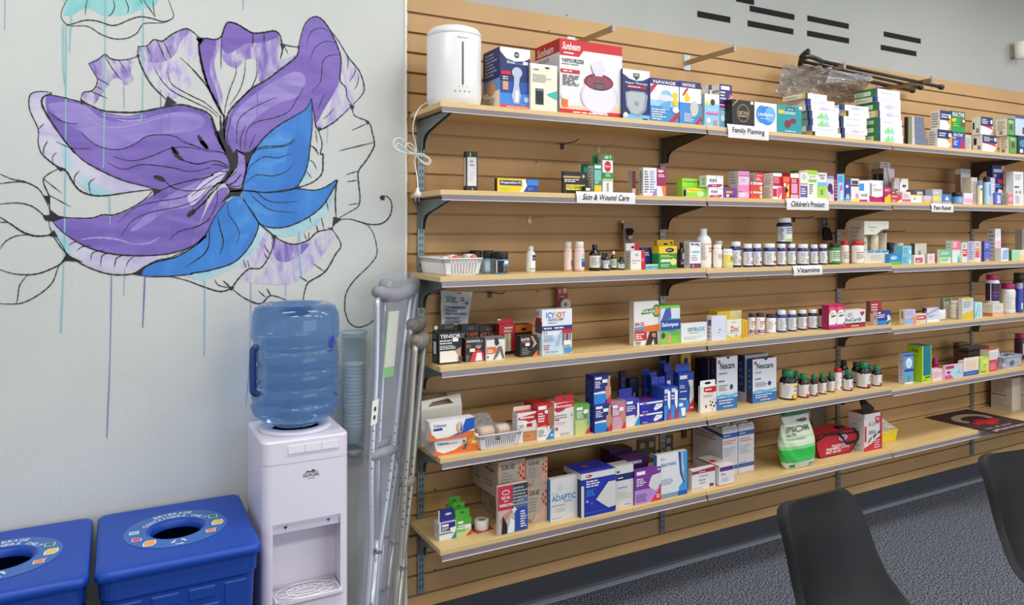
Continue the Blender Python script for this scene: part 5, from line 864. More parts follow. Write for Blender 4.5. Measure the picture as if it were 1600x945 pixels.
bottle('supplement_bottle', 'white bottle with magenta cap standing on the shelf at the right', 'bottle', K, 1562.8, 1587, 442.8, .03, 'wide', '#E4E6E2', '#B01868', '#E4E6E2', 'r .55 .1 .98 .75 #3A1E48;e .8 .45 .14 .2 p;r .5 .8 .98 .95 Y;l .05 .1 .45 .8 S 6')
bottle('supplement_bottle', 'blue bottle with pale blue cap near the right edge', 'bottle', K, 1586.8, 1598.5, 442.2, .045, 'tube', '#2F48B0', '#A0B0D8', '#2F50B8', 'r .3 .1 .9 .4 #C8D8E8;p W .4 .5 .9 .5 .7 .75;r .4 0 .9 .08 G')
bottle('supplement_bottle', 'blue bottle cut by the right picture edge', 'bottle', K, 1599.4, 1611, 441.2, .045, 'tube', '#2F48B0', '#B0BCE0', '#2F50B8', 'r 0 .1 .5 .35 #C83048')
bottle('supplement_bottle', 'dark red bottle with a green cap at the back right corner', 'bottle', K, 1582, 1604, 426.3, .16, 'pill', '#5A1A24', '#2A4A34', '#6A2430', 'l .2 .2 .8 .8 r 3')

# ================= fifth shelf =================
K = 4
# big cream handled carton
o = carton('dressing_carton', 'large cream carton with a cut-out handle at the mural end', 'box', K, 646, 658.5, 721.8, 641, 699, '#DCD6CA', 'l .3 .35 .6 .6 #C8B8A8 2;r .1 .25 .22 .4 #A8C8C0', 'r .1 .1 .9 .9 #D0CABC', dmax=.20)
w_, h_, d_ = (max(v.co.x for v in o.data.vertices), max(v.co.z for v in o.data.vertices), max(v.co.y for v in o.data.vertices))
mb = MB()
hp = [(0, 0), (w_, 0), (w_, h_ * .30), (0, h_ * .30)]
mb.mesh([(0, .0, h_), (w_, 0, h_), (w_ * .99, .012, h_ * 1.32), (w_ * .03, .012, h_ * 1.22),
         (w_ * .16, .003, h_ * 1.06), (w_ * .80, .003, h_ * 1.09), (w_ * .68, .008, h_ * 1.22), (w_ * .28, .008, h_ * 1.17)],
        [(0, 1, 5, 4), (1, 2, 6, 5), (2, 3, 7, 6), (3, 0, 4, 7)], cm('#E4DED2')); mb.build('carton_handle', o)
mb = MB(); mb.mesh([(0, d_ * .1, h_), (w_ * .8, d_ * .1, h_), (w_ * .8, d_ * .9, h_ * 1.28), (0, d_ * .9, h_ * 1.22)], [(0, 1, 2, 3)], cm('#A8927C')); mb.build('carton_flap', o)
VT = 'p O 0 0 1 0 1 .2 .7 .22 .45 .08 .2 .06 .05 .2 .02 .5 0 .9;'
carton('gel_box', 'long white, orange and amber gel box, lower of two', 'box', K, 668, 679, 747.8, 688.3, 713.7, '#ECECEE', 'p O 0 0 1 0 1 .95 .75 1 .7 .6 .45 .25 .2 .12 .05 .3 .0 .7;p #E8A030 .74 1 1 .95 1 .3 .78 .5;t .06 .64 .3 .82 #3A3E68 Voltaren;l .3 .62 .56 .74 O 1;p #2A5A78 .62 .6 .68 .3 .64 .3 .6 .2 .7 .2 .74 .5;e .66 .7 .025 .08 #2A5A78;p o .55 .4 .6 .4 .8 .7 .76 .75;r .84 .5 .96 .68 #F4DCC0', 'r 0 0 1 1 #E4E0E8', dmax=.055); z1 = USED[-1][6]
carton('gel_box', 'long white, blue and orange gel box, upper of two', 'box', K, 664, 671.2, 741.3, 660.4, .016, '#ECECEE', 'p O 0 0 1 0 1 .28 .72 .3 .4 .1 .15 .1 .04 .4 0 .9;p B .45 .12 .7 .34 .8 .95 1 .98 1 .4 .75 .22;p w .04 .38 .15 .14 .4 .16 .66 .4 .76 .96 .04 .95;p w .04 .95 .04 .35 .4 .2 .6 .3 .7 .6 .72 .95;t .08 .68 .36 .86 #3A3E68 Voltaren;r .08 .52 .28 .64 #2A2E88;e .66 .55 .08 .3 #E89A50;e .68 .6 .05 .3 #C8D4E4;p #2A5A88 .66 .3 .7 .8 .72 .4', 'r 0 0 1 1 #E4E0EC', top='r 0 0 1 1 #E8E8EC', base=z1 + .0006, dmax=.055)
carton('bandage_box', 'small white and red adhesive bandage box picturing a tan square patch', 'box', K, 799.6, 808.6, 838, 646, 693, '#E6E2DC', 'p R .05 .84 1 .94 1 .72 .6 .66 .4 .74 .05 .76;l .15 .77 .9 .87 w 1;r .3 .56 .55 .68 w;r .48 .5 .78 .62 #B02030;l .08 .48 .4 .6 #6A70A0 2;p #F0E0B0 0 .36 1 .46 1 .52 0 .42;r .3 .03 .98 .36 #C07848;r .34 .07 .94 .32 #CC8858;l .4 .16 .8 .24 #A86840 1', 'l .1 .4 .9 .9 S 4', top='r 0 0 1 1 R', tab=('W', .14, .9, 'r .15 .2 .75 .8 #F0D8B0'), dmax=.04)
carton('bandage_box', 'red and white fabric bandage box with a hand and a blue corner', 'box', K, 819, 839.2, 865.4, 633.3, 689, 'W', 'r 0 .38 1 1 R;r .06 .86 .55 .96 w;l .06 .5 .5 .78 w 4;r .45 .74 .75 .83 w;p #A06A4C .62 .85 .9 .95 1 .8 1 .38 .8 .25 .65 .5;p o 0 .38 .5 .42 .7 .2 .6 .36 .3 .38;l .05 .1 .5 .3 s 4;p #2F86CC .5 0 1 0 1 .36;l .8 .06 .95 .16 w 1', 'r 0 0 1 .5 W;r 0 .5 1 1 #B01C28', top='r 0 0 1 1 R', dmax=.10)
carton('bandage_box', 'tall white antibacterial bandage box with a red hang tab', 'box', K, None, 866, 896.8, 630.4, 684, '#E4E0DC', 'p R 0 .8 .1 .97 1 1 1 .84 .6 .82 .4 .74 .15 .72;t .05 .84 .9 .93 w Elastoplast;l 0 .52 .8 .66 s 2;r .05 .48 .25 .52 R;e .12 .24 .07 .05 #C04050;l .3 .02 .9 .12 d 2;l .05 .36 .7 .44 #D8A8A8 2;e .88 .6 .05 .04 d', tab=('R', .2, 0), depth=.035)
carton('bandage_box', 'green and pale green bandage box', 'box', K, None, 898, 921.6, 634.8, 680, '#B8C878', 'r 0 .52 1 1 #5AA84A;r .1 .84 .5 .94 w;l .1 .55 .6 .8 w 4;r .58 .7 .88 .84 w;p #7CA8A8 .75 .7 .95 .75 1 .4 .85 .25;e .72 .62 .08 .06 #B06040;p r .65 0 1 0 1 .25;p #C8D488 0 .5 .6 .45 .8 .2 .65 0 0 0', top='r 0 0 1 1 #6AA848', depth=.11)
NH = 'r .08 .87 .46 .96 w;l .08 .56 .5 .82 w 4;r .5 .74 .8 .86 w;e .92 .93 .07 .05 d;p W 0 .42 .6 .45 .72 .4 .7 .36 0 .36;p #2F86D8 0 0 .62 0 .8 .2 .66 .36 0 .36;p H .68 .3 .66 .6 .78 .62 .82 .92 .93 .92 .95 .6 1 .55 1 .2 .8 .1;p r .72 0 1 0 1 .3 .85 .2'
carton('bandage_box', 'navy fabric bandage box with a raised finger, lower of the tall pair', 'box', K, 919, 929, 955.6, 634.5, 677.4, '#22307E', NH, 'l .15 .2 .85 .85 #4A5AA8 4', dmax=.07); z1 = USED[-1][6]
carton('bandage_box', 'navy fabric bandage box with a raised finger, on top of its twin', 'box', K, 914.6, 927.8, 954.3, 588.6, .022, '#22307E', NH, 'l .15 .2 .85 .85 #4A5AA8 6', top='r 0 0 1 1 #3448A8', base=z1 + .0006, dmax=.07)
carton('bandage_box', 'pink bandage box with a fingertip', 'box', K, None, 956.4, 977.4, 632, 672, '#C87890', 'r .05 .84 .4 .95 w;l .05 .55 .6 .8 w 4;r .55 .7 .85 .85 w;p #D8A0B0 0 0 .7 0 .85 .25 .6 .5 0 .48;p H .6 .5 .7 .66 .95 .66 1 .3 .8 .2;p r .65 0 1 0 1 .28', top='r 0 0 1 1 #C090A0', depth=.07)
carton('bandage_box', 'navy and white bandage box right of the pink one', 'box', K, None, 978, 999.4, 625.5, 667, '#E4E4E8', 'p #3438A0 0 .4 .7 .42 .95 .3 1 .5 1 1 0 1;r .06 .84 .5 .94 w;l .06 .55 .7 .78 w 3;r .82 .2 .96 .85 w;p #2F8CCC .6 0 1 0 1 .4;p #7A1E3A .6 .45 .78 .45 .7 .3', top='r 0 0 1 1 #4A48B0', tab=('#3438A0', .33, .8), depth=.06)
BB = 'r 0 .84 1 1 w;e .2 .92 .1 .06 R;r 0 0 1 .82 #2430A0;l .1 .1 .35 .2 w 1;p w .58 .3 .66 .12 .95 .4 .98 .72 .7 .74;p q .62 .5 .7 .3 .9 .6 .9 .7'
carton('bandage_box', 'bright blue and white wound strip box, lower of two', 'box', K, None, 1000.2, 1035.4, 648, 663.5, '#2A34A8', BB, depth=.09); z1 = USED[-1][6]
carton('bandage_box', 'bright blue and white wound strip box, upper of two', 'box', K, None, 1000, 1036, 630.2, .03, '#2A34A8', BB, top='r 0 0 1 1 #3F40A8;e .6 .5 .12 .2 R', base=z1 + .0006, depth=.10)
SB = 'r 0 .5 1 1 #2A52B4;r .1 .84 .7 .96 q;p w .55 .9 .95 .9 .95 .4 .75 .3 .55 .5;p b 0 0 .4 0 .6 .28 .4 .46 0 .46;p r .5 0 1 0 1 .35 .9 .3;l .05 .6 .5 .78 w 2'
carton('bandage_box', 'bright blue bandage box with white strip, left of the close pair', 'box', K, None, 1036.6, 1047.8, 607, 657.5, '#2A52B4', SB, top='r 0 0 1 1 #2F4FB8', tab=('#2F4FB8', .25, 1), depth=.08)
carton('bandage_box', 'bright blue bandage box with white strip, right of the close pair', 'box', K, None, 1048.2, 1059.2, 605.2, 655.5, '#2A52B4', SB, top='r 0 0 1 1 #2F4FB8', tab=('#2F4FB8', .22, 1), depth=.08)
carton('bandage_box', 'small blue and white bandage box in front of the tallest blue one', 'box', K, None, 1060, 1071.8, 627.8, 653.5, '#3478C8', 'r .1 .7 .6 .9 w;p w .3 .6 .95 .6 .9 .1 .5 .1;p b 0 0 .5 0 .4 .35 0 .4;p r .7 0 1 0 1 .2', depth=.03)
carton('bandage_box', 'tallest bright blue bandage box with a red corner', 'box', K, 1050, 1060.5, 1084, 583.2, 645.5, '#2A4AA8', 'r .08 .84 .56 .93 w;l .08 .6 .45 .7 w 2;l .08 .5 .6 .56 w 1;p W .6 .8 .95 .8 1 .25 .8 .1 .7 .3 .75 .6;r 0 .32 .5 .36 w;p b 0 0 .55 0 .7 .15 .6 .32 0 .32;p r .5 0 1 0 1 .36;l .75 .06 .95 .14 w 1', 'l .1 .3 .9 .9 #3A5AB8 5', top='r 0 0 1 1 #2F50B8', tab=('#2F50B8', .2, .6), dmax=.04)
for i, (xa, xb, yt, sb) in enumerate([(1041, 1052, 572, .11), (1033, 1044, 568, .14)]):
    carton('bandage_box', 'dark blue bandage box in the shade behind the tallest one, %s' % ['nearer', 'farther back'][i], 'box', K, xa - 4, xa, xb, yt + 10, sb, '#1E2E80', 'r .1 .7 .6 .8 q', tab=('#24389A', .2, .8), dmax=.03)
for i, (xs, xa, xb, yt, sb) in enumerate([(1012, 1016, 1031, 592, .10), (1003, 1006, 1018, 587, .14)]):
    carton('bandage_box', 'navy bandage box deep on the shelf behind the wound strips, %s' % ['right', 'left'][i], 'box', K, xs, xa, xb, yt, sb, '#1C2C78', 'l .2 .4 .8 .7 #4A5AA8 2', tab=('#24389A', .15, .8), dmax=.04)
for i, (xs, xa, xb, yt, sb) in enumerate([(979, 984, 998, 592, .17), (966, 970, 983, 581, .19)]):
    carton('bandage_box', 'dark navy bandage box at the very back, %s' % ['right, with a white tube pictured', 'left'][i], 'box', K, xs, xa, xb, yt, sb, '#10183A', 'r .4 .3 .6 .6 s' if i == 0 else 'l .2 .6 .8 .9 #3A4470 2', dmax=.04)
carton('bandage_pack', 'gold and purple pack hanging at the back above the blue boxes', 'box', K, None, 1064, 1079.4, 550.5, .15, '#C89A40', 'e .5 .84 .2 .06 K;r 0 0 1 .5 #7A2E5A;l .1 .1 .9 .4 #C86A58 3', depth=.02)
carton('bandage_box', 'small white bandage box with red band, paw prints and a hang tab', 'box', K, 1091.2, 1094.2, 1119.2, 604, 645.6, '#E4E0DC', 'p R .22 .94 1 .96 1 .76 .8 .72 .5 .74 .22 .78;l .3 .8 .9 .9 w 1;l .2 .56 .9 .66 s 2;e .35 .22 .06 .06 #8A3A5A;e .75 .35 .05 .04 K;e .85 .45 .04 .03 H;e .65 .25 .05 .04 K;e .85 .2 .06 .04 K;e .75 .08 .05 .03 H;e .95 .3 .04 .04 K;e .6 .4 .03 .03 K', tab=('w', .2, .3, 'e .5 .45 .2 .25 K'), dmax=.03)
NX = 'r 0 .0 1 .22 #2F6FB0;p #5AB0D8 0 .22 .3 .25 .6 .2 1 .26 1 .3 .6 .27 .3 .3 0 .27;r .06 .88 .17 .95 #C05058;t .16 .77 .86 .90 #242C50 Nexcare;p #242C60 .45 1 .65 1 .58 .96 .52 .96;l .12 .66 .5 .72 s 1;l .1 .52 .4 .57 #3A4A8A 1;l .1 .36 .6 .48 s 3;e .7 .42 .07 .05 #2A3A78;l .1 .1 .9 .2 q 2;l .3 .04 .8 .08 q 1'
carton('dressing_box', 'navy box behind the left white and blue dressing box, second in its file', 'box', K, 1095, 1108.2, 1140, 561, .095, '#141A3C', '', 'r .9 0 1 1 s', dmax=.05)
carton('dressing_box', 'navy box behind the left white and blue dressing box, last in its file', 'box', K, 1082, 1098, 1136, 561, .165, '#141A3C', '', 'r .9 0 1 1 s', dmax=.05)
carton('dressing_box', 'tall white and blue dressing box reading Nexcare, left of two', 'box', K, 1106.5, 1115, 1152.2, 559.8, .05, '#D4D6DA', NX, 'r 0 0 1 1 #1A2450;l .2 .2 .8 .8 n 4', dmax=.04)
carton('dressing_box', 'navy and white box behind the right dressing box', 'box', K, 1153, 1164, 1200, 556, .115, '#C8CACE', '', 'r 0 0 1 1 #2A3F80;r 0 0 1 .2 #C8D0E0;l .2 .3 .8 .9 #6A7AB0 4', dmax=.05)
carton('dressing_box', 'tall white and blue dressing box reading Nexcare, right of two', 'box', K, 1167.5, 1176, 1213, 562, 630.7, '#DCDEE4', NX, 'r 0 0 1 1 #34508E;r .2 0 .9 .2 D;l .2 .3 .8 .8 #7A8AB8 4', top='r 0 0 1 1 #1E2C60', dmax=.04)
JL = 'r .35 0 1 .22 #C0202E;l .45 .05 .95 .18 k 1;l .5 .62 .95 .9 s 1;l .45 .42 .95 .6 R 2;l .04 .1 .3 .9 S 8;p #1A1416 0 1 0 .9 .25 1'
def jam(desc, x0, x1, yt, sb, extra='', body='#171313', **kw): bottle('vitamin_bottle', desc, 'bottle', K, x0, x1, yt, sb, 'jam', body, kw.pop('cap', '#1A7A52'), '#E2DEDC', JL + extra, group='green capped vitamin bottles on the fifth shelf', **kw)
jam('large dark vitamin bottle with green cap and yellow label corner, leftmost', 1217.2, 1245, 578, .028, ';r .4 0 .62 .3 Y;r .3 .85 1 1 y')
jam('small dark bottle with green cap peeping between the two leftmost', 1236, 1250, 580, .12)
jam('dark vitamin bottle with green cap, second in the front row', 1246, 1264.8, 584.2, .028)
jam('dark vitamin bottle with green cap, third in the front row', 1265.4, 1278, 585.2, .032)
jam('dark vitamin bottle with green cap and orange fruit, fourth in the front row', 1278.4, 1292, 584, .04, ';r .35 0 .7 .16 o;e .6 .22 .14 .08 #5A8A2A')
jam('dark vitamin bottle with green cap and orange fruit, fifth in the front row', 1292.6, 1305.2, 582, .05, ';r .35 0 .7 .16 o;e .6 .22 .14 .08 #5A8A2A')
bottle('vitamin_bottle', 'slim white bottle with a red cap among the green capped ones', 'bottle', K, 1302.5, 1315.4, 575, .06, 'wide', '#ECE8E6', '#C81E2E', '#F0ECEA', 'r .4 .02 .98 .18 R;l .4 .75 .95 .85 R 1;l .1 .3 .9 .6 q 3')
jam('dark vitamin bottle with green cap, just right of the red capped one', 1316.2, 1332, 578.3, .03)
jam('black capped bottle at the back beside the upright', 1311, 1325.5, 563, .17, cap='#12201C', body='#141414')
jam('large dark vitamin bottle with green cap and wide white label', 1338, 1360.4, 565.7, .026)
jam('dark bottle with a black green cap behind the large one', 1329, 1344, 566, .13, cap='#12402E')
jam('dark bottle with green cap, half seen right of the large one', 1353, 1364, 570, .11)
jam('dark vitamin bottle with green cap, rightmost of its row', 1361.4, 1378.2, 571.2, .03)
carton(BX, 'blue and white saline carton with a drop emblem', 'box', K, 1404, 1413.2, 1427.2, 553, 600, '#4FA8DC', 'r .0 .9 1 .97 #5A48A0;e .5 .68 .32 .17 w;e .5 .66 .15 .1 #B8D4EC;r 0 .4 1 .48 #4A2E88;e .5 .16 .16 .08 #8A8A3A;r 0 0 .9 .04 w', 'r 0 0 1 1 #C4C4D0;l .2 .1 .8 .8 d 6', dmax=.05)
o = carton('heat_pack_box', 'large lime green box with a deep teal window', 'box', K, 1417, 1440.8, 1455.2, 541, 597.5, '#B4DC20', 'r .12 .17 .94 1 #12788C;r .3 .1 .9 .14 #2A6A40;l .1 .02 .8 .07 G 1', 'r 0 0 1 1 #A8CC18;t .35 .82 .75 .9 #2A4A20 Hot;l .1 .72 .8 .8 #D8F070 1', top='r 0 0 1 1 #12788C', dmax=.10)
bottle('supplement_bottle', 'small magenta bottle beside the lime box', 'bottle', K, 1456.2, 1466.4, 559.8, .08, 'wide', '#B8186C', '#C01E78', '#B8186C', 'l .2 .4 .9 .7 k 1')
carton(BX, 'low pink and white carton in front of the magenta bottle', 'box', K, None, 1457, 1472.8, 578, .018, '#F0D4DC', 'l .1 .2 .9 .8 #E08CA4 4', depth=.035)
carton(BX, 'pink carton with a teal panel', 'box', K, 1472.8, 1476.5, 1504.5, 571.8, 593.5, '#F0B8D4', 'r .35 .1 .95 .85 #B8DCE4;p #8CC8D8 .6 .3 .9 .3 .8 .7;r .05 .75 .5 .95 M;r .12 .42 .28 .55 K;p m 0 0 .5 0 .3 .3 0 .3', 'r 0 0 1 1 #E8C8C8', top='r 0 0 1 1 #F4E4E0', dmax=.04)
carton(BX, 'cream and blue carton with a peach circle', 'box', K, 1497, 1505.6, 1529, 564.5, 588.3, '#EEE4D4', 'r 0 0 1 .3 #3A5AB0;l .1 .05 .9 .25 b 1;e .5 .72 .38 .4 #F0CDB8;r 0 .98 1 1.2 #EEE4D4', top='r 0 0 1 1 #F0EAD8', dmax=.035)
carton(BX, 'lime yellow carton left of the red one', 'box', K, None, 1530.8, 1545.2, 560, 583.5, '#C4D850', 'r .25 .25 .9 .9 #DCE47C;l .1 .02 .95 .14 K 1;l .35 .3 .8 .6 #8CB040 3', top='r 0 0 1 1 #E0E870', depth=.04)
carton(BX, 'red and white carton with stripes', 'box', K, None, 1545.8, 1558.6, 547.5, 581, '#E8E4E4', 'r 0 0 1 .55 #D84850;l .1 .6 .9 .9 S 3;l .1 .1 .8 .4 k 3', 'r 0 0 1 1 #C8CCB0', top='r 0 0 1 1 #E05050', depth=.05)
for i, (xs, xa, xb, yt, sb) in enumerate([(1489.5, 1513.6, 1545, 544, .13), (1489.5, 1499, 1512, 536, .19)]):
    carton('storage_box', 'dark brown box with grey lid at the back, %s' % ['right and nearer', 'left and farther'][i], 'box', K, xs, xa, xb, yt, sb, '#54443C', 'r 0 .8 1 .9 #1E1A18', 'r 0 .75 1 .88 #1E1A18;l .2 .3 .8 .5 #7A4A40 1', top='r 0 0 1 1 #7C787C', dmax=.06)
bottle('supplement_bottle', 'dark bottle with a magenta cap on the fifth shelf at the right edge', 'bottle', K, 1584.5, 1606, 521.5, .15, 'wide', '#3A3438', '#A8186C', '#3A1E44', 'r .2 .2 .8 .9 #D8D4D8')

# ================= bottom shelf =================
K = 5
carton('tape_box', 'small white, blue and green medical tape box with a navy hang tab', 'box', K, 678.5, 686.5, 712.8, 819, 845.6, '#E4E6E8', 'r .1 .5 .95 1 #2A3088;r .15 .78 .55 .92 w;l .15 .54 .6 .74 w 3;p w .62 .66 .98 .7 .9 .4 .7 .4;p G 0 .42 .7 .42 .95 .2 .8 .36 0 .34;p #2F8AA8 .7 0 1 0 1 .45', 'l .1 .3 .9 .9 S 5', top='r 0 0 1 1 #E8E8EC', tab=('#2A3088', .72, .25, 'r .02 0 .08 1 w;e .6 .6 .2 .1 q'), dmax=.045)
carton('tape_box', 'small green medical tape box, front one of the green file', 'box', K, None, 713.2, 736.6, 813, 840, '#C0D898', 'r 0 .55 1 1 #4FB03C;r .1 .75 .45 .9 w;l .1 .4 .6 .7 w 2;r .55 .45 .95 .66 w;p r .6 0 1 0 1 .32;p #7CC05A 0 .3 .6 .3 .6 .4 0 .45', top='r 0 0 1 1 #5CB848', tab=('#55B53C', .5, .4), depth=.035)
carton('tape_box', 'small green medical tape box, second of the green file', 'box', K, None, 709, 729, 803, .105, '#4FA83C', 'r 0 0 1 1 #4FA83C', tab=('#55B53C', .45, .4), depth=.035)
carton('tape_box', 'small green medical tape box, last of the green file', 'box', K, None, 702, 722, 793, .155, '#4FA83C', 'r 0 0 1 1 #469A36', tab=('#4CA838', .4, .4), depth=.035)
# roll of tape on its red card
p = onz(756, 829, SZ[5][0]); e = empty('tape_roll', (p.x, p.y + .02, SZ[5][0] + .0025)); tag(e, 'white roll of medical tape lying on a red card', 'tape roll')
mb = MB(); mb.lathe([(.0125, 0), (.026, 0), (.0265, .001), (.0265, .032), (.026, .033), (.0125, .033), (.0125, 0)], M('#EDEBE4', .6), 32); mb.build('tape', e)
mb = MB(); mb.lathe([(.0122, .0005), (.0105, .0005), (.0105, .0325), (.0122, .0325), (.0122, .0005)], M('#A89484', .6), 24); mb.build('core', e)
mb = MB(); mb.box((-.038, -.030, 0), (.036, .045, .0015), cm('#B83040')); decals(mb, 'l .1 .7 .9 .95 K 2', lambda u, v, ee: Vector((-.038 + .074 * u, -.03 + .075 * v, .0015 + ee)))
o = mb.build('backing_card'); o.location = (p.x, p.y + .02, SZ[5][0] + .0006); o.rotation_euler = (0, 0, .15); tag(o, 'red backing card lying flat under the white tape roll', 'card')
SC = 'p #C89A78 0 0 .05 0 .06 1 0 1;t .12 .76 .62 .9 #3A3230 SCAR AID;l .12 .3 .55 .7 s 5;p #D8A888 .82 1 1 1 1 .1 .7 .12 .68 .35 .8 .5;p R .78 .7 .84 .7 .84 .78 .78 .78;p R .88 .6 .95 .6 .95 .68 .88 .68;p R .8 .5 .87 .5 .87 .58 .8 .58;p R .9 .42 .97 .42 .97 .5 .9 .5;p R .9 .78 .97 .78 .97 .86 .9 .86;p r .74 .6 .78 .6 .78 .66 .74 .66;p #C8B0A0 .3 .02 .7 .2 .62 .3 .4 .25;t .06 .04 .24 .14 #A02A38 CICA'
carton('scar_box', 'tan scar dressing box, lower left of the block of four', 'box', K, 741, 779.5, 822.4, 765.5, 812, '#B8A898', SC, 'i .2 .6 .75 .75 #3A302C SCAR AID;l .5 .2 .9 .5 #8A7A6E 3;l .1 .1 .3 .25 #8A7A6E 2', dmax=.24); z1 = USED[-1][6]
carton('scar_box', 'tan scar dressing box, upper left of the block of four', 'box', K, 738.5, 778, 820.4, 722.5, .055, '#B8A898', SC, 'l .5 .6 .9 .9 #6A5A50 2;l .5 .2 .9 .4 #8A7A6E 2;l .1 .2 .3 .5 #8A7A6E 2', top='r 0 0 1 1 #A89C90', base=z1 + .0006, dmax=.24)
carton('scar_box', 'tan scar dressing box, lower right of the block of four', 'box', K, None, 823, 854.5, 762, .05, '#B8A898', SC, depth=.2); z1 = USED[-1][6]
carton('scar_box', 'tan scar dressing box, upper right of the block of four', 'box', K, None, 820.8, 855, 718.5, .05, '#B8A898', SC, top='r 0 0 1 1 #A89C90', base=z1 + .0006, depth=.2)
carton('first_aid_box', 'flat red and blue first aid box with people pictured, leaning on the scar boxes', 'box', K, 774, 778, 824.2, 761, .012, '#D8D0CC', 'p #C83048 0 .5 .5 .5 .5 1 0 1;e .26 .86 .13 .05 w;e .26 .86 .11 .035 #C83048;t .12 .72 .4 .78 w FIRST AID;l .2 .66 .35 .7 w 1;t .05 .57 .5 .63 w PREMIERS SOINS;r .5 .5 1 1 #3A4048;p #5A6A88 .5 .5 1 .5 1 .72 .7 .7;l .5 .55 1 .95 #A8ACB0 6;r .55 .02 1 .5 #2A4FA0;l .75 .08 .97 .44 w 7;r 0 .02 .55 .5 #C8B8B0;p H .1 .2 .3 .3 .55 .5 .5 .52 .2 .42 .05 .32;p #2A2428 .1 .02 .3 .02 .3 .2 .15 .4;p w .3 .02 .52 .02 .55 .25 .42 .32;r .46 .46 .62 .5 w;r .515 .42 .565 .54 w', 'r 0 0 1 1 #E0D4D0', dmax=.012)
carton('dressing_box', 'white and blue sided dressing box reading ADAPTIC', 'box', K, 854.5, 860, 902.2, 750, 815.8, '#DADBDA', 't .05 .46 .94 .60 #2A7CC0 ADAPTIC;l .5 .40 .9 .45 s 1;e .35 .78 .12 .1 #CCD0D0;l .05 .63 .4 .66 d 1;l .05 .34 .7 .38 #B88890 1;l .2 .2 .6 .3 S 2;l .05 .04 .6 .08 d 1', 'r 0 0 1 1 #2A7CC4', top='r 0 0 1 1 #E8E4DE', dmax=.035)
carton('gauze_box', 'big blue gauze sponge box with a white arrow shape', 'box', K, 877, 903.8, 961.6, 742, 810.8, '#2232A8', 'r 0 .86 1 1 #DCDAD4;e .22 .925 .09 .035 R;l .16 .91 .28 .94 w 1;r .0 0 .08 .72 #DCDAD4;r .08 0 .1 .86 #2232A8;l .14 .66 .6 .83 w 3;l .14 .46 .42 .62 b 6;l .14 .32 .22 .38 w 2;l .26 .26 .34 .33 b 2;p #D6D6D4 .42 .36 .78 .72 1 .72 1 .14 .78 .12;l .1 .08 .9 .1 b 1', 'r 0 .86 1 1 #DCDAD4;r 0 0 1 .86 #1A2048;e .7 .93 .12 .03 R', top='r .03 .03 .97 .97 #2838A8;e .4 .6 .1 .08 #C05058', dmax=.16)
carton('gauze_box', 'white box with a navy band right of the blue gauze box', 'box', K, None, 962.4, 989.6, 730.5, .02, '#D6D6D2', 'r 0 .66 1 .82 #1E2C68;l .1 .7 .5 .75 w 1;l .1 .45 .8 .52 #8A90C0 1;l .1 .2 .9 .4 S 3;l .5 .04 .9 .08 #8A90C0 1;r .05 .86 .2 .9 K', top='r 0 0 1 1 #DCDAD0', depth=.06)
PG = 'r 0 .35 1 1 #7A3A98;r .08 .85 .4 .95 w;l .08 .52 .45 .76 w 4;p #B890D0 0 0 1 0 1 .4 0 .42;p #D8D8D8 .52 .5 .6 .7 .66 .78 1 .82 1 .5 .8 .3 .62 .4;p r .6 0 1 0 1 .42;l .82 .08 .95 .2 w 2;l .06 .05 .5 .3 #7A5AA0 5;e .9 .93 .05 .03 q'
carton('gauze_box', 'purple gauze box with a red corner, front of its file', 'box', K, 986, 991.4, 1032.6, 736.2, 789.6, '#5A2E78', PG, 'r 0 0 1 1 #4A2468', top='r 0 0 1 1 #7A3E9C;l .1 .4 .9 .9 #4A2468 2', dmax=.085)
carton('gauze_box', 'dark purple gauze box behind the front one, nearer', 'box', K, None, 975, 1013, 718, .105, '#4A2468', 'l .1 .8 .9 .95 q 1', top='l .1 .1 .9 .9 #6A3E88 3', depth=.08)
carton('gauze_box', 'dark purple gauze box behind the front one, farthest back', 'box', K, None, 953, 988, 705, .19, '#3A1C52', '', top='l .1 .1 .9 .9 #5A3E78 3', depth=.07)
o = carton('dressing_box', 'leaning white and blue dressing box with a curved blue stripe', 'box', K, 1018.5, 1026.5, 1073.5, 712, .016, '#DDE2E6', 'p #3F9CE0 .84 1 1 1 1 0 .72 0 .72 .18 .86 .3 .9 .5;p #2A3F90 .70 1 .78 1 .82 .6 .92 .28 .88 .27 .76 .5;p #8CA0B8 .78 1 .82 1 .85 .6 .94 .34 .9 .3 .8 .55;t .14 .72 .62 .79 #6A7A98 BIATAIN;l .12 .86 .3 .93 #9AA0C0 2;l .1 .3 .6 .44 #A0A8C0 3;r 0 0 1 .1 #7C9AAC;r .04 .02 .12 .12 W;r .68 .0 1 .1 #2A5AB0;p #8CC0D8 0 0 .06 0 .06 .3 0 .34;p #1A2A60 -.02 .56 .05 .58 0 .53', 'r 0 0 1 1 #3F80B8', top='r 0 0 1 1 #E4E4E2', dmax=.022)
carton('bandage_carton', 'low white carton with a crimson band', 'box', K, 1075.2, 1081, 1117.4, 735.2, 767, '#DEDCE2', 'p #9A2848 0 .76 1 .92 1 1 0 .9;l .3 .84 .7 .92 w 1;r 0 .78 1 .92 #9A2848;l .3 .82 .7 .88 w 1;l .3 .6 .75 .68 #A87888 1;l .3 .4 .7 .5 s 1;l .35 .25 .6 .34 s 1;l .05 .05 .6 .12 d 1;r .75 .06 .92 .2 D', 'r 0 0 1 1 #E0DEE2', top='r 0 0 1 1 #E4E0E0', dmax=.06)
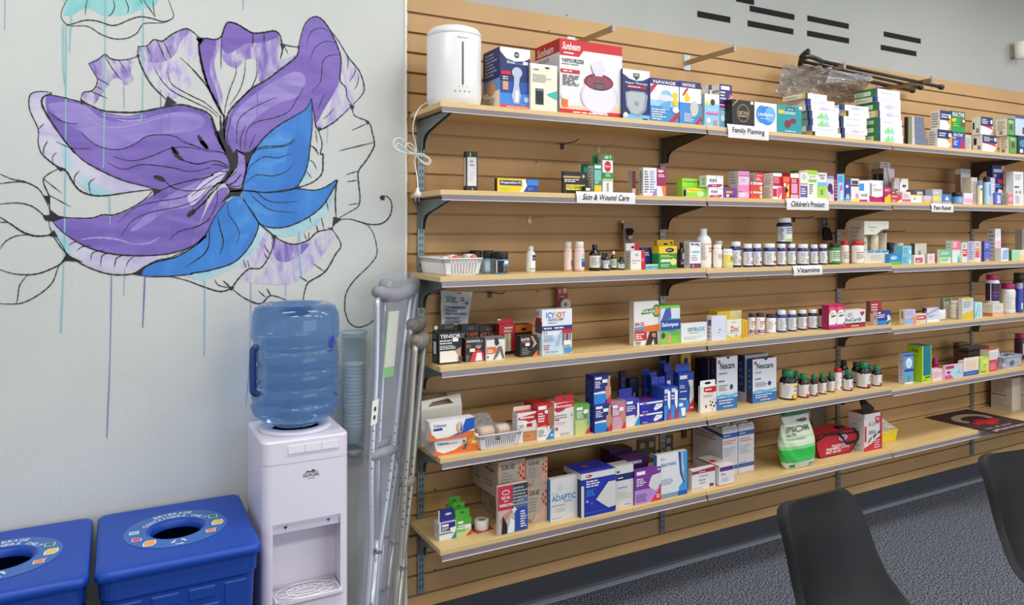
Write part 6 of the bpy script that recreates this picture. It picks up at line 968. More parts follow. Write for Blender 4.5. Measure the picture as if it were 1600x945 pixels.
carton('bandage_carton', 'white carton with a purple band and red edges, reaching far back', 'box', K, 1088, 1123.6, 1146.8, 729, 759.8, '#E2E0E2', 'r .05 .72 .97 .93 #5A2A7A;l .15 .5 .5 .64 #4A3A8A 2;l .15 .15 .85 .4 #B8C0D0 4;r 0 0 1 .03 R', 'r 0 0 1 .04 R;r 0 .95 1 1 R', top='r 0 0 1 1 #E0D8D4;r .2 .4 .5 .6 R;r 0 0 .03 1 R', dmax=.22)
TW = 'r 0 .80 1 .9 #3A5AA0;l .08 .83 .5 .87 #C8D8E8 1;l .08 .66 .9 .76 #D87880 2;l .08 .4 .8 .6 #B0B8C8 4;r 0 .12 1 .2 #3A5AA0;l .1 .2 .6 .25 #A0B0C8 1'
carton('glove_box', 'tall white box with blue bands, left of two, reaching far back', 'box', K, 1077, 1129.2, 1152.6, 671.5, .10, '#D4D2DA', TW, 'p #34508C 0 1 0 .95 1 .82 1 .9;l .1 .7 .8 .86 #C08890 2', top='r 0 0 1 1 #B8B4B4', dmax=.20)
carton('glove_box', 'tall white box with blue bands, right of two, reaching far back', 'box', K, 1146, 1153.8, 1178.2, 667, .10, '#D8D6DC', TW, 'r 0 .8 1 .9 #34508C', top='r 0 0 1 1 #B8B4B4', depth=.18)
for i, (px, py) in enumerate([(1151, 668), (1176, 664.5)]):
    o = [q for q in COL.objects if q.name.startswith('glove_box')][i]
    w_ = max(v.co.x for v in o.data.vertices); h_ = max(v.co.z for v in o.data.vertices); d_ = max(v.co.y for v in o.data.vertices)
    mb = MB()
    for j in range(5):
        y = d_ * (.02 + j * .2); mb.mesh([(0, y, h_), (w_, y, h_), (w_ * .96, y + .002, h_ + .011), (w_ * .6, y + .006, h_ + .007), (w_ * .3, y, h_ + .012), (w_ * .04, y + .004, h_ + .006)], [(0, 1, 2, 3, 4, 5)], cm('#DCDADC'))
    mb.build('torn_flap', o)
carton('first_aid_carton', 'white and red kit carton with a round emblem, right of the red bag', 'box', K, 1326, 1350.2, 1377.5, 648, 706.2, '#D8D2D2', 'p R 0 0 1 0 1 .36 .7 .3 .35 .16 0 .1;p #4A4A58 .25 .2 .42 .32 .42 .38 .25 .28;p #4A4A58 .5 .3 .7 .38 .7 .45 .5 .38;p #4A4A58 .76 .4 .95 .46 .95 .5 .76 .48;p o .2 .14 .34 .18 .34 .22;l .25 .44 .7 .54 D 3;l .55 .04 .95 .28 k 4;e .75 .82 .13 .12 #C03848;t .67 .79 .83 .86 w 70;i .25 .66 .65 .78 #B8ACB4 Kit;r .0 .9 1 1 #D8D2D2;r .9 .0 1 1 #B82838;r .9 .34 1 .95 #C03848;r .03 .26 .1 .68 R', 'l .1 .1 .9 .4 s 4;l .1 .5 .9 .9 S 3', top='r 0 0 1 1 #C02838', dmax=.09)
PS = 'l .06 .5 .94 .95 #A89C8C 9;l .06 .42 .94 .48 K 1;l .06 .08 .94 .38 #A89C8C 7'
carton('paper_carton', 'large white carton with rows of print standing by the wall behind the mat', 'box', K, 1545, 1581.2, 1625, 592, .143, '#C9C1B4', '', PS, dmax=.12)
carton('paper_carton', 'large white printed carton with teal top, cut by the right picture edge', 'box', K, 1583.5, 1624, 1675, 594, .04, '#C9C1B4', '', PS, top='r 0 0 1 1 #1E4A50', dmax=.11)
# ---------------- humidifier ----------------
def face_ang(cx, cy): return math.atan2(CAM.y - cy, CAM.x - cx)
hc = Vector((wx(709.5, -.197), -.197, SZ[0][0]))
e = empty('humidifier', hc); tag(e, 'white upright cylindrical humidifier standing at the mural end of the top shelf', 'humidifier')
HW = M('#EAEAE8', .32)
mb = MB(); mb.lathe([(.088, 0), (.094, .006), (.098, .03), (.098, .246), (.0965, .249)], HW, 64, (0, 0, .0004)); mb.build('body', e)
mb = MB(); mb.lathe([(.0955, .2492), (.0978, .2515), (.097, .262), (.088, .276), (.065, .285), (.03, .289), (0, .290)], HW, 64); mb.build('lid', e)
fa = face_ang(hc.x, hc.y)
def hs(u, v, ee=0.0003):
    a = fa + math.radians(18) + u / .098; return Vector(((.098 + ee) * math.cos(a), (.098 + ee) * math.sin(a), v))
mb = MB(); mb.mesh([hs(u, v) for u, v in [(-.0035, .066), (.0035, .066), (.0035, .217), (-.0035, .217)]], [(0, 1, 2, 3)], M('#4A4B49', .3)); mb.build('water_window', e)
mb = MB(); put_text(mb, 'hysure', M('#55565A'), lambda u, v: hs(-.018 + .038 * u, .226 + .010 * v), 0, 0, 1, 1)
for i in range(4): mb.lathe([(.0045, 0), (.0045, .0003)], M('#BFC0C2'), 10, fn=lambda q, a, i=i: hs(-.026 + i * .017 + q.x, .045 + q.y, q.z + .0002))
for i in range(3): mb.lathe([(.002, 0), (.002, .0003)], M('#9FA2A6'), 8, fn=lambda q, a, i=i: hs(-.014 + i * .014 + q.x, .060 + q.y, q.z + .0002))
mb.build('control_marks', e)
WC = M('#E8E6E0', .4)
def P3(*a): return [at(x, y, Y) - hc for (x, y, Y) in a]
mb = MB()
mb.tube(spline(P3((668, 160, -.16), (656, 168, -.17), (648, 184, -.185), (645, 205, -.17), (649, 222, -.15), (651, 236, -.15)), 8), .0024, WC, 8)
for pts in [[(651, 238), (640, 230), (626, 216), (615, 220), (618, 233), (634, 239), (651, 240)], [(651, 240), (638, 236), (622, 224), (620, 232), (636, 240), (651, 242)], [(651, 238), (644, 226), (636, 224), (634, 232), (644, 240), (651, 240)], [(650, 241), (662, 244), (671, 249), (668, 255), (658, 251), (650, 243)], [(651, 240), (662, 241), (673, 250), (670, 257), (660, 254), (650, 242)]]:
    mb.tube(spline([at(x, y, -.15 - .004 * i) - hc for i, (x, y) in enumerate(pts)], 6), .0024, WC, 8)
mb.tube(spline(P3((651, 240, -.15), (648, 252, -.155), (651.5, 275, -.165), (653, 294, -.175)), 8), .0024, WC, 8); mb.build('power_cord', e)
p = at(652.5, 303, -.18) - hc
mb = MB(); mb.lathe([(.004, .022), (.006, .018), (.006, .012), (.012, .004), (.013, -.008), (.009, -.012)], WC, 12, p); mb.box((p.x - .008, p.y - .001, p.z - .026), (p.x - .006, p.y + .004, p.z - .012), STEEL); mb.box((p.x + .005, p.y - .001, p.z - .026), (p.x + .007, p.y + .004, p.z - .012), STEEL); mb.build('plug', e)

# ---------------- slat wall arms and hooks ----------------
for (px, py, lab) in [(958, 44, 'above the white and red vapourizer box'), (1147.5, 76, 'above the nasal rinse boxes'), (1319, 103, 'rising out of the wrapped canes'), (1455, 125, 'carrying the right end of the canes')]:
    q = at(px, py, -.30); mb = MB(); e = empty('display_arm', (q.x, -.0006, q.z)); tag(e, 'steel slat wall display arm ' + lab, 'display arm', 'display arms high on the slat wall')
    mb.box((-.006, -.30, -.011), (.006, -.003, .009), M('#A58F6C', .35, .55)); mb.build('arm', e)
    mb = MB(); mb.box((-.0075, -.304, -.013), (.0075, -.3005, .020), STEEL); mb.build('end_stop', e)
    mb = MB(); mb.box((-.020, -.003, -.035), (.020, 0, .036), M('#B8BCBE', .25, .8)); mb.build('wall_plate', e)
for (px, py, c, lab) in [(878, 226, '#3A2E24', 'dark slat wall peg under the top shelf, left one'), (935, 231, '#C8B89C', 'cream slat wall peg above the green cartons'), (827, 341, '#C8B89C', 'cream slat wall peg under the second shelf'), (1240, 341, '#2E241C', 'dark slat wall peg left of the hanging black pouch'), (765, 457, '#3A2E24', 'dark slat wall peg above the KT TAPE boxes'), (1382, 362, '#4A3222', 'brown slat wall peg behind the bath gift set'), (1580, 520, '#B8B4AC', 'pale slat wall peg under the fourth shelf at the right')]:
    q = at(px, py, 0); e = empty('peg_hook', (q.x, -.0005, q.z)); tag(e, lab, 'hook', 'pegs on the slat wall'); m = M(c, .4, .3)
    mb = MB(); mb.box((-.008, -.003, -.020), (.008, 0, .006), m); mb.build('plate', e)
    mb = MB(); mb.tube(spline([(0, -.003, 0), (0, -.05, .002), (0, -.11, .004), (0, -.125, .012)], 5), .002, m, 8); mb.build('wire', e)

# ---------------- wrapped canes on the arms ----------------
za = at(1319, 103, -.30).z + .010
BLK = M('#141212', .35); BRN = M('#2A1714', .4)
def cane(lab, a, b, m, hd, r=.008):
    A, B = Vector(a), Vector(b); e = empty('walking_cane', A); tag(e, lab, 'cane', 'walking canes resting on the display arms')
    mb = MB(); mb.tube([Vector((0, 0, 0)), B - A], r, m, 12); mb.build('shaft', e)
    mb = MB(); mb.tube(spline([Vector(h) for h in hd], 6), .0115, BLK, 12); mb.build('handle', e)
    d = (B - A).normalized(); mb = MB(); mb.tube([B - A - d * .002, B - A + d * .012, B - A + d * .028], [.010, .014, .015], BLK, 14); mb.build('rubber_tip', e)
L1 = at(1262, 112, -.20); R1 = at(1432, 133, -.12)
cane('slim black cane lying highest across the display arms', (L1.x, -.19, za + .016), (R1.x, -.13, za - .002), BLK, [(0, 0, 0), (-.03, 0, .01), (-.05, -.02, .02), (-.055, -.06, .03)])
cane('dark brown cane lying behind the other canes', (L1.x + .1, -.07, za + .030), (R1.x + .06, -.045, za + .0), BRN, [(0, 0, 0), (-.02, -.02, .012), (-.04, -.05, .04), (-.045, -.09, .055)], .011)
cane('black cane lying nearest the shelf front', (L1.x + .02, -.265, za + .006), (R1.x + .0, -.245, za - .020), BLK, [(0, 0, 0), (-.05, -.01, .004), (-.10, -.015, .008), (-.14, -.015, .002)], .009)
def crumple(name, lab, cat, quad, m, n=22, amp=.02, seed=1, parent=None):
    rg = random.Random(seed); Q = [Vector(q) for q in quad]; mb = MB(); pts = []
    ph = [(rg.uniform(3, 16), rg.uniform(3, 16), rg.uniform(0, 6)) for _ in range(9)]
    for j in range(n + 1):
        for i in range(n + 1):
            u, v = i / n, j / n; p = (Q[0] * (1 - u) + Q[1] * u) * (1 - v) + (Q[3] * (1 - u) + Q[2] * u) * v
            h = sum(abs(math.sin(a * u + b * v + c)) - .5 for a, b, c in ph) / 3
            ed = .35 + .65 * min(1, 5 * min(u, 1 - u)); p += Vector((rg.uniform(-.2, .2) * amp, h * amp * ed, rg.uniform(-.25, .25) * amp)); p.y = min(p.y, -.006); pts.append(p)
    mb.mesh(pts, [(j * (n + 1) + i, j * (n + 1) + i + 1, (j + 1) * (n + 1) + i + 1, (j + 1) * (n + 1) + i) for j in range(n) for i in range(n)], m, False)
    o = mb.build(name, parent); 
    if parent is None: tag(o, lab, cat)
    return o
WRAP = clear_mat('cloudy_wrap', '#A09C98', .66, .1)
crumple('plastic_wrap', 'crumpled clear plastic wrap over the cane handles at the top of the wall', 'plastic wrap', [at(1213, 148, -.10), at(1262, 150, -.16), at(1312, 104, -.27), at(1224, 100, -.06)], WRAP, 22, .030, 3)
crumple('plastic_wrap', 'greyish brown plastic wrap hanging between the white box stacks', 'plastic wrap', [at(1294, 164, -.11), at(1338, 158, -.11), at(1362, 128, -.17), at(1262, 118, -.20)], clear_mat('brown_wrap', '#8A7A70', .80, .1), 22, .022, 5)
crumple('plastic_wrap', 'shiny clear plastic strip around the middle of the canes', 'plastic wrap', [at(1290, 130, -.275), at(1365, 126, -.275), at(1362, 118, -.27), at(1298, 108, -.27)], clear_mat('shiny_wrap', '#B8BCC4', .45, .05), 20, .012, 8)

# ---------------- baskets ----------------
def basket(name, lab, k, x0, x1, ytop, sb, depth, col, flare=.008, slots=14, z=None, mark=None, solid=.25):
    Y = place(k, x0, sb); A = at(x0, ytop, Y); X1 = wx(x1, Y); zs = SZ[k][secof(A.x)]; H = A.z - zs; W_ = X1 - A.x; m = M(col, .4)
    e = empty(name, (A.x, Y, zs + .0004)); tag(e, lab, 'basket'); mb = MB(); f = flare; t = .0022
    cb = [(f, f), (W_ - f, f), (W_ - f, depth - f), (f, depth - f)]; ct = [(0, 0), (W_, 0), (W_, depth), (0, depth)]
    mb.box((f, f, 0), (W_ - f, depth - f, .0025), m)
    for i in range(4):
        j = (i + 1) % 4; b0, b1, t0, t1 = cb[i], cb[j], ct[i], ct[j]; L = math.hypot(t1[0] - t0[0], t1[1] - t0[1]); ns = max(4, int(slots * L / max(W_, depth)))
        nx, ny = -(t1[1] - t0[1]) / L, (t1[0] - t0[0]) / L
        def q(u, v, o): return Vector((b0[0] + (b1[0] - b0[0]) * u + ((t0[0] - b0[0]) * (1 - u) + (t1[0] - b1[0]) * u) * v + nx * o, b0[1] + (b1[1] - b0[1]) * u + ((t0[1] - b0[1]) * (1 - u) + (t1[1] - b1[1]) * u) * v + ny * o, v * H))
        def slab(u0, u1, v0, v1):
            p = [q(u0, v0, 0), q(u1, v0, 0), q(u1, v1, 0), q(u0, v1, 0), q(u0, v0, t), q(u1, v0, t), q(u1, v1, t), q(u0, v1, t)]
            mb.mesh(p, [(0, 1, 2, 3), (7, 6, 5, 4), (0, 4, 5, 1), (1, 5, 6, 2), (2, 6, 7, 3), (3, 7, 4, 0)], m)
        slab(0, 1, 0, solid * .4); slab(0, 1, 1 - solid, 1); slab(0, .12, 0, 1); slab(.88, 1, 0, 1)
        for s_ in range(ns): u = .12 + .76 * s_ / ns; slab(u, u + .76 / ns * .5, 0, 1)
    # rolled rim
    mb.tube([Vector((x, y, H)) for x, y in ct] + [Vector((ct[0][0], ct[0][1], H))], .003, m, 6)
    mb.build('basket_shell', e)
    if mark:
        mb = MB(); decals(mb, mark, lambda u, v, ee: Vector((u * W_, f * (1 - v) - ee - .0008, v * H))); mb.build('handwriting', e)
    USED.append((k, A.x, X1, Y, Y + depth, zs, zs + H)); return e, W_, depth, H
b3, W3, D3, H3 = basket('slotted_basket', 'white slotted plastic basket at the mural end of the third shelf', 2, 694.5, 753.5, 405, .010, .235, '#EDEAE8', .01, 16)
zb = SZ[2][0] + .003
for i, (dx, dy, c) in enumerate([(.028, .06, '#E0785A'), (.075, .115, '#E8E4DE'), (.115, .05, '#F0EDE8')]):
    e = empty('cream_tube', (b3.location.x + dx, b3.location.y + dy, zb)); tag(e, ['orange capped white tube lying in the white basket, left', 'white tube lying across the back of the white basket', 'white tube with orange end at the right of the white basket'][i], 'tube')
    mb = MB(); mb.tube([(0, -.035, +.052 + .004 * i), (.004, .035, +.052 + .004 * i)], .012, M('#EFECE6'), 14); mb.build('tube_body', e)
    mb = MB(); mb.tube([(0, -.048, +.052 + .004 * i), (0, -.0355, +.052 + .004 * i)], .0105, M('#E4704E'), 14); mb.build('cap', e)
for i, (x0, x1, yt, sb, lab) in enumerate([(733, 752, 391.5, .246, 'black lidded blue wipe tub, farthest back of three beside the basket'), (754.5, 771.5, 391.5, .085, 'black lidded blue wipe tub, middle one of three beside the basket'), (772.5, 793.5, 393, .03, 'black lidded wipe tub with a black label, nearest of three beside the basket')]):
    bottle('wipe_tub', lab, 'tub', 2, x0, x1, yt, sb, 'jar', '#6FA8CC', '#151416', '#78B0D4' if i < 2 else '#1C2026', 'r .1 .1 .45 .85 #C8CCD0' if i == 1 else 'r .0 0 .12 1 #D8DCE0;e .2 .8 .05 .08 D;e .2 .5 .05 .08 D;e .2 .25 .05 .08 D;r .45 .55 .95 .85 #4AA8D0;r .5 .75 .98 .98 w;l .45 .1 .95 .5 s 3', base=None)
b5, W5, D5, H5 = basket('slotted_basket', 'white basket of bandage rolls with handwriting, beside the orange gel boxes', 4, 748.5, 815.5, 683, .006, .135, '#E4DFE4', .012, 14, mark='l .38 .6 .5 .9 D 2;l .42 .55 .52 .75 D 1')
zb = SZ[4][0]
for i, (dx, dy, L, r, c, lab) in enumerate([(.045, .045, .055, .022, '#E4BC92', 'left flesh coloured bandage roll in the white basket'), (.115, .05, .045, .020, '#E8C39C', 'right flesh coloured bandage roll in the white basket')]):
    e = empty('bandage_roll', (b5.location.x + dx, b5.location.y + dy, zb + .040)); e.rotation_euler = (0, 0, .15); tag(e, lab, 'bandage roll')
    mb = MB(); mb.lathe([(.006, -L / 2), (r, -L / 2), (r * 1.02, -L / 2 + .002), (r * 1.02, L / 2 - .002), (r, L / 2), (.006, L / 2)], M(c, .8), 24, fn=lambda q, a: Vector((q.z, q.x, q.y + .012))); mb.build('roll', e)
    mb = MB(); mb.lathe([(r * 1.1, -L / 2 - .004), (r * 1.18, 0), (r * 1.08, L / 2 + .004)], FILM, 14, fn=lambda q, a: Vector((q.z, q.x, q.y + .012))); mb.build('film_wrap', e)
crumple('gauze_packet', 'grey striped gauze packets at the back of the white basket of bandage rolls', 'packet', [b5.location + Vector((.006, .075, .05)), b5.location + Vector((.11, .075, .05)), b5.location + Vector((.10, .125, .100)), b5.location + Vector((.0, .125, .100))], M('#A8A29E', .35), 10, .006, 4)
b6, W6, D6, H6 = basket('slotted_basket', 'pale grey basket of papers near the right picture edge', 4, 1567, 1597.5, 558.5, .02, .085, '#C4C4D4', .008, 10, mark='e .5 .4 .12 .25 #5A6A90', solid=.5)
for i in range(4):
    mb = MB(); x = b6.location.x + .012 + i * .022; y = b6.location.y + .02 + i * .012; z = SZ[4][2] + .004
    mb.box((-.0, -.0, 0), (.045, .002, .095 + .006 * (i % 2)), M('#DCDCE4')); decals(mb, 'l .1 .55 .9 .95 d 3', lambda u, v, ee: Vector((u * .045, -ee, v * .095)))
    o = mb.build('paper_card'); o.location = (x, y, z); o.rotation_euler = (math.radians(-10), 0, .3); tag(o, 'white printed card in the grey basket, %s from the left' % ['first', 'second', 'third', 'fourth'][i], 'card')
# yellow tub covered with plastic
q = onz(1377.5, 693, SZ[5][1]); X1 = wx(1403, q.y); W_ = X1 - q.x
e = empty('yellow_tub', (q.x, q.y, SZ[5][2] + .0006)); tag(e, 'small yellow plastic tub under a clear bag, right of the first aid carton', 'tub')
m = M('#E4CC20', .3); mb = MB(); H = .062; f = .008
for a, b in [(0, 0)]:
    lo = [(f, f), (W_ - f, f), (W_ - f, .11 - f), (f, .11 - f)]; hi = [(0, 0), (W_, 0), (W_, .11), (0, .11)]; li = [(x + (.002 if x < W_ / 2 else -.002), y + (.002 if y < .05 else -.002)) for x, y in hi]; lo2 = [(x + (.002 if x < W_ / 2 else -.002), y + (.002 if y < .05 else -.002)) for x, y in lo]
    P = [Vector((x, y, 0)) for x, y in lo] + [Vector((x, y, H)) for x, y in hi] + [Vector((x, y, H)) for x, y in li] + [Vector((x, y, .003)) for x, y in lo2]
    mb.mesh(P, [(3, 2, 1, 0)] + [(i, (i + 1) % 4, 4 + (i + 1) % 4, 4 + i) for i in range(4)] + [(4 + i, 4 + (i + 1) % 4, 8 + (i + 1) % 4, 8 + i) for i in range(4)] + [(8 + i, 8 + (i + 1) % 4, 12 + (i + 1) % 4, 12 + i) for i in range(4)] + [(12, 13, 14, 15)], m)
mb.build('tub_shell', e)
o = crumple('clear_bag', 'clear crumpled bag over the yellow tub', 'bag', [Vector((q.x - .01, q.y - .006, SZ[5][2] + .05)), Vector((q.x + W_ + .008, q.y + .0, SZ[5][2] + .055)), Vector((q.x + W_ * .5, q.y + .10, SZ[5][2] + .135)), Vector((q.x - .01, q.y + .08, SZ[5][2] + .14))], clear_mat('bag_film', '#E2DDD2', .75, .2), 16, .010, 9)

# ---------------- things hanging under the shelves ----------------
q = [at(689, 508, -.045), at(730, 508, -.045), at(739, 456, -.022), at(689, 454, -.022)]
mb = MB(); n = 14; pts = []
for j in range(n + 1):
    for i in range(n + 1):
        u, v = i / n, j / n; p = (q[0] * (1 - u) + q[1] * u) * (1 - v) + (q[3] * (1 - u) + q[2] * u) * v
        p = p + Vector((0, -.014 * math.sin(math.pi * u) * math.sin(math.pi * min(1, v * 1.1)) - .0022 * math.sin(19 * u + 7 * v) - .002 * math.sin(11 * v - 5 * u), 0)); pts.append(p)
base = pts[:]
mb.mesh(pts, [(j * (n + 1) + i, j * (n + 1) + i + 1, (j + 1) * (n + 1) + i + 1, (j + 1) * (n + 1) + i) for j in range(n) for i in range(n)], M('#CDD0CC', .3), True)
def cf(u, v, ee):
    p = (q[0] * (1 - u) + q[1] * u) * (1 - v) + (q[3] * (1 - u) + q[2] * u) * v
    return p + Vector((0, -.014 * math.sin(math.pi * u) * math.sin(math.pi * min(1, v * 1.1)) - .006 - ee, 0))
decals(mb, 't .12 .49 .8 .57 n COMPRESSE;t .12 .4 .5 .47 n FROIDE;t .12 .31 .85 .38 n INSTANTANEE;t .12 .18 .62 .25 n INSTANT;t .12 .08 .7 .15 n COLD PACK;l .3 .66 .5 .84 D 3;l .62 .7 .74 .84 D 2;p n .76 .66 .86 .72 .84 .6;p t .12 .66 .16 .66 .3 .86 .26 .86;p t .12 .86 .16 .86 .3 .66 .26 .66;e .55 .95 .1 .012 K', cf)
tag(mb.build('cold_pack'), 'white instant cold pack bag hanging above the TENSOR box', 'cold pack')
q = at(879, 464, -.03); e = empty('tape_card', (q.x, -.03, q.z)); tag(e, 'red carded roll of white tape hanging behind the ICY HOT box', 'carded tape')
mb = MB(); mb.box((-.026, 0, -.045), (.026, .0015, .040), cm('#9A2030')); decals(mb, 'r .1 .68 .5 .95 #B84858;r .55 .72 .92 .95 #D8B090;l .15 .75 .45 .9 w 2;l .3 .5 .8 .6 k 1', lambda u, v, ee: Vector((-.026 + .052 * u, -ee, -.045 + .085 * v))); mb.build('card', e)
mb = MB(); mb.lathe([(.008, 0), (.024, 0), (.0245, .001), (.0245, .013), (.024, .014), (.008, .014), (.008, 0)], M('#D8D4CE', .6), 26, fn=lambda p, a: Vector((p.x + .008, -p.z - .001, p.y - .030))); mb.build('roll', e)
q = at(981, 366, -.035); e = empty('brush_pack', (q.x, -.035, q.z)); tag(e, 'clear pack with a round black brush hanging over the red and white cartons', 'brush pack')
mb = MB(); mb.box((-.024, 0, -.055), (.024, .0015, .050), cm('#8A7468')); decals(mb, 'r .05 .6 .95 .98 #A08A7C;l .15 .66 .9 .8 X 3', lambda u, v, ee: Vector((-.024 + .048 * u, -ee, -.055 + .105 * v))); mb.build('card', e)
mb = MB(); mb.lathe([(0, -.017), (.010, -.014), (.017, -.004), (.019, .004), (.015, .012), (0, .015)], M('#14110F', .9), 18, (.004, -.012, .012), sy=.5); mb.lathe([(.012, -.034), (.0125, -.018)], M('#B8B0A8', .3), 14, (.004, -.012, .012), sy=.5); mb.build('brush', e)
q = at(973, 352, -.02); mb = MB(); mb.box((-.007, 0, -.02), (.007, .002, .02), STEEL); o = mb.build('price_clip'); o.location = (q.x, -.0206, q.z); tag(o, 'bright metal price clip left of the hanging brush pack', 'clip')
q = at(1289, 350, -.03); e = empty('hanging_pouch', (q.x, -.03, q.z)); tag(e, 'black brace pouch with a navy card hanging above the Vitamins sign', 'pouch')
mb = MB(); mb.box((-.020, 0, -.012), (.020, .0015, .034), cm('#262A3C')); decals(mb, 'r 0 0 1 .03 d;r 0 .97 1 1 d;l .15 .3 .7 .8 d 3', lambda u, v, ee: Vector((-.020 + .040 * u, -ee, -.012 + .046 * v))); mb.build('card', e)
mb = MB(); mb.poly([(-.022, -.001, -.013), (.020, -.001, -.013), (.022, -.004, -.05), (.032, -.012, -.085), (-.030, -.012, -.085), (-.028, -.004, -.05)], M('#17171B', .8)); mb.poly([(-.022, -.014, -.02), (.020, -.014, -.02), (.030, -.02, -.05), (.032, -.022, -.085), (-.030, -.022, -.085), (-.034, -.02, -.05)], M('#17171B', .8)); mb.build('pouch_body', e)
# bath gift set: an open fronted card box
K = 2; Y = place(2, 1348, .035); A = at(1350.5, 345.5, Y); X1 = wx(1388.6, Y); zs = SZ[2][1]; W_, H = X1 - A.x, A.z - zs; d_ = .09
e = empty('bath_gift_set', (A.x, Y, zs + .0006)); tag(e, 'cream bath gift set in an open fronted box, right of the red capped bottles', 'gift set')
c = cm('#DAD8C8'); mb = MB(); mb.box((0, 0, 0), (W_, d_, H * .30), c); mb.box((0, .012, H * .30), (.004, d_, H * .72), c); mb.box((W_ - .004, .012, H * .3), (W_, d_, H * .72), c); mb.box((.004, d_ - .003, H * .3), (W_ - .004, d_, H * .72), cm('#B8B4A4')); mb.box((0, 0, H * .86), (W_, d_, H), c)
mb.prism([(0, H * .68), (W_ * .5, H * .68), (W_ * .72, H * .80), (W_, H * .82), (W_, H * .86), (0, H * .86)], 'y', 0, .004, c); mb.prism([(0, H * .68), (W_ * .0 + .004, H * .68), (W_ * .0 + .004, H * .86), (0, H * .86)], 'y', .004, d_, c)
decals(mb, 't .15 .83 .5 .89 s Aveeno;l .25 .76 .4 .79 s 1;r .12 .25 .38 .30 b;r .42 .25 .66 .30 b;r .7 .25 .98 .30 b;l .25 .06 .9 .2 S 3;r .75 .92 .9 .95 C', lambda u, v, ee: Vector((u * W_, -ee, v * H))); decals(mb, 'r 0 0 1 1 #C4BCB0;l .15 .2 .85 .9 #A89C90 7', lambda u, v, ee: Vector((-ee, d_ * (1 - u), v * H * .99))); mb.build('card_box', e)
mb = MB(); mb.lathe([(.016, 0), (.024, .004), (.025, H * .2), (.020, H * .34), (.010, H * .37), (.009, H * .40)], M('#DDDACA', .3), 20, (W_ * .28, .045, H * .301), sy=.7); decals(mb, 'l .1 .4 .6 .6 G 2', lambda u, v, ee: Vector((W_ * .16 + u * W_ * .3, .027, H * (.35 + v * .25)))); mb.build('lotion', e)
mb = MB(); mb.lathe([(.024, 0), (.024, H * .37)], noisy('oat_mix', '#D8C49A', '#EFE8D4', (1, 1, 1), 120, 3), 20, (W_ * .72, .045, H * .301), sy=.8); mb.build('oat_jar', e)

# ---------------- wall plates ----------------
for (x0, x1, y0, y1, lab, cols) in [(995, 1023.5, 685, 719, 'brown double socket plate behind the purple gauze boxes', 2), (1035.5, 1050.5, 679, 707, 'brown single socket plate right of the second upright', 1)]:
    a = at(x0, y0, 0); b = at(x1, y1, 0); Z0, Z1 = b.z - .004, a.z - .004; e = empty('wall_socket', (a.x, -.0005, Z0)); tag(e, lab, 'wall socket')
    W_, H = b.x - a.x, Z1 - Z0; mb = MB(); mb.box((0, -.005, 0), (W_, 0, H), M('#4E463C', .45)); mb.build('plate', e, bevel=.001)
    for c_ in range(cols):
        for r_ in range(2):
            cx, cz = W_ * (c_ + .5) / cols, H * (.28 + .44 * r_); mb = MB(); mb.lathe([(.015, 0), (.0145, .0015), (0, .0018)], M('#B8AC90', .5), 18, fn=lambda p, a_, cx=cx, cz=cz: Vector((cx + p.x, -.0052 - p.z, cz + p.y * .9)))
            for dx in (-.005, .005): mb.box((cx + dx - .001, -.0078, cz - .002), (cx + dx + .001, -.0068, cz + .006), M('#2A241E'))
            mb.box((cx - .0015, -.0078, cz - .009), (cx + .0015, -.0068, cz - .006), M('#2A241E')); mb.build('socket', e)
a = at(1268, 640, 0); b = at(1291, 664, 0); mb = MB(); mb.box((a.x, -.004, b.z - .02), (b.x, -.0005, a.z), M('#8C9096', .3, .8)); mb.lathe([(.004, 0), (0, .002)], M('#3A3A3A'), 10, fn=lambda p, a_: Vector((b.x - .012 + p.x, -.0042 - p.z, (a.z + b.z) / 2 + p.y)))
tag(mb.build('blank_plate'), 'blank steel wall plate behind the Epsom salt bag', 'wall plate')
a = at(1072, 672, 0); mb = MB(); mb.box((a.x - .03, -.012, .58), (a.x - .006, -.0006, .72), M('#4A4238', .6)); tag(mb.build('cable_cover'), 'dark plastic strip on the wall left of the tall white glove boxes', 'strip')

# ---------------- Epsom salt bag ----------------
q = onz(1253, 731, SZ[5][1]); zb = SZ[5][1] + .0006; Yc = q.y + .03
xl, xr = wx(1228, Yc - .02), wx(1276, Yc - .02); r = (xr - xl) / 2; cx = (xl + xr) / 2; Ht = wz(1253, 641.5, Yc) - zb
e = empty('epsom_salt_bag', (cx, Yc, zb)); tag(e, 'clear and green bag of Epsom salts leaning back on the bottom shelf', 'bag')
rows = 34; n = 40; mb = MB(); pts = []
def bagp(f, a):
    w_ = r * (.86 + .22 * math.sin(math.pi * min(1, f * 1.25)) ** .8) * (1.0 if f < .8 else 1 + (f - .8) * .45); dp = .034 * (1 - max(0, f - .5) * 1.7 if f > .5 else 1); dp = max(dp, .004) * (.75 + .25 * min(1, f * 12))
    ca, sa = math.cos(a), math.sin(a); ex = .7
    x = w_ * math.copysign(abs(ca) ** ex, ca); y = dp * math.copysign(abs(sa) ** ex, sa)
    wr = .0016 * math.sin(9 * a + 20 * f) + .0012 * math.sin(23 * f + 3 * a); return Vector((x - .012 * f + wr, y + wr + .010 * f, f * Ht + (.004 * math.sin(3 * a) if f > .95 else 0)))
cols_ = [(0, .13, '#D8DCD4'), (.13, .20, '#4FBE5C'), (.20, .36, '#38C050'), (.36, .42, '#8CDC90'), (.42, .52, '#DCE8CC'), (.52, .60, '#BCD8A8'), (.60, .80, '#D8DCC8'), (.80, .94, '#B8BAB2'), (.94, 1.01, '#1F6A3A')]
for j in range(rows + 1):
    for i in range(n): pts.append(bagp(j / rows, 2 * math.pi * i / n))
vs = [mb.bm.verts.new(p) for p in pts]
